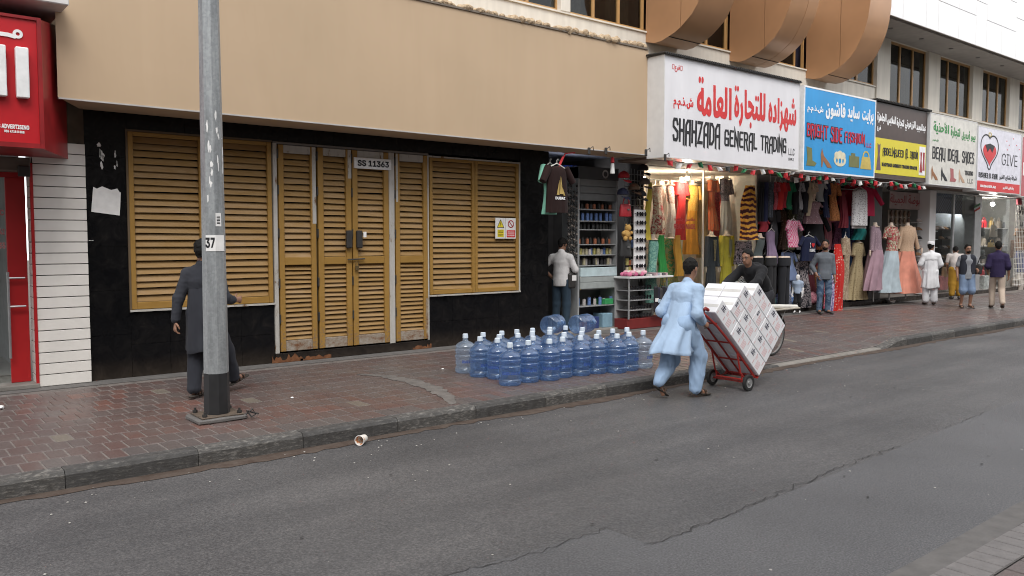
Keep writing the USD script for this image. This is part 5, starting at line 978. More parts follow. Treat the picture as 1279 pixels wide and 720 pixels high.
for r in range(4):
    z = b[2] + (a[2] - b[2]) * r / 4; obj('shelf', bx(a[0], b[0], 11.85, 12.3, z, z + .025), M_white_panel, bsh)
    for i in range(6):
        x = a[0] + .25 + i * (b[0] - a[0] - .4) / 5.5; t = thing('display_bag', 'small bag, %s from the left on the %s white shelf of the bag shop' % (('first', 'second', 'third', 'fourth', 'fifth', 'sixth')[i], ('lowest', 'second', 'third', 'top')[r]), 'handbag', (x, 12.0, z + .026), 0, 'bags on the back shelves of the bag shop'); w = .30 + .05 * ((i + r) % 3)
        m_ = bagmats[(i * 5 + r * 2) % 6]; obj('body', loft([(0, 0, 0, w * .5, .08), (.2, 0, 0, w * .46, .08), (.26, 0, 0, w * .40, .04)], 16), m_, t, smooth=50); obj('handle', tube([(w * .26 * math.cos(q), 0, .25 + .13 * math.sin(q)) for q in np.linspace(0, np.pi, 7)], .012, 5), m_, t)
shelf = thing('shoe_shelf', 'dark wooden shelf unit of shoes in the window behind the white robed man', 'shelf', (0, 0, 0))
a, b = at(1172, 282, 11.9), at(1204, 345, 11.9)
obj('back', bx(a[0], b[0], 12.1, 12.12, b[2], a[2]), M_wood, shelf)
for j in range(6):
    z = b[2] + (a[2] - b[2]) * j / 5.5; obj('board', bx(a[0], b[0], 11.75, 12.09, z, z + .02), M_wood, shelf)
    for i in range(7): instance(SHOECLS[(i * 2 + j) % 3], 'shoe', 'shoe standing on the dark wooden shelf unit in the shoe window', 'shoe', (a[0] + .15 + i * .27, 11.85, z + .034), -30, 'shoes on the dark shelf unit')
bl = thing('window_screen', 'blue patterned panel at the top of the shoe window', 'panel', (0, 0, 0)); a, b = at(1169, 250, 11.5), at(1202, 268, 11.5); obj('sheet', bx(a[0], b[0], 11.5, 11.52, b[2], a[2] + .4), fb('blue_grid', (.10, .14, .26), (.04, .05, .08), 'check', 16), bl)
goods = [('boxes', 1171, 1180, 345, 362, (.35, .1, .1)), ('stack', 1182, 1190, 350, 364, (.45, .4, .35)), ('case', 1209, 1216, 336, 352, (.1, .1, .12)), ('box', 1226, 1234, 345, 362, (.55, .55, .55)), ('box', 1252, 1258, 340, 364, (.3, .28, .25)), ('case', 1268, 1276, 300, 322, (.18, .14, .12))]
for i, (n, p0, p1, q0, q1, c) in enumerate(goods):
    a, b = at(p0, q0, 11.3), at(p1, q1, 11.3); solo('goods_box', cbx(a[0], b[0], 11.2, 11.45, b[2], a[2], .02), mat('goods_%d' % i, c, .6, var=.4, scale=12), ('dark red', 'cream', 'black', 'white', 'grey', 'brown')[i] + ' box of goods standing in the right hand shop window', 'box', 'boxes in the right hand shop windows')
rk = thing('wire_rack', 'white wire grid rack of goods at the right edge of the picture', 'rack', (0, 0, 0)); a, b = at(1264, 245, 10.85), at(1279, 380, 10.85)
obj('grid', [tube([(x, 10.85, .15), (x, 10.85, 2.9)], .008, 5) for x in np.arange(30.75, 32.4, .14)] + [tube([(30.75, 10.85, z), (32.4, 10.85, z)], .008, 5) for z in np.arange(.2, 2.95, .18)], M_hanger, rk)
for i, (z, c) in enumerate(((.5, (.4, .1, .12)), (.9, (.1, .1, .1)), (1.3, (.3, .2, .14)), (1.75, (.15, .16, .25)), (2.2, (.5, .45, .4)))): garment('shirt', ('red', 'black', 'brown', 'slate blue', 'cream')[i] + ' garment hanging on the white wire rack at the right edge', 'clothes', 1270, 1279, 230 + i * 28, 256 + i * 28, 10.95, 'tee', fb('wire_%d' % i, c), .3, seed=80 + i)
lamp_w = glow('lamp_white', (1, .97, .92), 40.0); lamp_y = glow('lamp_warm', (1, .78, .48), 45.0); tube_w = glow('tube_white', (.9, .95, 1), 9.0)
def lamp(name, label, p, r, m, col, k, rad=None):
    t = thing(name, label, 'lamp', p); obj('bulb', trimesh.creation.icosphere(2, r), m, t, smooth=True); obj('holder', tube([(0, 0, r * .8), (0, 0, r + .1)], r * .5), M_metal, t)
    l = UsdLux.SphereLight.Define(stage, str(t.GetPath()) + '/light'); l.CreateRadiusAttr(r * 1.1); l.CreateIntensityAttr(k); l.CreateColorAttr(Gf.Vec3f(*col)); l.CreateNormalizeAttr(True); l.AddTranslateOp().Set(Gf.Vec3d(0, 0, -2.4 * r))
LK = 7.0
p = at(856, 214, 11.35); lamp('ceiling_lamp', 'warm round lamp glowing above the window dresses', (p[0], 11.3, 3.03), .05, lamp_y, (1, .90, .74), LK * 1.3)
p = at(822, 222, 11.5); lamp('ceiling_lamp', 'second warm lamp at the left end of the dress window', (p[0], 11.9, 3.03), .05, lamp_y, (1, .90, .74), LK)
p = at(915, 216, 11.5); lamp('ceiling_lamp', 'third warm lamp at the right end of the dress window', (p[0], 11.9, 3.03), .04, lamp_y, (1, .90, .74), LK * .6)
p = at(1241, 223, 11.6); lamp('ceiling_lamp', 'bright white lamp in the bag shop window', (p[0], 11.6, 2.95), .07, lamp_w, (1, .96, .9), LK * 1.6)
p = at(1222, 222, 11.6); lamp('ceiling_lamp', 'smaller white lamp left of the bright one in the bag shop', (p[0], 11.6, 2.97), .05, lamp_w, (1, .96, .9), LK * .9)
def tubelight(label, a, b, w=.02):
    t = thing('fluorescent_lamp', label, 'lamp', (0, 0, 0)); obj('tube', tube([a, b], w), tube_w, t); obj('batten', bx(min(a[0], b[0]), max(a[0], b[0]) + .02, a[1] - .03, a[1] + .03, a[2] + w + .002, a[2] + .07), M_white_panel, t)
a, b = at(1176, 254, 11.7), at(1203, 253, 11.7); tubelight('thin white tube lamp across the shoe window', (a[0], 11.7, a[2]), (b[0], 11.7, a[2]), .014)
a, b = at(704, 232, 11.9), at(719, 236, 11.9); tubelight('white tube lamp glowing above the cabinet entry', (a[0], 11.9, a[2]), (b[0], 11.9, a[2]), .03)
def under_lamp(p, k, col):
    l = UsdLux.SphereLight.Define(stage, '/World/' + numbered('/World', 'tube_light')); l.CreateRadiusAttr(.06); l.CreateIntensityAttr(k); l.CreateColorAttr(Gf.Vec3f(*col)); l.CreateNormalizeAttr(True); l.AddTranslateOp().Set(Gf.Vec3d(*p))
under_lamp((a[0] + .1, 11.8, a[2] - .12), 9.0, (.9, .95, 1)); q_ = at(1190, 253, 11.7); under_lamp((q_[0], 11.6, q_[2] - .1), 9.0, (.92, .96, 1))
tg = at(1218, 262, 10.9); 
flagd = thing('flag', 'drooping flag of red, green and white hanging in the bag shop doorway', 'flag', (tg[0], 10.9, tg[2]))
for i, c in enumerate(((.05, .2, .08), (.6, .6, .6), (.5, .03, .03))): obj('stripe', upright(Polygon([(-.1 + i * .02, .10 - i * .06), (.35, .22 - i * .06), (.36, .15 - i * .06), (-.09 + i * .02, .04 - i * .06)]), 0, .006), mat('flag_%d' % i, c, .7), flagd)

# --- stall at the corner: cabinet, racks, hats, shirts
cab = thing('display_cabinet', 'tall glass fronted display cabinet of small goods in the shop entry', 'cabinet', (0, 0, 0))
CX0, CX1, CYF = 10.66, 11.72, 11.12; M_cab = mat('cabinet_grey', (.30, .31, .31), .35)
for x in (CX0, CX1 - .04): obj('side_post', cbx(x, x + .04, CYF, CYF + .45, 0.02, 3.08), M_cab, cab)
obj('back', bx(CX0 + .041, CX1 - .041, CYF + .42, CYF + .44, 0.02, 3.0), mat('cabinet_back', (.10, .10, .10), .7), cab)
CZ = [0.45, 0.78, 1.0, 1.22, 1.42, 1.62, 1.90, 2.06, 2.28]
for z in CZ: obj('shelf', cbx(CX0 + .041, CX1 - .041, CYF + .01, CYF + .42, z, z + .022), M_cab, cab)
for k in range(3): obj('top_slat', cbx(CX0 + .041, CX1 - .041, CYF - .005, CYF + .03, 2.46 + k * .135, 2.46 + k * .135 + .128), mat('roller_grey', (.16, .17, .17), .5), cab)
obj('header', cbx(CX0, CX1, CYF - .02, CYF + .4, 2.86, 3.09), mat('header_dark', (.05, .055, .06), .5), cab)
obj('header_emblem', upright(Point(11.35, 2.97).buffer(.08).difference(Point(11.35, 2.97).buffer(.05)), CYF - .021, .004), M_sil, cab)
obj('glass_counter', cbx(CX0 + .042, CX1 - .042, CYF - .03, CYF + .009, 1.03, 1.20, .004), mat('pale_glass', (.50, .62, .64), .2), cab); obj('drawer', [cbx(CX0 + .042, CX1 - .042, CYF - .02, CYF + .009, z, z + .12, .004) for z in (.80, .925)], mat('drawer_grey', (.33, .36, .35), .4), cab)
pk = []
for k, (c, hh) in enumerate((((.42, .38, .25), .13), ((.12, .2, .42), .15), ((.03, .03, .03), .10), ((.45, .42, .4), .12), ((.35, .12, .06), .10), ((.40, .36, .12), .14))):
    cl = stage.CreateClassPrim('/World/Looks/kind_packet_%d' % k); m = mat('packet_%d' % k, c, .5, var=.3, scale=30)
    obj('pack', cbx(-.028, .028, -.02, .02, 0, hh, .006), m, cl); obj('cap', lathe([(.0001, hh + .03), (.014, hh + .03), (.014, hh)], 10), M_hinge, cl); pk.append(cl)
for z, n, ks in ((1.422, 13, (0, 3, 5, 0, 1)), (1.242, 12, (2, 3, 0, 2)), (1.642, 9, (4, 2)), (1.922, 10, (2, 2, 4)), (2.08, 8, (2, 4, 1)), (2.30, 9, (2, 4)), (.472, 7, (1, 3))):
    for i in range(n): instance(pk[ks[(i * 3 + int(z * 10)) % len(ks)]], 'packet', 'small %s packet on the %s shelf of the display cabinet' % (('cream', 'blue', 'black', 'white', 'rust', 'olive')[ks[(i * 3 + int(z * 10)) % len(ks)]], {1.422: 'middle', 1.242: 'lower middle', 1.642: 'upper middle', 1.922: 'third highest', 2.08: 'second highest', 2.30: 'highest', .472: 'lowest'}[z]), 'packet', (CX0 + .1 + i * (CX1 - CX0 - .2) / max(1, n - 1), CYF + .09 + rng.uniform(-.02, .05), z), float(rng.uniform(-12, 12)), 'packets on the cabinet shelves')
for k, (lb, x0, x1, z0, z1, c) in enumerate((('blue carton on the bottom shelf of the cabinet', 10.95, 11.25, .03, .25, (.03, .05, .16)), ('pale blue carton low at the right of the cabinet', 11.35, 11.62, .03, .3, (.22, .36, .45)), ('green and white pack on the lower shelf of the cabinet', 11.42, 11.64, .475, .58, (.05, .35, .12)), ('dark red carton at the foot of the cabinet', 10.72, 10.93, .03, .16, (.14, .03, .02)))):
    solo('carton', cbx(x0, x1, CYF + .02, CYF + .3, z0, z1, .008), mat('carton_%d' % k, c, .5, var=.2), lb, 'carton')
strand = stage.CreateClassPrim('/World/Looks/kind_strand')
sb_ = []
for k in range(26):
    m = trimesh.creation.icosphere(1, .016 if k % 3 else .024); m.apply_translation((.012 * math.sin(k * 1.7), 0, -.06 * k)); sb_.append(m)
obj('beads', sb_[::2], mat('bead_dark', (.03, .028, .026), .3), strand, smooth=True, kind='stuff'); obj('charms', sb_[1::2], mat('bead_bright', (.34, .30, .26), .3, col2=(.06, .04, .03), scale=30), strand, smooth=True, kind='stuff'); obj('cord', tube([(0, 0, 0.05), (0, 0, -1.55)], .004, 5), M_hinge, strand)
for i in range(7): instance(strand, 'bead_strand', 'long strand of beads and trinkets hanging beside the display cabinet', 'necklace', (10.45 + i * .034, 11.15 + .05 * (i % 2), 2.72 - .1 * (i % 3)), 0, 'bead strands beside the cabinet')
bb = at(712, 215, 12.2); solo('blue_carton', cbx(bb[0] - .25, bb[0] + .35, 12.1, 12.5, bb[2] - .12, bb[2] + .12), mat('blue_box', (.02, .05, .30), .5), 'blue box on top shelf deep in the shop entry', 'box')
# T-shirts under the fascia
garment('t_shirt', 'mint green T-shirt hanging behind the dark brown one', 't-shirt', 671, 703, 207, 268, 10.42, 'tee', fb('mint_tee', (.22, .50, .38)), .3, seed=90)
def sail(t, w, h):
    y = -min(.2, w * .62) * .32 - .014; g = mat('print_gold2', (.45, .32, .10), .5)
    for q in (Polygon([(0, h * .40), (.02, h * .78), (.075, h * .40)]), Polygon([(-.07, h * .38), (-.01, h * .70), (-.012, h * .38)]), Polygon([(.085, h * .37), (.03, h * .62), (.12, h * .37)])): obj('print_sail', upright(q, y, .003), g, t)
    obj('print', upright(fit(font_shape('DUBAI'), -.10, .12, h * .28, h * .34), y, .003), mat('print_white', (.75, .75, .75), .6), t)
garment('t_shirt', 'dark brown T-shirt with golden sail print hanging under the fascia', 't-shirt', 676, 715, 208, 266, 10.28, 'tee', fb('choc_tee', (.022, .011, .010)), .3, seed=91, extra=sail)
# hats and bags panel
hx = 11.78
wallp = thing('grid_panel', 'wire grid panel of hats and bags beside the cabinet', 'rack', (0, 0, 0)); obj('wires', [tube([(x, 11.0, .9), (x, 11.0, 3.1)], .005, 5) for x in np.arange(11.78, 12.5, .09)] + [tube([(11.78, 11.0, z), (12.5, 11.0, z)], .005, 5) for z in np.arange(.95, 3.1, .12)], M_metal, wallp)
def cap(label, px, py, Y, c, r=.115, cat='cap'):
    p = at(px, py, Y); t = thing('cap', label, cat, p, 0, 'caps on the wire grid'); m = mat('cap_' + label.split()[0], c, .8)
    V = trimesh.creation.icosphere(2, r); V.vertices[:, 2] = np.maximum(V.vertices[:, 2], -.02); V.vertices *= (1, .95, .95); obj('crown', V, m, t, smooth=50)
    a_ = np.linspace(-1.0, 1.0, 12); brim = Polygon([(r * .95 * math.sin(q), -r * .85 * math.cos(q)) for q in a_] + [(r * .9 * math.sin(q), -r * .85 - r * .9 * math.cos(q) ) for q in a_[::-1]]); obj('brim', trimesh.creation.extrude_polygon(brim, .008, engine='earcut').apply_translation((0, 0, -.03)).apply_transform(trimesh.transformations.rotation_matrix(.5, (1, 0, 0))), m, t)
    obj('button', trimesh.creation.icosphere(1, .01).apply_translation((0, 0, r * .95)), m, t)
for lb, px, py, c in (('red cap high on the wire grid', 779, 221, (.42, .02, .03)), ('navy cap below the red cap on the wire grid', 778, 242, (.02, .025, .06)), ('tan cap beside the navy cap on the wire grid', 792, 236, (.13, .08, .05)), ('black cap at the top right of the wire grid', 803, 212, (.012, .012, .014)), ('charcoal cap right of the tan cap', 800, 244, (.03, .03, .035)), ('greyish cap under the black cap', 805, 229, (.14, .11, .09))): cap(lb, px, py, 10.88, c)
handbag('bright red small bag hanging on the wire grid', 781, 263, 10.9, .30, .24, bagmats[4], group='bags on the wire grid'); handbag('black shoulder bag hanging under the toy on the wire grid', 781, 310, 10.9, .30, .32, bagmats[1], group='bags on the wire grid'); handbag('dark brown bag hanging beside the red bag', 795, 268, 10.92, .22, .30, mat('bag_dbrown', (.06, .04, .035), .5), group='bags on the wire grid')
tp = at(782, 289, 10.85); toy = thing('plush_toy', 'yellow plush toy hanging on the wire grid', 'toy', tp); M_plush = mat('plush_yellow', (.55, .33, .10), .95, bump=.6, bscale=120)
for nm, c, r in (('body', (0, 0, -.06), .085), ('head', (.04, -.01, .06), .065), ('arm', (.11, -.03, -.03), .035), ('arm', (-.10, -.03, -.04), .04), ('leg', (.06, -.05, -.14), .04), ('leg', (-.07, -.05, -.14), .045), ('ear', (.0, 0, .12), .02), ('ear', (.085, 0, .115), .02)):
    obj(nm, trimesh.creation.icosphere(2, r).apply_translation(c), M_plush, toy, smooth=True)
gp = thing('sunglasses_board', 'white board of sunglasses right of the hats', 'rack', (0, 0, 0)); a, b = at(793, 262, 10.82), at(806, 348, 10.82); obj('board', bx(a[0], b[0], 10.83, 10.85, b[2], a[2]), M_white_panel, gp)
sg = stage.CreateClassPrim('/World/Looks/kind_sunglasses')
for s in (-1, 1): obj('lens', lathe([(.0001, 0), (.022, .002), (.026, .006), (.0001, .008)], 12).apply_transform(trimesh.transformations.rotation_matrix(np.pi / 2, (1, 0, 0))).apply_translation((s * .034, 0, 0)), mat('lens_black', (.01, .01, .012), .15), sg); obj('temple', tube([(s * .062, 0, .006), (s * .066, .10, .008)], .004, 5), M_hinge, sg)
obj('bridge', tube([(-.012, -.004, .005), (.012, -.004, .005)], .004, 5), M_hinge, sg)
for j in range(8):
    for i in range(2): instance(sg, 'sunglasses', 'dark sunglasses on the white board right of the hats', 'sunglasses', (a[0] + (b[0] - a[0]) * (.28 + .45 * i), 10.80, b[2] + (a[2] - b[2]) * (j + .5) / 8), 0, 'sunglasses on the white board', (1.25, 1.25, 1.6))
for i in range(28):
    k = (i * 5) % 6; instance(pk[k], 'hanging_pack', 'small %s pack hanging on the wire grid between hats and counter, %s row' % (('cream', 'blue', 'black', 'white', 'rust', 'olive')[k], ('lowest', 'second', 'third', 'top')[i // 7]), 'packet', (11.80 + .075 * (i % 7), 10.94, 1.06 + .17 * (i // 7)), float(rng.uniform(-20, 20)), 'packs hanging on the wire grid')
# counter of goods below
ct = thing('goods_table', 'low counter with white top, shelves of sunglasses and red base', 'table', (0, 0, 0))
TX0, TX1, TY0, TY1 = 11.62, 12.75, 10.72, 11.1
obj('base', cbx(TX0, TX1, TY0 + .04, TY1, 0.006, .20), mat('base_red', (.16, .014, .012), .6), ct); obj('top', cbx(TX0 - .03, TX1 + .1, TY0 - .06, TY1, .98, 1.02), M_alu, ct); obj('back_board', bx(TX0, TX1, TY1 - .02, TY1, .2, .98), mat('board_pale', (.30, .30, .30), .7), ct)
for x in (TX0, TX1 - .03): obj('leg', cbx(x, x + .03, TY0, TY0 + .03, .2, .98), M_sil, ct)
for z in (.36, .55, .74): obj('shelf', bx(TX0 + .031, TX1 - .4, TY0 + .02, TY1 - .021, z, z + .012), mat('board_pale', (.30, .30, .30), .7), ct)
for j, z in enumerate((.21, .372, .562, .752)):
    for i in range(4): instance(sg, 'sunglasses', 'dark sunglasses lined up on the shelves of the low counter', 'sunglasses', (TX0 + .12 + i * .17, TY0 + .06, z + .05), 0, 'sunglasses on the counter shelves', (1.2, 1.2, 1.6))
pinks = [mat('pink_%d' % i, c, .8) for i, c in enumerate(((.60, .16, .28), (.66, .36, .42), (.45, .10, .20), (.62, .55, .50)))]
for i in range(16):
    m = noisy(trimesh.creation.icosphere(2, .055), .012, 18, i); m.vertices *= (1.2, 1, .75)
    solo('hair_tie', m.apply_translation((TX0 + .06 + (i % 6) * .085, TY0 + .05 + .08 * (i // 6), 1.062 + .03 * (i % 2))), pinks[i % 4], 'soft pink hair band heaped on the counter', 'hair band', 'pink hair bands on the counter', smooth=40)
for i in range(7):
    x = TX0 + .62 + i * .075; solo('packet_card', cbx(x, x + .06, TY0 + rng.uniform(-.02, .06), TY0 + .2, 1.021, 1.05 + rng.uniform(0, .03), .004), mat('card_%d' % (i % 4), ((.6, .58, .56), (.12, .1, .12), (.5, .35, .38), (.3, .34, .4))[i % 4], .6), 'small card pack lying on the counter top', 'packet', 'card packs on the counter top')
for i in range(9):
    x = 12.28 + .062 * i; z1 = .94 - .02 * (i % 3); t = thing('purse', ('first', 'second', 'third', 'fourth', 'fifth', 'sixth', 'seventh', 'eighth', 'ninth')[i] + ' black purse from the left hanging off the front edge of the counter', 'purse', (x, TY0 - .10 - .01 * i, 0), 8 * (i % 3) - 8, 'purses hanging from the counter')
    obj('pouch', noisy(cbx(-.05, .05, -.03, .03, z1 - .62 + .03 * (i % 4), z1 - .12, .02), .006, 12, i), mat('purse_%d' % (i % 3), ((.014, .014, .018), (.02, .02, .035), (.05, .045, .045))[i % 3], .5), t); obj('label_band', bx(-.045, .045, -.036, -.031, z1 - .42, z1 - .35), mat('label_blue', (.40, .52, .62), .6) if i % 2 else M_paper, t); obj('strap', tube([(-.03, 0, z1 - .13), (0, .02, z1 + .05), (.03, 0, z1 - .13)], .006, 5), M_hinge, t)
# bunting of small flags below the signs
M_fl = [mat('bunting_red', (.55, .03, .04), .7), mat('bunting_white', (.68, .68, .66), .7), mat('bunting_green', (.03, .22, .09), .7), mat('bunting_black', (.02, .02, .02), .7)]
def bunting(label, x0, x1, y, z0, n, seed):
    t = thing('bunting', label, 'bunting', (0, 0, 0)); r = np.random.default_rng(seed); xs_ = np.linspace(x0, x1, n * 4 + 1); zz = lambda x: z0 - .07 * abs(math.sin((x - x0) / 1.05 * math.pi))
    obj('string', tube([(x, y, zz(x)) for x in xs_], .004, 5), M_paper, t)
    for i in range(n):
        x = x0 + (x1 - x0) * (i + .5) / n; z = zz(x); k = r.uniform(-.06, .06); d = r.uniform(.12, .2) / 2
        V, Fc = [], []
        gx = [(-d, 0), (-d * .3, .02), (d * .4, -.02), (d, 0.01)]
        for s, dz in ((0, 0), (1, -.09)):
            for (a_, b_) in gx: V.append((x + a_ * (1 - .35 * s) + k * s, y + b_ * (1 + s) + .03 * s * math.sin(i), z + dz * (1 + .25 * math.sin(i * 2.1 + a_ * 20))))
        V += [(a_, b_ + .004, c_) for a_, b_, c_ in V]
        for q in range(3): Fc += [(q, q + 1, q + 5), (q, q + 5, q + 4), (8 + q, 8 + q + 5, 8 + q + 1), (8 + q, 8 + q + 4, 8 + q + 5)]
        obj('flag', trimesh.Trimesh(V, Fc, process=False), M_fl[(0, 1, 0, 2, 0, 1, 3, 0, 2)[i % 9]], t)
bunting('red, white and green bunting under the large white sign', 11.6, 15.9, 9.85, 3.19, 15, 1); bunting('red, white and green bunting under the blue and brown signs', 15.95, 21.9, 9.86, 3.17, 24, 2)
bunting('second drooping string of small flags behind the first under the blue sign', 15.9, 21.3, 10.15, 3.15, 18, 3)
hk = thing('hanging_tassel', 'red and white tassel hanging from the fascia above the cabinet', 'tassel', at(765, 203, 10.35)); obj('tuft', lathe([(.0001, .10), (.03, .08), (.035, 0), (.0001, -.02)], 12), M_fl[0], hk); obj('fringe', lathe([(.0001, -.03), (.045, -.2), (.03, -.02)], 12), M_fl[1], hk)
rib = thing('ribbon', 'red ribbon tied at the fascia edge beside the T-shirts', 'ribbon', (0, 0, 0)); obj('band', tube([at(703, 196, 10.3), at(699, 204, 10.3), at(697, 212, 10.28), at(706, 192, 10.3), at(718, 191, 10.3)], .012, 6), M_fl[0], rib)
for i, (px, py) in enumerate(((735, 189), (756, 189), (806, 191), (830, 197))):
    p = at(px, py, G - .01 if i > 1 else TY - .02); solo('clip', [cbx(p[0] - .03, p[0] + .03, p[1] - .03, p[1], p[2] - .06, p[2] + .06, .01), tube([p + [0, -.02, .03], p + [.06, -.05, .08], p + [.09, -.03, .02]], .008, 5)], M_hinge, ('first', 'second', 'third', 'fourth')[i] + ' black clip from the left on the lower edge of fascia and sign', 'clip')

# ------------------------------------------------------------------ lamp pole
M_galv = graph('galvanised_steel', {
    'g': ('geometry', {}), 'm': ('mapping', {'scale': (5, 5, 0.6)}), 'n': ('noise_texture', {'scale': 3.0, 'detail': 7.0, 'roughness': 0.7}), 'v': ('voronoi_texture', {'scale': 45.0}),
    'c': ('rgb_ramp', {'ramp': [(0.3, (0.20, 0.21, 0.215)), (0.55, (0.31, 0.325, 0.33)), (0.72, (0.40, 0.41, 0.41))]}), 'c2': ('rgb_ramp', {'ramp': [(0.2, (0.9, 0.9, 0.9)), (0.8, (1.08, 1.08, 1.08))]}), 'x': ('mix', {'mix_type': 'multiply', 'fac': 1.0}),
    'p': ('principled_bsdf', {'roughness': 0.5, 'metallic': 0.35})},
    [('g.position', 'm.vector'), ('m.vector', 'n.vector'), ('n.fac', 'c.fac'), ('g.position', 'v.vector'), ('v.color', 'c2.fac'), ('c.color', 'x.color1'), ('c2.color', 'x.color2'), ('x.color', 'p.base_color')], 'p.BSDF')
PX0, PY0 = 2.755, 7.86
pole = thing('lamp_pole', 'octagonal galvanised lamp pole with black painted foot on the pavement', 'lamp pole', (PX0, PY0, 0), 0)
def octa(z0, z1, r0, r1): 
    m = lathe([(r0, z0), (r1, z1)], 8); return cat_([m.apply_transform(trimesh.transformations.rotation_matrix(np.radians(22.5 + 12), (0, 0, 1)))])
RP = lambda z: 0.118 - 0.0062 * z
obj('shaft', octa(0.452, 9.0, RP(.452), RP(9)), M_galv, pole); obj('painted_foot', octa(0.055, 0.45, RP(.05) + .002, RP(.45) + .002), mat('foot_black', (0.016, 0.016, 0.017), 0.5, var=.4, scale=8), pole)
obj('base_slab', noisy(cbx(-.24, .23, -.19, .19, 0.0, .045, .012).subdivide().subdivide(), .008, 9), M_gutterstone, pole)
obj('base_plate', cbx(-.20, .20, -.17, .17, .046, .062, .004), mat('plate_rust', (.10, .075, .055), .7, var=.4, scale=12), pole)
for sx in (-1, 1):
    for sy in (-1, 1): obj('anchor_bolt', [tube([(sx * .165, sy * .135, .06), (sx * .165, sy * .135, .11)], .012, 8), tube([(sx * .165, sy * .135, .066), (sx * .165, sy * .135, .086)], .024, 6)], M_hinge, pole)
obj('cable_loop', tube([(.20, -.20, .05), (.26, -.22, .10), (.30, -.20, .04), (.24, -.25, .03), (.20, -.23, .09), (.27, -.18, .06), (.31, -.24, .05)], .008, 6), M_hinge, pole)
def on_face(k, shape, off, z, m, name, depth=.003, kind=None):
    ang = np.radians(12 + 45 * k); r = RP(z) * math.cos(np.pi / 8)
    s = upright(affinity.translate(shape, 0, 0), 0, depth); M = trimesh.transformations.rotation_matrix(ang + np.pi / 2, (0, 0, 1)); M[:3, 3] = (math.cos(ang) * (r + .0008), math.sin(ang) * (r + .0008), z)
    obj(name, s.apply_transform(M), m, pole, kind=kind)
FC = 5  # the face turned to the street
def faces_cam(k): return 12 + 45 * k
on_face(5, sbox(-.047, -.075, .047, .075), 0, 1.69, M_paper, 'number_sticker'); on_face(6, sbox(-.046, -.075, .046, .075), 0, 1.69, M_paper, 'number_sticker'); on_face(5, fit(font_shape('37'), -.05, .036, -.045, .052), 0, 1.69, M_ink, 'number', .0045)
on_face(6, sbox(-.036, -.062, .02, .062), 0, 1.91, M_paper, 'barcode_sticker'); 
for i in range(6): on_face(6, sbox(-.024, -.038 + i * .013, .008, -.038 + i * .013 + (.004 if i % 2 else .008)), 0, 1.91, M_ink, 'barcode_bar', .0045)
r_ = np.random.default_rng(12)
for k, z0, z1, n in ((5, 2.05, 2.95, 11), (6, 2.4, 2.95, 5), (7, 2.2, 2.9, 5)):
    for i in range(n):
        z = r_.uniform(z0, z1); a = np.sort(r_.uniform(0, 6.28, 9)); w_ = r_.uniform(.005, .016); h_ = r_.uniform(.01, .06)
        on_face(k, Polygon([(r_.uniform(-.028, .028) * 0 + (.02 * math.sin(i * 3.3)) + w_ * math.cos(q) * r_.uniform(.6, 1.2), h_ * math.sin(q) * r_.uniform(.6, 1.2)) for q in a]).buffer(0), 0, z, M_paper, 'paper_remnant', .002)

# ------------------------------------------------------------------ water bottles
def bottlemat(name, tint, body):
    return graph(name, {'t': ('transparent_bsdf', {'color': tint}), 'p': ('diffuse_bsdf', {'color': body}), 'tr': ('translucent_bsdf', {'color': body}), 'a': ('mix_closure', {'fac': 0.35}), 'gl': ('glossy_bsdf', {'roughness': 0.10, 'color': (0.95, 0.97, 1.0)}),
                        'lw': ('layer_weight', {'blend': 0.5}), 'mr': ('map_range', {'from_min': 0.0, 'from_max': 1.0, 'to_min': 0.16, 'to_max': 0.50}), 'x': ('mix_closure', {}), 'rg': ('rgb_ramp', {'ramp': [(0.0, (.05,) * 3), (0.5, (.11,) * 3), (0.8, (.28,) * 3), (1.0, (.8,) * 3)]}), 'y': ('mix_closure', {})},
                 [('p.BSDF', 'a.closure1'), ('tr.BSDF', 'a.closure2'), ('lw.facing', 'mr.value'), ('mr.result', 'x.fac'), ('t.BSDF', 'x.closure1'), ('a.closure', 'x.closure2'), ('lw.facing', 'rg.fac'), ('rg.color', 'y.fac'), ('x.closure', 'y.closure1'), ('gl.BSDF', 'y.closure2')], 'y.closure')
B_blue = bottlemat('bottle_blue', (0.68, 0.79, 0.92), (0.11, 0.185, 0.32)); B_pale = bottlemat('bottle_pale', (0.82, 0.87, 0.92), (0.30, 0.38, 0.48))
M_bcap = mat('bottle_cap', (0.62, 0.70, 0.78), 0.4); M_bprint = mat('bottle_print', (0.02, 0.05, 0.26), 0.5, scale=40, col2=(.05, .12, .40))
PROF = [(.0001, .012), (.09, .008), (.118, .0), (.130, .010), (.136, .028), (.136, .062), (.133, .070), (.124, .076), (.123, .098), (.127, .108), (.130, .125), (.130, .185), (.131, .200), (.137, .208), (.137, .224), (.134, .231), (.123, .237), (.122, .248), (.130, .258), (.130, .278), (.137, .288), (.137, .302), (.134, .308), (.124, .313), (.126, .326), (.131, .334), (.128, .348), (.115, .366), (.086, .390), (.05, .404), (.036, .413), (.031, .43), (.030, .462)]
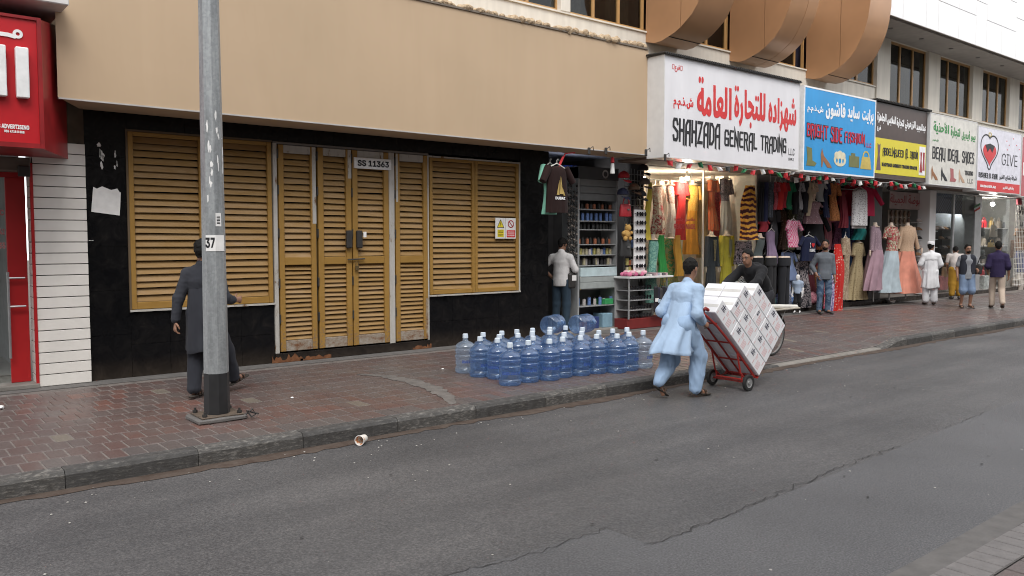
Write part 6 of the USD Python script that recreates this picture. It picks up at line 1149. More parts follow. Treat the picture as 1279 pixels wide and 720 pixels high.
def bottle_kind(k, m):
    cl = stage.CreateClassPrim('/World/Looks/kind_bottle_%d' % k); obj('shell', lathe(PROF, 30), m, cl, smooth=50)
    obj('cap', lathe([(.031, .445), (.036, .447), (.036, .462), (.034, .498), (.028, .503), (.0001, .503)], 18), M_bcap, cl, smooth=40)
    obj('neck_ring', lathe([(.031, .425), (.037, .43), (.031, .436)], 16), m, cl)
    marks = []
    for r0, z0, z1, n in ((.1315, .135, .172, 9),):
        for i in range(n):
            a0 = -1.05 + i * .21; 
            for (u0, u1, v0, v1) in ((0, .15, 0, .25), (0, .05, 0, 1), (.1, .15, .2, .8 if i % 2 else 1)):
                q = np.linspace(a0 + u0, a0 + u1, 4); zz = (z0 + (z1 - z0) * v0, z0 + (z1 - z0) * v1)
                V = [(r0 * math.sin(t), -r0 * math.cos(t), z) for z in zz for t in q]; marks.append(trimesh.Trimesh(V, [f for j in range(3) for f in ((j, j + 1, j + 5), (j, j + 5, j + 4))], process=False))
    obj('print', marks, M_bprint, cl, kind='stuff')
    return cl
BK = [bottle_kind(0, B_blue), bottle_kind(1, B_pale)]
SPOTS = [(6.26, 8.63), (6.53, 8.61), (6.22, 8.26), (6.83, 8.59), (6.56, 8.30), (6.29, 8.00), (6.12, 7.54), (7.11, 8.61), (6.83, 8.25), (7.38, 8.60), (7.11, 8.28), (6.78, 7.89), (6.44, 7.58), (7.65, 8.54), (7.37, 8.24), (6.73, 7.52), (7.94, 8.53), (7.37, 7.93), (7.01, 7.57), (7.97, 8.22), (7.63, 7.88), (7.28, 7.53), (7.88, 7.83), (7.55, 7.50), (8.19, 7.84), (7.77, 7.40), (8.44, 7.83), (8.03, 7.42), (8.35, 7.44)]
P_ = [np.array(p) for p in SPOTS]
for it in range(60):                 # keep the bodies just apart
    for i in range(len(P_)):
        for j in range(i):
            d = P_[i] - P_[j]; L = np.linalg.norm(d)
            if L < .274: P_[i] = P_[i] + d / L * (.274 - L) / 2; P_[j] = P_[j] - d / L * (.274 - L) / 2
order = sorted(range(29), key=lambda i: (P_[i][1] > 8.05, P_[i][1] > 7.7, P_[i][0]))
rows_ = {0: [], 1: [], 2: []}
for i in range(29): rows_[0 if P_[i][1] < 7.72 else 1 if P_[i][1] < 8.12 else 2].append(i)
ORD = ['first', 'second', 'third', 'fourth', 'fifth', 'sixth', 'seventh', 'eighth', 'ninth', 'tenth', 'eleventh', 'twelfth', 'thirteenth', 'fourteenth', 'fifteenth', 'sixteenth']
for rw, nm in ((0, 'front row nearest the kerb'), (1, 'middle row'), (2, 'back row nearest the wall')):
    ids = sorted(rows_[rw], key=lambda i: P_[i][0])
    for k, i in enumerate(ids):
        pale = i in (0, 28)
        instance(BK[1 if pale else 0], 'water_bottle', '%s large water bottle, %s from the left in the %s' % ('pale clear' if pale else 'blue', ORD[k], nm), 'water bottle', (P_[i][0], P_[i][1], 0.001), float(rng.uniform(-60, 60)), 'large water bottles standing on the pavement')
for k, (x, y, rz) in enumerate(((7.72, 8.66, 24), (8.10, 8.50, 12))):
    instance(BK[0], 'water_bottle', ('left' if k == 0 else 'right') + ' of the two blue water bottles lying across the back row', 'water bottle', (x, y, .512), rz + 90, 'water bottles lying on their sides', rx=90)

# ------------------------------------------------------------------ hand truck with cartons
M_trk = mat('truck_red', (.36, .028, .022), .4, var=.15); M_tyre = mat('tyre_black', (.018, .018, .018), .7); M_rim = mat('rim_grey', (.30, .30, .30), .45, metal=.4)
D = np.array([.732, 0, -.681]); N = np.array([.681, 0, .732]); O = np.array([7.97, 0, .866])
def tp_(s, n, y): return O + D * s + N * n + np.array([0, y, 0])
truck = thing('hand_truck', 'red two wheeled hand truck tilted back under the white cartons', 'hand truck', (0, 0, 0))
for y in (6.04, 6.42):
    rail_pts = [tp_(-.05, -.015, y), tp_(-.10, -.03, y), tp_(-.12, -.07, y), tp_(-.08, -.10, y), tp_(.0, -.085, y), tp_(.2, -.05, y), tp_(.6, -.025, y), tp_(1.26, -.022, y)]
    obj('side_rail', tube(rail_pts, .016, 10), M_trk, truck, smooth=40); obj('grip', tube([tp_(-.06, -.018, y), tp_(-.11, -.035, y), tp_(-.122, -.07, y)], .021, 10), mat('grip_red', (.22, .02, .018), .6), truck, smooth=40)
    obj('strut', tube([tp_(.75, -.03, y), tp_(.98, -.17, y), tp_(1.12, -.16, y), tp_(1.24, -.03, y)], .011, 8), M_trk, truck)
obj('middle_rail', tube([tp_(.15, -.03, 6.23), tp_(1.25, -.022, 6.23)], .012, 8), M_trk, truck)
for s in (.18, .55, .9, 1.2): obj('cross_bar', tube([tp_(s, -.03, 6.04), tp_(s, -.03, 6.42)], .011, 8), M_trk, truck)
obj('toe_plate', trimesh.convex.convex_hull(np.array([tp_(s, n, y) for s in (1.262, 1.270) for n in (-.03, .24) for y in (6.0, 6.5)])), M_trk, truck)
AX = np.array([8.61, 0, -.035]); obj('axle', tube([AX + [0, 5.93, 0], AX + [0, 6.52, 0]], .012, 8), M_trk, truck)
obj('axle_frame', [tube([tp_(1.0, -.16, y), AX + [0, y, 0], tp_(1.2, -.03, y)], .011, 8) for y in (6.04, 6.42)] + [tube([AX + [-.02, 6.04, .03], AX + [-.02, 6.42, .03]], .012, 8)], M_trk, truck)
for y in (5.95, 6.49):
    th = np.linspace(0, 2 * np.pi, 25); M = trimesh.transformations.rotation_matrix(np.pi / 2, (1, 0, 0)); M[:3, 3] = AX + [0, y, 0]
    w_ = obj('wheel', lathe([(.062, -.018), (.085, -.024), (.100, -.018), (.104, 0), (.100, .018), (.085, .024), (.062, .018)], 28).apply_transform(M), M_tyre, truck, smooth=50)
    obj('rim', lathe([(.0001, -.02), (.02, -.022), (.025, -.01), (.058, -.012), (.063, -.016), (.063, .016), (.058, .012), (.025, .01), (.02, .022), (.0001, .02)], 20).apply_transform(M), M_rim, w_, smooth=30)
M_carton = mat('carton_white', (.74, .74, .76), .55, var=.03, scale=4); M_cprint = mat('carton_red_print', (.56, .33, .33), .6); M_cdark = mat('carton_dark_print', (.05, .05, .08), .6); M_tape = mat('carton_tape', (.55, .54, .52), .4)
def carton(label, s0, s1, n0, n1, y0, y1, front):
    t = thing('carton', label, 'carton', (0, 0, 0), 0, 'white cartons strapped on the hand truck'); g = .003
    B = cbx(s0 + g, s1 - g, n0 + g, n1 - g, y0 + g, y1 - g, .006); v = np.array(B.vertices); jit = rng.normal(0, .003, 3)
    B.vertices = O + np.outer(v[:, 0], D) + np.outer(v[:, 1], N) + np.outer(v[:, 2] + jit[2], [0, 1, 0]); 
    if B.volume < 0: B.invert()
    obj('box', B, M_carton, t)
    R = np.array([D * 0 - N, -D]).T if False else None
    def flat(shape, y, m, nm):    # drawing on the street side, u along N, v up along -D
        for gg in getattr(shape, 'geoms', [shape]):
            e = trimesh.creation.extrude_polygon(gg, .0015, engine='earcut'); w = e.vertices
            e.vertices = O + np.outer(s1 - w[:, 1], D) + np.outer(n0 + w[:, 0], N) + np.outer(y - w[:, 2] + jit[2], [0, 1, 0])
            if e.volume < 0: e.invert()
            out.append(e)
        obj(nm, out[:], m, t, kind='stuff'); out.clear()
    out = []; W, H = n1 - n0, s1 - s0
    if front:
        y = y0 + g
        flat(unary_union([sbox(W * .52 + i * .022, H * .66, W * .52 + i * .022 + (.007 if i % 2 else .012), H * .86) for i in range(int(W * .42 / .022))] + [sbox(W * .52, H * .74, W * .9, H * .77)]), y, M_cdark, 'print_mark')
        flat(unary_union([sbox(W * .12, H * .22 + .022 * i, W * (.6 + .05 * (i % 2)), H * .22 + .022 * i + .008) for i in range(4)] + [sbox(W * .15, H * .55, W * .42, H * .575), sbox(W * .1, H * .9, W * .3, H * .915), sbox(W * .62, H * .12, W * .9, H * .14), sbox(W * .55, H * .52, W * .88, H * .54), sbox(W * .55, H * .47, W * .8, H * .485)]), y, M_cprint, 'print_lines')
    tv = [O + D * (s0 + g - .0012) + N * ((n0 + n1) / 2 + q) + np.array([0, y, 0]) for q in (-.022, .022) for y in (y0 + .01, y1 - .01)]
    obj('tape', trimesh.Trimesh(np.array(tv + [p_ + D * .0010 for p_ in tv]), [(0, 1, 3), (0, 3, 2), (4, 7, 5), (4, 6, 7), (0, 4, 5), (0, 5, 1), (2, 3, 7), (2, 7, 6)], process=False), M_tape, t)
k = 0
cols = [(0, .207, [0, .419, .838, 1.257]), (.207, .414, [.21, .42, .838, 1.257]), (.414, .621, [.21, .63, .84, 1.257]), (.621, .828, [.42, .838, 1.257])]
for ci, (n0, n1, ss) in enumerate(cols):
    for j in range(len(ss) - 1):
        for yi, (y0, y1) in enumerate(((5.98, 6.255), (6.255, 6.53))):
            carton('white carton, %s from the top in the %s stack from the frame, %s side' % (ORD[j], ORD[ci], 'street' if yi == 0 else 'shop'), ss[j], ss[j + 1], n0, n1, y0, y1, yi == 0)

# ------------------------------------------------------------------ bicycle behind the cartons
bz = -float(drop(11.2, 7.3)) + .0
bike = thing('bicycle', 'black delivery bicycle with white bundle on its rear rack, behind the cartons', 'bicycle', (0, 0, bz))
BY = 7.28; RW, FWX = 11.13, 10.05
for x in (RW, FWX):
    M = trimesh.transformations.rotation_matrix(np.pi / 2, (1, 0, 0)); M[:3, 3] = (x, BY, .335)
    tor = trimesh.creation.torus(.318, .018, 40, 10).apply_transform(M); wq = obj('wheel', tor, M_tyre, bike, smooth=True)
    obj('rim', lathe([(.292, -.012), (.300, -.012), (.300, .012), (.292, .012), (.292, -.012)], 40).apply_transform(M), M_rim, wq)
    obj('spokes', [tube([(x + .03 * math.cos(q + .5), BY + .02 * (-1) ** i, .335 + .03 * math.sin(q + .5)), (x + .294 * math.cos(q), BY, .335 + .294 * math.sin(q))], .0022, 4) for i, q in enumerate(np.arange(28) * 2 * np.pi / 28)] + [tube([(x, BY - .05, .335), (x, BY + .05, .335)], .02, 8)], M_rim, wq, kind='stuff')
    obj('mudguard', [trimesh.Trimesh(*(lambda q: (np.array([(x + .35 * math.cos(t), BY + s, .335 + .35 * math.sin(t)) for t in q for s in (-.025, .025)]), [f for i in range(len(q) - 1) for f in ((2 * i, 2 * i + 1, 2 * i + 3), (2 * i, 2 * i + 3, 2 * i + 2))]))(np.linspace(.3 if x == RW else .9, 2.4 if x == RW else 2.9, 20)), process=False)], M_hinge, bike)
M_fr = mat('bike_black', (.02, .02, .022), .35)
bb_, st_, hd_, hb_ = (10.68, BY, .29), (10.83, BY, .80), (10.25, BY, .82), (10.22, BY, .64)
obj('frame', [tube(p_, .014, 8) for p_ in ([bb_, st_], [st_, hd_], [bb_, hb_], [hb_, hd_])] + [tube([(RW, BY + s * .05, .335), (bb_[0], BY + s * .03, .29)], .009, 6) for s in (-1, 1)] + [tube([(RW, BY + s * .05, .335), (st_[0], BY + s * .02, .78)], .009, 6) for s in (-1, 1)], M_fr, bike, smooth=40)
obj('fork', [tube([(10.24, BY + s * .05, .68), (FWX, BY + s * .055, .335)], .010, 6) for s in (-1, 1)], M_fr, bike); obj('handlebar', tube([(10.22, BY - .28, 1.0), (10.14, BY - .2, 1.03), (10.23, BY, .98), (10.14, BY + .2, 1.03), (10.22, BY + .28, 1.0)], .012, 8), M_rim, bike); obj('stem', tube([(10.25, BY, .8), (10.23, BY, .98)], .013, 8), M_rim, bike)
obj('saddle', loft([(.86, 10.86, BY, .13, .08), (.90, 10.87, BY, .14, .09), (.92, 10.87, BY, .10, .06)], 16), M_hinge, bike, smooth=40); obj('rack', [tube([(10.86, BY + s * .07, .70), (11.45, BY + s * .07, .70)], .007, 6) for s in (-1, 1)] + [tube([(11.38, BY + s * .07, .70), (RW, BY + s * .07, .335)], .007, 6) for s in (-1, 1)], M_rim, bike)
obj('crank', [tube([(10.68, BY - .09, .29), (10.72, BY - .10, .13)], .01, 6), tube([(10.68, BY + .09, .29), (10.64, BY + .10, .45)], .01, 6), bx(10.67, 10.77, BY - .19, BY - .10, .115, .135), bx(10.59, 10.69, BY + .10, BY + .19, .445, .465)], M_rim, bike)
solo('wrapped_bundle', noisy(tube([(10.98, BY - .05, bz + .775), (11.2, BY - .06, bz + .765), (11.5, BY - .07, bz + .745), (11.68, BY - .07, bz + .735)], .035, 14).subdivide(), .006, 12), mat('bundle_white', (.62, .60, .55), .6), 'long white wrapped bundle tied on the bicycle rack', 'bundle', smooth=50)
solo('rack_board', cbx(10.95, 11.72, BY - .12, BY + .12, bz + .708, bz + .73, .004), mat('rack_board', (.42, .38, .32), .7), 'thin pale board under the white bundle on the bicycle', 'board')

# ------------------------------------------------------------------ litter
cup = thing('paper_cup', 'crumpled white and orange paper cup lying in the gutter', 'cup', (3.62, 6.60, ROADZ + .047), 35)
Mx = trimesh.transformations.rotation_matrix(np.pi / 2, (0, 1, 0))
obj('cup_body', lathe([(.033, -.055), (.045, .05), (.043, .05), (.031, -.052), (.0001, -.052)], 22).apply_transform(Mx @ np.diag([1, 1, -1, 1])), graph('cup_print', {'g': ('geometry', {}), 'n': ('noise_texture', {'scale': 22.0, 'detail': 3.0}), 'c': ('rgb_ramp', {'ramp': [(.57, (.72, .68, .62)), (.60, (.62, .25, .04)), (.66, (.55, .14, .04)), (.70, (.70, .62, .5))]}), 'p': ('principled_bsdf', {'roughness': .5})}, [('g.position', 'n.vector'), ('n.fac', 'c.fac'), ('c.color', 'p.base_color')], 'p.BSDF'), cup, smooth=40)
obj('cup_rim', trimesh.creation.torus(.0445, .003, 20, 8).apply_translation((0, 0, .05)).apply_transform(Mx @ np.diag([1, 1, -1, 1])), M_paper, cup)
for i, (lb, px, py, s) in enumerate((('crumpled white tissue on the pavement at the left edge', 1, 511, .035), ('white scrap on the pavement between pole and bottles', 365, 498, .016), ('pale plastic scrap on the pavement by the plinth under the gowns', 1114, 379, .09), ('small white scrap on the pavement left of the bottles', 553, 462, .018))):
    p = onground(px, py); m = noisy(trimesh.creation.icosphere(3, s), s * .5, 1.3 / s, i); m.vertices[:, 2] *= .55; solo('litter', m.apply_translation((p[0], p[1], s * .5)), M_paper, lb, 'litter', smooth=40)

# ------------------------------------------------------------------ people: one blended distance field per body or garment, meshed by surface nets
class Field:
    def __init__(s, lo, hi, h):
        s.h = h; s.lo = np.asarray(lo, float); s.n = np.ceil((np.asarray(hi) - s.lo) / h).astype(int) + 1
        s.d = np.full(s.n, 0.3, np.float32); s.ax = [s.lo[i] + h * np.arange(s.n[i]) for i in range(3)]
    def sub(s, lo, hi):
        i0 = np.clip(np.floor((lo - s.lo) / s.h).astype(int), 0, s.n); i1 = np.clip(np.ceil((hi - s.lo) / s.h).astype(int) + 1, 0, s.n)
        sl = tuple(slice(a, b) for a, b in zip(i0, i1)); return sl, np.stack(np.meshgrid(*[s.ax[i][sl[i]] for i in range(3)], indexing='ij'), -1)
    def put(s, fn, lo, hi, k, sign=1):
        m = k + 0.03; sl, P = s.sub(np.asarray(lo) - m, np.asarray(hi) + m)
        if P.size == 0: return
        e = fn(P).astype(np.float32); d = s.d[sl]
        if sign > 0:
            t = np.clip(0.5 + 0.5 * (d - e) / k, 0, 1); s.d[sl] = d * (1 - t) + e * t - k * t * (1 - t)
        else: s.d[sl] = np.maximum(d, -e)
    def cone(s, a, b, ra, rb, k=.03, n=None, q=1.0):
        a, b = np.asarray(a, float), np.asarray(b, float); ba = b - a; L = max(ba @ ba, 1e-9); n = None if n is None else np.asarray(n, float)
        def fn(P):
            v = P - a; t = np.clip(v @ ba / L, 0, 1); v = v - t[..., None] * ba
            if n is not None: v = v + (v @ n * (1 / q - 1))[..., None] * n
            return np.sqrt((v * v).sum(-1)) - (ra + (rb - ra) * t)
        r = max(ra, rb); s.put(fn, np.minimum(a, b) - r, np.maximum(a, b) + r, k)
    def egg(s, c, R, rad, k=.02, sign=1):
        c = np.asarray(c, float); rad = np.asarray(rad, float)
        def fn(P): v = ((P - c) @ R) / rad; return (np.sqrt((v * v).sum(-1)) - 1) * rad.min()
        s.put(fn, c - rad.max(), c + rad.max(), k, sign)
    def cut(s, p, n):
        P = np.stack(np.meshgrid(*s.ax, indexing='ij'), -1); s.d = np.maximum(s.d, ((P - np.asarray(p)) @ np.asarray(n)).astype(np.float32))
    def wrinkle(s, amp, scale, seed, stretch=(1, 1, .45)):
        near = np.abs(s.d) < .035; idx = np.argwhere(near)
        if len(idx): s.d[near] += (amp * 2 * (meshkit.fbm((s.lo + idx * s.h) * np.asarray(stretch) * scale, 3, seed) - .5)).astype(np.float32)
    def crease(s, amp, scale, seed, stretch=(1, 1, .3)):
        near = np.abs(s.d) < .035; idx = np.argwhere(near)
        if len(idx):
            r = 1 - np.abs(2 * meshkit.fbm((s.lo + idx * s.h) * np.asarray(stretch) * scale, 3, seed) - 1) * 2.4
            s.d[near] -= (amp * np.clip(r, -.4, 1)).astype(np.float32)
    def mesh(s):
        d = np.pad(s.d, 1, constant_values=.3); ins = d < 0; n = d.shape
        c = sum(ins[i:n[0] - 1 + i, j:n[1] - 1 + j, k:n[2] - 1 + k].astype(np.int8) for i in (0, 1) for j in (0, 1) for k in (0, 1))
        act = (c > 0) & (c < 8); ids = np.full(act.shape, -1); cells = np.argwhere(act); ids[act] = np.arange(len(cells))
        acc = np.zeros((len(cells), 3)); cnt = np.zeros(len(cells)); cor = [np.array(q) for q in np.ndindex(2, 2, 2)]
        for qa in range(8):
            for qb in range(qa + 1, 8):
                if np.abs(cor[qa] - cor[qb]).sum() != 1: continue
                da = d[tuple((cells + cor[qa]).T)]; db = d[tuple((cells + cor[qb]).T)]; m = (da < 0) != (db < 0); t = np.where(m, da / np.where(m, da - db, 1), 0)
                acc[m] += cor[qa] + t[m, None] * (cor[qb] - cor[qa]); cnt[m] += 1
        V = s.lo + (cells + acc / cnt[:, None] - 1) * s.h; F = []
        for ax in range(3):
            o1, o2 = [q for q in range(3) if q != ax]; sl0 = [slice(1, -1)] * 3; sl0[ax] = slice(0, -1); sl1 = list(sl0); sl1[ax] = slice(1, None)
            a_, b_ = ins[tuple(sl0)], ins[tuple(sl1)]; e = np.argwhere(a_ != b_); base = e + np.array([0 if q == ax else 1 for q in range(3)]); fl = a_[tuple(e.T)]
            def vid(u, v): w = base.copy(); w[:, o1] -= u; w[:, o2] -= v; return ids[tuple(w.T)]
            q0, q1, q2, q3 = vid(1, 1), vid(0, 1), vid(0, 0), vid(1, 0); flip = fl if ax != 1 else ~fl
            F.append(np.where(flip[:, None], np.stack([q0, q1, q2], 1), np.stack([q0, q2, q1], 1))); F.append(np.where(flip[:, None], np.stack([q0, q2, q3], 1), np.stack([q0, q3, q2], 1)))
        m = trimesh.Trimesh(V, np.vstack(F), process=False)
        if m.volume < 0: m.invert()
        return m

SKIN = mat('skin_brown', (.26, .135, .085), .55, var=.08, scale=20); HAIR = mat('hair_black', (.009, .008, .007), .75, spec=.2, bump=.5, bscale=160, streak=(1, 1, .3))
EYE_W, EYE_D = mat('eye_white', (.34, .31, .28), .4), mat('eye_dark', (.02, .012, .01), .2)
M_sole = mat('sandal_sole', (.035, .028, .022), .8); M_strap = mat('sandal_strap', (.05, .03, .02), .6)
def stand(pos, heading, H=1.72, **over):
    """joints as (forward, left, up) in a 1.72 m figure at pos facing heading, turned to world points"""
    J = dict(pelvis=(0, 0, .93), waist=(0, 0, 1.08), chest=(.01, 0, 1.29), neck=(0, 0, 1.44), head=(.025, 0, 1.605), shL=(0, .165, 1.345), shR=(0, -.165, 1.345), elL=(-.03, .215, 1.07), elR=(-.03, -.215, 1.07), wrL=(.04, .225, .855), wrR=(.04, -.225, .855),
             hipL=(0, .09, .92), hipR=(0, -.09, .92), knL=(.02, .10, .49), knR=(.02, -.10, .49), anL=(-.02, .10, .085), anR=(-.02, -.10, .085), toL=(.14, .12, .03), toR=(.14, -.12, .03), look=(1, 0, 0), handL=(.15, 0, -1), handR=(.15, 0, -1))
    J.update(over); h = np.radians(heading); f, l = np.array([math.cos(h), math.sin(h), 0]), np.array([-math.sin(h), math.cos(h), 0]); s = H / 1.72
    out = {k: (f * v[0] + l * v[1] + np.array([0, 0, v[2]])) * (1 if k in ('look', 'handL', 'handR') else s) + (0 if k in ('look', 'handL', 'handR') else np.asarray(pos, float)) for k, v in J.items()}
    out.update(f=f, l=l, s=s); return out
def box_of(J, pad=.3):
    P = np.array([v for k, v in J.items() if isinstance(v, np.ndarray) and k not in ('f', 'l', 'look', 'handL', 'handR')]); return P.min(0) - pad * J['s'], P.max(0) + pad * J['s']
def headframe(J):
    x = J['look'] / np.linalg.norm(J['look']); y = np.cross([0, 0, 1], x); y /= np.linalg.norm(y); z = np.cross(x, y); return np.stack([x, y, z], 1)
def hand(F, w, d, inward, s, curl, bulk=1.0):
    d = d / np.linalg.norm(d); side = np.cross(d, inward); side /= np.linalg.norm(side); inward = np.cross(side, d)
    kn = w + d * .085 * s; F.cone(w, kn, .026 * s, .034 * s, .015, inward, .5)
    for i, (o, ln) in enumerate(((.030, .068), (.010, .078), (-.011, .073), (-.030, .057))):
        p = kn + side * o * s; c = curl * (1 + .15 * i); r = .0088 * s * bulk
        for seg, fr in ((0, .45), (1, .32), (2, .25)):
            a = c * (seg + .6); q = p + (d * math.cos(a) + inward * math.sin(a)) * ln * fr * s + side * (o * .10 * s); F.cone(p, q, r, r * .92, .004); p = q; r *= .92
    t0 = w + d * .028 * s + side * .026 * s; t1 = t0 + (d * .55 + side * .75 + inward * .35) * .042 * s; t2 = t1 + (d * .85 + side * .2 + inward * .45) * .036 * s
    F.cone(t0, t1, .013 * s, .0105 * s * bulk, .008); F.cone(t1, t2, .0105 * s * bulk, .008 * s * bulk, .004)
def body(J, h, curl=.35, bulk=1.0, bare_arms=1.0):
    lo, hi = box_of(J, .22); F = Field(lo, hi, h); s, f = J['s'], J['f']; R = headframe(J); hx, hy, hz = R.T; c = J['head']
    F.cone(J['pelvis'], J['waist'], .13 * s, .12 * s, .04, f, .72); F.cone(J['waist'], J['chest'], .12 * s, .14 * s, .04, f, .70); F.cone(J['chest'], J['neck'] - [0, 0, .05 * s], .14 * s, .07 * s, .04, f, .72); F.cone(J['shL'], J['shR'], .052 * s, .052 * s, .04)
    F.cone(J['neck'] - [0, 0, .05], c - hz * .06 * s, .058 * s, .052 * s, .03)
    F.egg(c + hz * .02 * s - hx * .012 * s, R, np.array([.098, .077, .100]) * s, .03); F.egg(c + hx * .025 * s - hz * .055 * s, R, np.array([.066, .056, .068]) * s, .03)
    F.cone(c + hx * .084 * s + hz * .012 * s, c + hx * .108 * s - hz * .030 * s, .010 * s, .015 * s, .012); F.cone(c + hx * .072 * s + hy * .026 * s - hz * .078 * s, c + hx * .072 * s - hy * .026 * s - hz * .078 * s, .011 * s, .011 * s, .010)
    F.cone(c + hx * .078 * s + hy * .04 * s + hz * .030 * s, c + hx * .082 * s - hy * .04 * s + hz * .030 * s, .012 * s, .012 * s, .012)
    for q in (-1, 1):
        F.egg(c + hy * q * .078 * s - hx * .008 * s - hz * .012 * s, R, np.array([.018, .010, .031]) * s, .006); F.egg(c + hx * .092 * s + hy * q * .032 * s + hz * .008 * s, R, np.array([.012, .016, .010]) * s, .002, -1)
    for q in 'LR':
        F.cone(J['sh' + q], J['el' + q], .052 * s, .040 * s, .03); F.cone(J['el' + q], J['wr' + q], .041 * s, .027 * s, .02)
        inw = (J['pelvis'] - J['wr' + q]) * [1, 1, 0] + f * .12; hand(F, J['wr' + q], J['hand' + q], inw, s, curl, bulk)
        F.cone(J['hip' + q], J['kn' + q], .085 * s, .055 * s, .03); F.cone(J['kn' + q], J['an' + q], .055 * s, .036 * s, .02); F.cone(J['an' + q], J['to' + q], .036 * s, .026 * s, .02)
    return F.mesh()
def top(J, h, sleeve=1.0, loose=.012, hem=None, amp=.006, seed=0, skirt=(), collar=True, arm=.0, tail=True):
    lo, hi = box_of(J, .34); F = Field(lo, hi, h); s, f = J['s'], J['f']; o = loose; pv, ws, ch, nk = J['pelvis'], J['waist'], J['chest'], J['neck']
    ax = (pv - ws) / np.linalg.norm(pv - ws)
    if hem is not None: F.cone(pv + ax * .14 * s, pv, (.148 + o) * s, (.142 + o) * s, .05, f, .76)
    tp = (.140 + o, .130 + o) if tail else (.085, .112); F.cone(pv, ws, tp[0] * s, tp[1] * s, .05, f, .74); F.cone(ws, ch, tp[1] * s, (.145 + o) * s, .05, f, .72); F.cone(ch, nk - [0, 0, .07 * s], (.145 + o) * s, (.075 + o * .5) * s, .05, f, .76); F.cone(J['shL'], J['shR'], (.052 + o * .4) * s, (.052 + o * .4) * s, .05)
    for q in 'LR': F.cone(nk - [0, 0, .035 * s], J['sh' + q] + [0, 0, .008], .046 * s, .046 * s, .04)
    if collar: F.cone(nk - [0, 0, .04 * s], nk + [0, 0, .008 * s], .066 * s, .060 * s, .012)
    for q in 'LR':
        sh, el, wr = J['sh' + q], J['el' + q], J['wr' + q]; a = min(1, sleeve * 2); F.cone(sh, sh + (el - sh) * a, (.058 + o * .5) * s, (.048 + o * .7 + arm) * s, .03)
        if sleeve > .5: b = sleeve * 2 - 1; F.cone(el, el + (wr - el) * b, (.048 + o * .7 + arm) * s, (.037 + o * .7) * s, .02)
    if hem is not None: F.cut((0, 0, hem), (0, 0, -1))
    F.wrinkle(amp * .6, 9.0, seed, (1, 1, .3)); F.crease(amp * .75, 6.0, seed + 3, (1, 1, .35)); F.crease(amp * .4, 12.0, seed + 9, (.8, .8, 1.0)); return F.mesh()
def tunic_skirt(J, rows, fl=.10, nf=9, seed=0, n=64):
    """the hanging skirt of a tunic: rows of (forward, left, up from the pelvis, half depth, half width)"""
    r = np.random.default_rng(seed); k = np.array(rows, float); t = np.linspace(0, 1, 22); kt = np.linspace(0, 1, len(k)); k = np.stack([np.interp(t, kt, k[:, i]) for i in range(5)], 1)
    for _ in range(2): k[1:-1] = (k[:-2] + 2 * k[1:-1] + k[2:]) / 4
    th = np.arange(n) * 2 * np.pi / n; f, l, s, c0 = J['f'], J['l'], J['s'], J['pelvis']; V, F = [], []; w1, w2, w3 = r.uniform(0, 6.28, 3)
    def ring(row, u, sh=1.0, dz=0.0):
        g = 1 + fl * u ** 1.3 * (.55 * np.sin(nf * th + w1 + 1.2 * u) + .45 * np.sin((nf + 4) * th + w2 - .8 * u)); z = row[2] + dz + .018 * u * np.sin(3 * th + w3)
        return c0 + s * (np.outer(row[0] + row[3] * sh * np.cos(th) * g, f) + np.outer(row[1] + row[4] * sh * np.sin(th) * g, l) + np.outer(z, [0, 0, 1]))
    R = [ring(row, u) for row, u in zip(k, t)] + [ring(k[-1], 1, .94, .012), ring(k[-4], .8, .80, .0)]
    m = len(R); V = np.vstack(R + [R[0].mean(0)[None], R[-1].mean(0)[None]])
    for i in range(m - 1):
        for j in range(n): a, b, c, d = i * n + j, i * n + (j + 1) % n, (i + 1) * n + (j + 1) % n, (i + 1) * n + j; F += [(a, c, b), (a, d, c)]
    for j in range(n): F += [(m * n, j, (j + 1) % n), (m * n + 1, (m - 1) * n + (j + 1) % n, (m - 1) * n + j)]
    q = trimesh.Trimesh(V, F, process=False)
    if q.volume < 0: q.invert()
    return q
def legs(J, h, length=1.0, loose=.0, ankle=.058, amp=.006, seed=0, hemz=None):
    lo, hi = box_of(J, .24); hi[2] = J['waist'][2] + .1; F = Field(lo, hi, h); s, f = J['s'], J['f']
    F.cone(J['pelvis'], J['waist'] - [0, 0, .04], (.124 + loose * .5) * s, (.118 + loose * .3) * s, .05, f, .78)
    for q in 'LR':
        hp, kn, an = J['hip' + q], J['kn' + q], J['an' + q]; F.cone(hp, kn, (.086 + loose) * s, (.070 + loose) * s, .04)
        if length > .5: F.cone(kn, kn + (an - kn) * (length * 2 - 1), (.070 + loose) * s, (ankle + loose * .6) * s, .03)
    F.wrinkle(amp * .6, 9.0, seed, (1, 1, .3)); F.crease(amp * .7, 7.0, seed + 5, (1, 1, .4)); return F.mesh()
def hair_mesh(J, h, full=1.0, back=.05):
    c, s, R = J['head'], J['s'], headframe(J); hx, hy, hz = R.T; F = Field(c - .17 * s, c + .17 * s, h)
    F.egg(c + hz * .028 * s - hx * .016 * s, R, np.array([.103, .083, .102]) * s, .01); F.cone(c - hx * .07 * s, c - hx * .062 * s - hz * .06 * s * full, .045 * s, .035 * s, .02)
    F.cut(c + hx * .05 * s + hz * .062 * s, (hx * .90 - hz * .44)); F.cut(c - hz * (.075 + .0) * s, -hz); F.wrinkle(.011, 38, 3, (1, 1, 1)); return F.mesh()
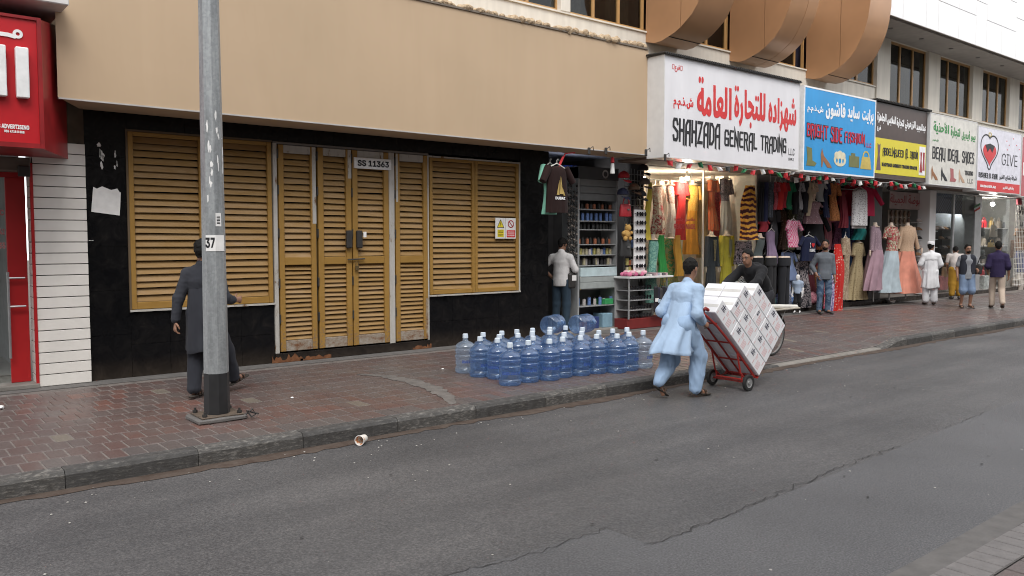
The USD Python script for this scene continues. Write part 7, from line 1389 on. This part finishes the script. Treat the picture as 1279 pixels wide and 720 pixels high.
def beard_mesh(J, h):
    c, s, R = J['head'], J['s'], headframe(J); hx, hy, hz = R.T; F = Field(c - .16 * s, c + .16 * s, h)
    F.egg(c + hx * .028 * s - hz * .062 * s, R, np.array([.071, .061, .064]) * s, .01); F.cone(c + hx * .094 * s + hy * .022 * s - hz * .056 * s, c + hx * .094 * s - hy * .022 * s - hz * .056 * s, .009 * s, .009 * s, .006)
    F.cut(c - hz * .055 * s, hz); F.egg(c + hx * .098 * s - hz * .079 * s, R, np.array([.02, .022, .008]) * s, .002, -1); F.wrinkle(.004, 40, 6, (1, 1, 1)); return F.mesh()
def shoes(t, J, h, m, sole, sandal=False):
    s = J['s']
    for q in 'LR':
        an, to = J['an' + q], J['to' + q]; d = to - an; d[2] = 0; d /= np.linalg.norm(d); ax = to - an
        toe = to + d * .05 * s; heel = an - d * .055 * s + (np.array([0, 0, -.045]) * s); low = min(to[2], heel[2])
        F = Field(np.minimum(heel, toe) - .12, np.maximum(heel, toe) + .15, h * .7); u = np.cross(np.cross(d, [0, 0, 1]), toe - heel); u /= np.linalg.norm(u); u *= np.sign(u[2]) if abs(u[2]) > .05 else 1
        F.cone(heel - u * .008, toe - u * .010, .034 * s, .040 * s, .01, u, .32); obj('sole', F.mesh(), sole, t, smooth=True)
        F = Field(np.minimum(heel, toe) - .12, np.maximum(heel, toe) + .18, h * .7)
        if sandal:
            for a in (.45, .72): p = heel + (toe - heel) * a; F.cone(p - np.cross(d, u) * .038 * s, p + np.cross(d, u) * .038 * s + u * 0, .012, .012, .01); F.cone(p - np.cross(d, u) * .03 * s + u * .03 * s, p + np.cross(d, u) * .03 * s + u * .03 * s, .016, .016, .02)
        else: F.cone(heel + u * .012, toe + u * .008, .038 * s, .036 * s, .02, u, .7); F.cone(heel + u * .03, an, .042 * s, .046 * s, .03)
        obj('sandal_strap' if sandal else 'shoe', F.mesh(), m, t, smooth=True)
def person(label, J, h, parts, hair=True, beard=False, skin=None, curl=.35, bulk=1.0, group=None, name='person', cat='person'):
    t = thing(name, label, cat, (0, 0, 0), 0, group); obj('body', body(J, h, curl, bulk), skin or SKIN, t, smooth=True)
    if name == 'person':
        R = headframe(J); hx, hy, hz = R.T; c, s = J['head'], J['s']
        for q in (-1, 1):
            e = obj('eye', trimesh.creation.icosphere(2, .0095 * s).apply_translation(c + hx * .078 * s + hy * q * .032 * s + hz * .008 * s), EYE_W, t, smooth=True); obj('iris', trimesh.creation.icosphere(1, .0075 * s).apply_translation(c + hx * .0832 * s + hy * q * .032 * s + hz * .007 * s), EYE_D, e, smooth=True)
            obj('eyebrow', tube([c + hx * .090 * s + hy * q * .015 * s + hz * .030 * s, c + hx * .090 * s + hy * q * .034 * s + hz * .035 * s, c + hx * .078 * s + hy * q * .052 * s + hz * .028 * s], [.004, .005, .003], 6), HAIR, t)
        if hair: obj('hair', hair_mesh(J, max(.006, h * .7)), HAIR, t, smooth=True)
        if beard: obj('beard', beard_mesh(J, max(.006, h * .7)), HAIR, t, smooth=True)
    for nm, m, mt in parts: obj(nm, m, mt, t, smooth=True)
    return t
near, mid_ = .0075, .011
# man in dark grey walking behind the pole
J = stand((3.03, 9.02, 0), 42, 1.72, shL=(-.01, .168, 1.35), shR=(.02, -.166, 1.35), elL=(-.09, .23, 1.09), wrL=(-.12, .25, .85), elR=(.02, -.24, 1.09), wrR=(.19, -.25, 1.06), handL=(-.1, .05, -1), handR=(.7, -.35, -.02), hipL=(0, .09, .92), hipR=(.02, -.09, .92), knL=(.02, .10, .49), anL=(-.07, .09, .085), toL=(.08, .11, .03), knR=(.28, -.10, .50), anR=(.46, -.11, .13), toR=(.60, -.14, .15))
DK = fb('dark_grey_cloth', (.036, .038, .046)); p0 = J['waist']
dm = person('man in dark grey tunic and trousers walking away behind the lamp pole', J, near, [('tunic', top(J, near, .96, .012, None, .011, 21, tail=False), DK), ('tunic_skirt', tunic_skirt(J, [(.01, 0, .40, .095, .135), (.01, 0, .32, .112, .158), (0, 0, .20, .115, .158), (0, 0, .05, .122, .166), (0, 0, -.08, .135, .176), (.03, 0, -.25, .16, .19), (.06, 0, -.42, .20, .205)], .10, 8, 5), DK), ('trousers', legs(J, near, .96, .012, .056, .014, 22), fb('dark_grey_trousers', (.032, .034, .042)))], curl=.5)
shoes(dm, J, near, M_strap, M_sole, True)
# man in pale blue pushing the truck
W = lambda *p: np.array(p, float)
J = stand((7.62, 6.2, -.14), 4, 1.70)
J.update(pelvis=W(7.60, 6.22, .74), waist=W(7.64, 6.22, .88), chest=W(7.71, 6.22, 1.06), neck=W(7.755, 6.22, 1.22), head=W(7.80, 6.21, 1.385), shL=W(7.715, 6.39, 1.135), shR=W(7.735, 6.05, 1.135), elL=W(7.58, 6.47, .87), elR=W(7.62, 5.97, .87), wrL=W(7.80, 6.46, .74), wrR=W(7.80, 6.02, .74), handL=W(.6, -.05, -.15), handR=W(.6, .05, -.15),
         hipL=W(7.60, 6.31, .74), hipR=W(7.61, 6.13, .74), knL=W(7.60, 6.33, .32), anL=W(7.38, 6.32, .06), toL=W(7.44, 6.31, -.09), knR=W(7.85, 6.12, .34), anR=W(7.80, 6.12, -.05), toR=W(7.96, 6.10, -.11), look=W(1, .12, -.12), f=W(.97, .05, 0) / np.linalg.norm([.97, .05]))
PB = fb('pale_blue_cotton', (.36, .48, .64)); pv = J['pelvis']
bm = person('man in pale blue tunic and baggy trousers pushing the hand truck', J, near, [('tunic', top(J, near, .88, .014, None, .010, 31, arm=.006, tail=False), PB), ('tunic_skirt', tunic_skirt(J, [(.125, 0, .36, .095, .14), (.105, 0, .29, .118, .170), (.07, 0, .20, .126, .176), (.03, 0, .08, .138, .185), (0, .01, -.04, .165, .20), (-.03, .03, -.14, .20, .215), (-.05, .05, -.24, .25, .235), (-.05, .06, -.34, .30, .25)], .16, 7, 9), PB), ('trousers', legs(J, near, .98, .032, .046, .022, 32), fb('pale_blue_trousers', (.31, .43, .60)))], curl=.95)
shoes(bm, J, near, M_strap, M_sole, True)
# rider
J = stand((10.9, 7.28, bz), 180, 1.66)
J.update(pelvis=W(10.88, BY, .93), waist=W(10.80, BY, 1.05), chest=W(10.64, BY, 1.22), neck=W(10.53, BY, 1.33), head=W(10.455, BY, 1.46), shL=W(10.58, BY - .18, 1.27), shR=W(10.58, BY + .18, 1.27), elL=W(10.36, BY - .25, 1.10), elR=W(10.36, BY + .25, 1.10), wrL=W(10.20, BY - .22, 1.04), wrR=W(10.20, BY + .22, 1.04), handL=W(-1, 0, -.2), handR=W(-1, 0, -.2), hipL=W(10.86, BY - .09, .90), hipR=W(10.86, BY + .09, .90), knL=W(10.50, BY - .11, .58), knR=W(10.44, BY + .11, .80), anL=W(10.72, BY - .12, .19), anR=W(10.64, BY + .12, .50), toL=W(10.58, BY - .13, .12), toR=W(10.50, BY + .13, .44), look=W(-1, -.1, -.25)); 
BJ = fb('black_jacket', (.018, .018, .020)); rd = person('man in black jacket riding the bicycle behind the cartons', J, mid_, [('jacket', top(J, mid_, .97, .022, None, .010, 41), BJ), ('trousers', legs(J, mid_, .95, .01, .06, .007, 42), fb('rider_trousers', (.03, .03, .035)))], curl=1.1); shoes(rd, J, mid_, M_hinge, M_sole)
DENIM = fb('denim_blue', (.035, .055, .10)); 
# shop man
J = stand((10.33, 11.22, .03), 25, 1.74, elL=(-.06, .36, 1.16), wrL=(.02, .19, .98), handL=(.3, -.4, -.6), look=(1, -.1, -.45), head=(.06, 0, 1.585), elR=(.06, -.25, 1.13), wrR=(.22, -.2, 1.12), handR=(1, .1, .1))
sm = person('man in white shirt and jeans standing in the shop entry', J, mid_, [('shirt', top(J, mid_, .55, .012, J['pelvis'][2] - .10, .007, 51), fb('white_shirt', (.62, .61, .60))), ('jeans', legs(J, mid_, .97, .004, .062, .007, 52), fb('jeans_a', (.030, .050, .072)))]); shoes(sm, J, mid_, M_hinge, M_sole)
p = J['pelvis'] - J['l'] * .19 + J['f'] * .02; sb = thing('shoulder_bag', 'black shoulder bag with white label on the hip of the man in the shop entry', 'bag', p); obj('bag_body', cbx(-.08, .10, -.05, .05, -.14, .14, .03), M_hinge, sb); obj('label', bx(-.03, .08, -.0535, -.051, .0, .10), M_paper, sb); obj('strap', tube([(0, 0, .13), (-.06, .12, .35), (-.1, .28, .52)], .012, 6), M_hinge, sb)
# man in grey shirt
J = stand((17.70, 10.22, 0), 232, 1.72, look=(1, -.6, -.05), wrR=(.08, -.2, .90), handR=(.3, .4, -.9), elR=(-.06, -.27, 1.12))
gm = person('bearded man in grey shirt and blue jeans standing before the clothes rails', J, mid_, [('shirt', top(J, mid_, .8, .008, J['pelvis'][2] - .12, .007, 61), fb('grey_shirt', (.13, .145, .165))), ('jeans', legs(J, mid_, .98, .0, .058, .007, 62), fb('jeans_b', (.045, .075, .13), (.12, .17, .24), 'floral', 5))], beard=True); shoes(gm, J, mid_, M_hinge, M_sole)
# man in white
J = stand((22.30, 9.85, 0), 35, 1.66, look=(1, -.55, 0), elR=(.02, -.25, 1.12), wrR=(.16, -.17, 1.0), handR=(.8, .3, -.2), elL=(-.02, .25, 1.12), wrL=(.14, .18, 1.0), handL=(.8, -.3, -.2))
WH = fb('white_cotton', (.68, .68, .69)); pv = J['pelvis']
wm = person('bearded man in white robe, white trousers and skullcap by the shoe shop', J, mid_, [('robe', top(J, mid_, .95, .024, None, .008, 71, tail=False), WH), ('robe_skirt', tunic_skirt(J, [(.01, 0, .40, .10, .14), (.01, 0, .32, .124, .168), (0, 0, .15, .130, .174), (0, 0, -.1, .152, .19), (0, 0, -.45, .19, .225)], .12, 8, 6), WH), ('trousers', legs(J, mid_, .93, .025, .07, .009, 72), WH)], beard=True); shoes(wm, J, mid_, M_strap, M_sole, True)
R = headframe(J); obj('skullcap', lathe([(.092, -.035), (.094, .0), (.090, .035), (.07, .055), (.0001, .062)], 22).apply_transform(np.vstack([np.hstack([R, (J['head'] + R[:, 2] * .075 - R[:, 0] * .012)[:, None]]), [0, 0, 0, 1]])), WH, wm, smooth=50)
# man in vest
J = stand((22.0, 8.82, 0), 222, 1.60, elL=(-.05, .24, 1.09), elR=(-.05, -.24, 1.09), wrR=(.06, -.26, .86), wrL=(.16, .22, 1.02), handL=(.7, -.3, -.1), knL=(.06, .11, .49), anR=(-.10, -.10, .085), toR=(.06, -.12, .03), look=(1, .1, -.05))
vm = person('bearded man in dark vest, grey T-shirt and denim shorts walking towards the viewer', J, mid_, [('t_shirt', top(J, mid_, .34, .016, J['pelvis'][2] - .12, .007, 81), fb('grey_tee', (.24, .25, .27))), ('shorts', legs(J, mid_, .55, .022, .075, .007, 82), fb('denim_shorts', (.19, .26, .38)))], beard=True); shoes(vm, J, mid_, M_strap, M_sole, True)
lo, hi = box_of(J, .3); F = Field(lo, hi, mid_); s, f_, l_ = J['s'], J['f'], J['l']
for q in (-1, 1): F.cone(J['pelvis'] + l_ * q * .075 + [0, 0, .02], J['chest'] + l_ * q * .085 + [0, 0, .04], .115, .115, .03, f_, 1.0 if False else .95)
F.cone(J['shL'] * .8 + J['shR'] * .2, J['shR'] * .8 + J['shL'] * .2, .088, .088, .03); F.egg(J['chest'] + f_ * .17 - [0, 0, .1], np.stack([f_, l_, [0, 0, 1]], 1), (.10, .055, .55), .01, -1); F.cut(J['pelvis'] + [0, 0, -.02], (0, 0, -1)); F.wrinkle(.008, 8, 4); obj('vest', F.mesh(), fb('dark_vest', (.030, .032, .042)), vm, smooth=True)
sb = thing('shoulder_bag', 'black cross body bag hanging on the man in dark vest', 'bag', J['pelvis'] + l_ * .24 + [0, 0, .12]); obj('bag_body', cbx(-.06, .06, -.10, .10, -.13, .13, .03), M_hinge, sb); obj('strap', tube([(0, 0, .12), (-.10, -.10, .32), (-.02, -.3, .40)], .012, 6), M_hinge, sb)
# man in navy shirt
J = stand((22.38, 8.25, 0), 25, 1.68, elL=(-.04, .23, 1.09), wrL=(.12, .22, .95), handL=(.8, -.1, -.3), elR=(-.05, -.23, 1.09), wrR=(.05, -.25, .86), knL=(.14, .10, .50), anL=(.10, .10, .085), toL=(.27, .12, .03), knR=(.0, -.10, .48), anR=(-.33, -.10, .16), toR=(-.21, -.11, .05), look=(1, -.1, 0))
nm_ = person('man in navy shirt and beige trousers walking away at the right', J, mid_, [('shirt', top(J, mid_, .62, .020, J['pelvis'][2] - .11, .009, 91), fb('navy_shirt', (.030, .022, .060))), ('trousers', legs(J, mid_, .97, .004, .058, .007, 92), fb('beige_trousers', (.44, .36, .29)))]); shoes(nm_, J, mid_, M_strap, M_sole, True)
# stooping person
J = stand((24.95, 10.3, 0), 30, 1.62, chest=(.12, 0, 1.24), neck=(.20, 0, 1.37), head=(.27, 0, 1.50), shL=(.17, .18, 1.33), shR=(.17, -.18, 1.33), elL=(.14, .24, 1.08), elR=(.10, -.25, 1.08), wrL=(.26, .2, .90), wrR=(.14, -.26, .86), look=(1, 0, -.5))
mp = person('person in white top and mustard trousers bending at the bag shop window', J, .013, [('top', top(J, .013, .35, .014, J['pelvis'][2] - .02, .007, 101), fb('white_top', (.55, .50, .47))), ('trousers', legs(J, .013, .9, .03, .06, .009, 102), fb('mustard_trousers', (.36, .20, .03)))]); shoes(mp, J, .013, M_hinge, M_sole)
# child mannequin among the jeans
J = stand((17.25, 10.62, .02), 200, .90, look=(1, -.5, 0))
cm_ = person('white child mannequin in pale top and black trousers beside the jeans forms', J, .009, [('top', top(J, .009, .30, .006, J['pelvis'][2] - .03, .003, 111), fb('child_top', (.36, .44, .56))), ('trousers', legs(J, .009, .97, .004, .05, .003, 112), fb('child_black', (.02, .02, .022)))], skin=M_mwhite, name='child_mannequin', cat='mannequin')
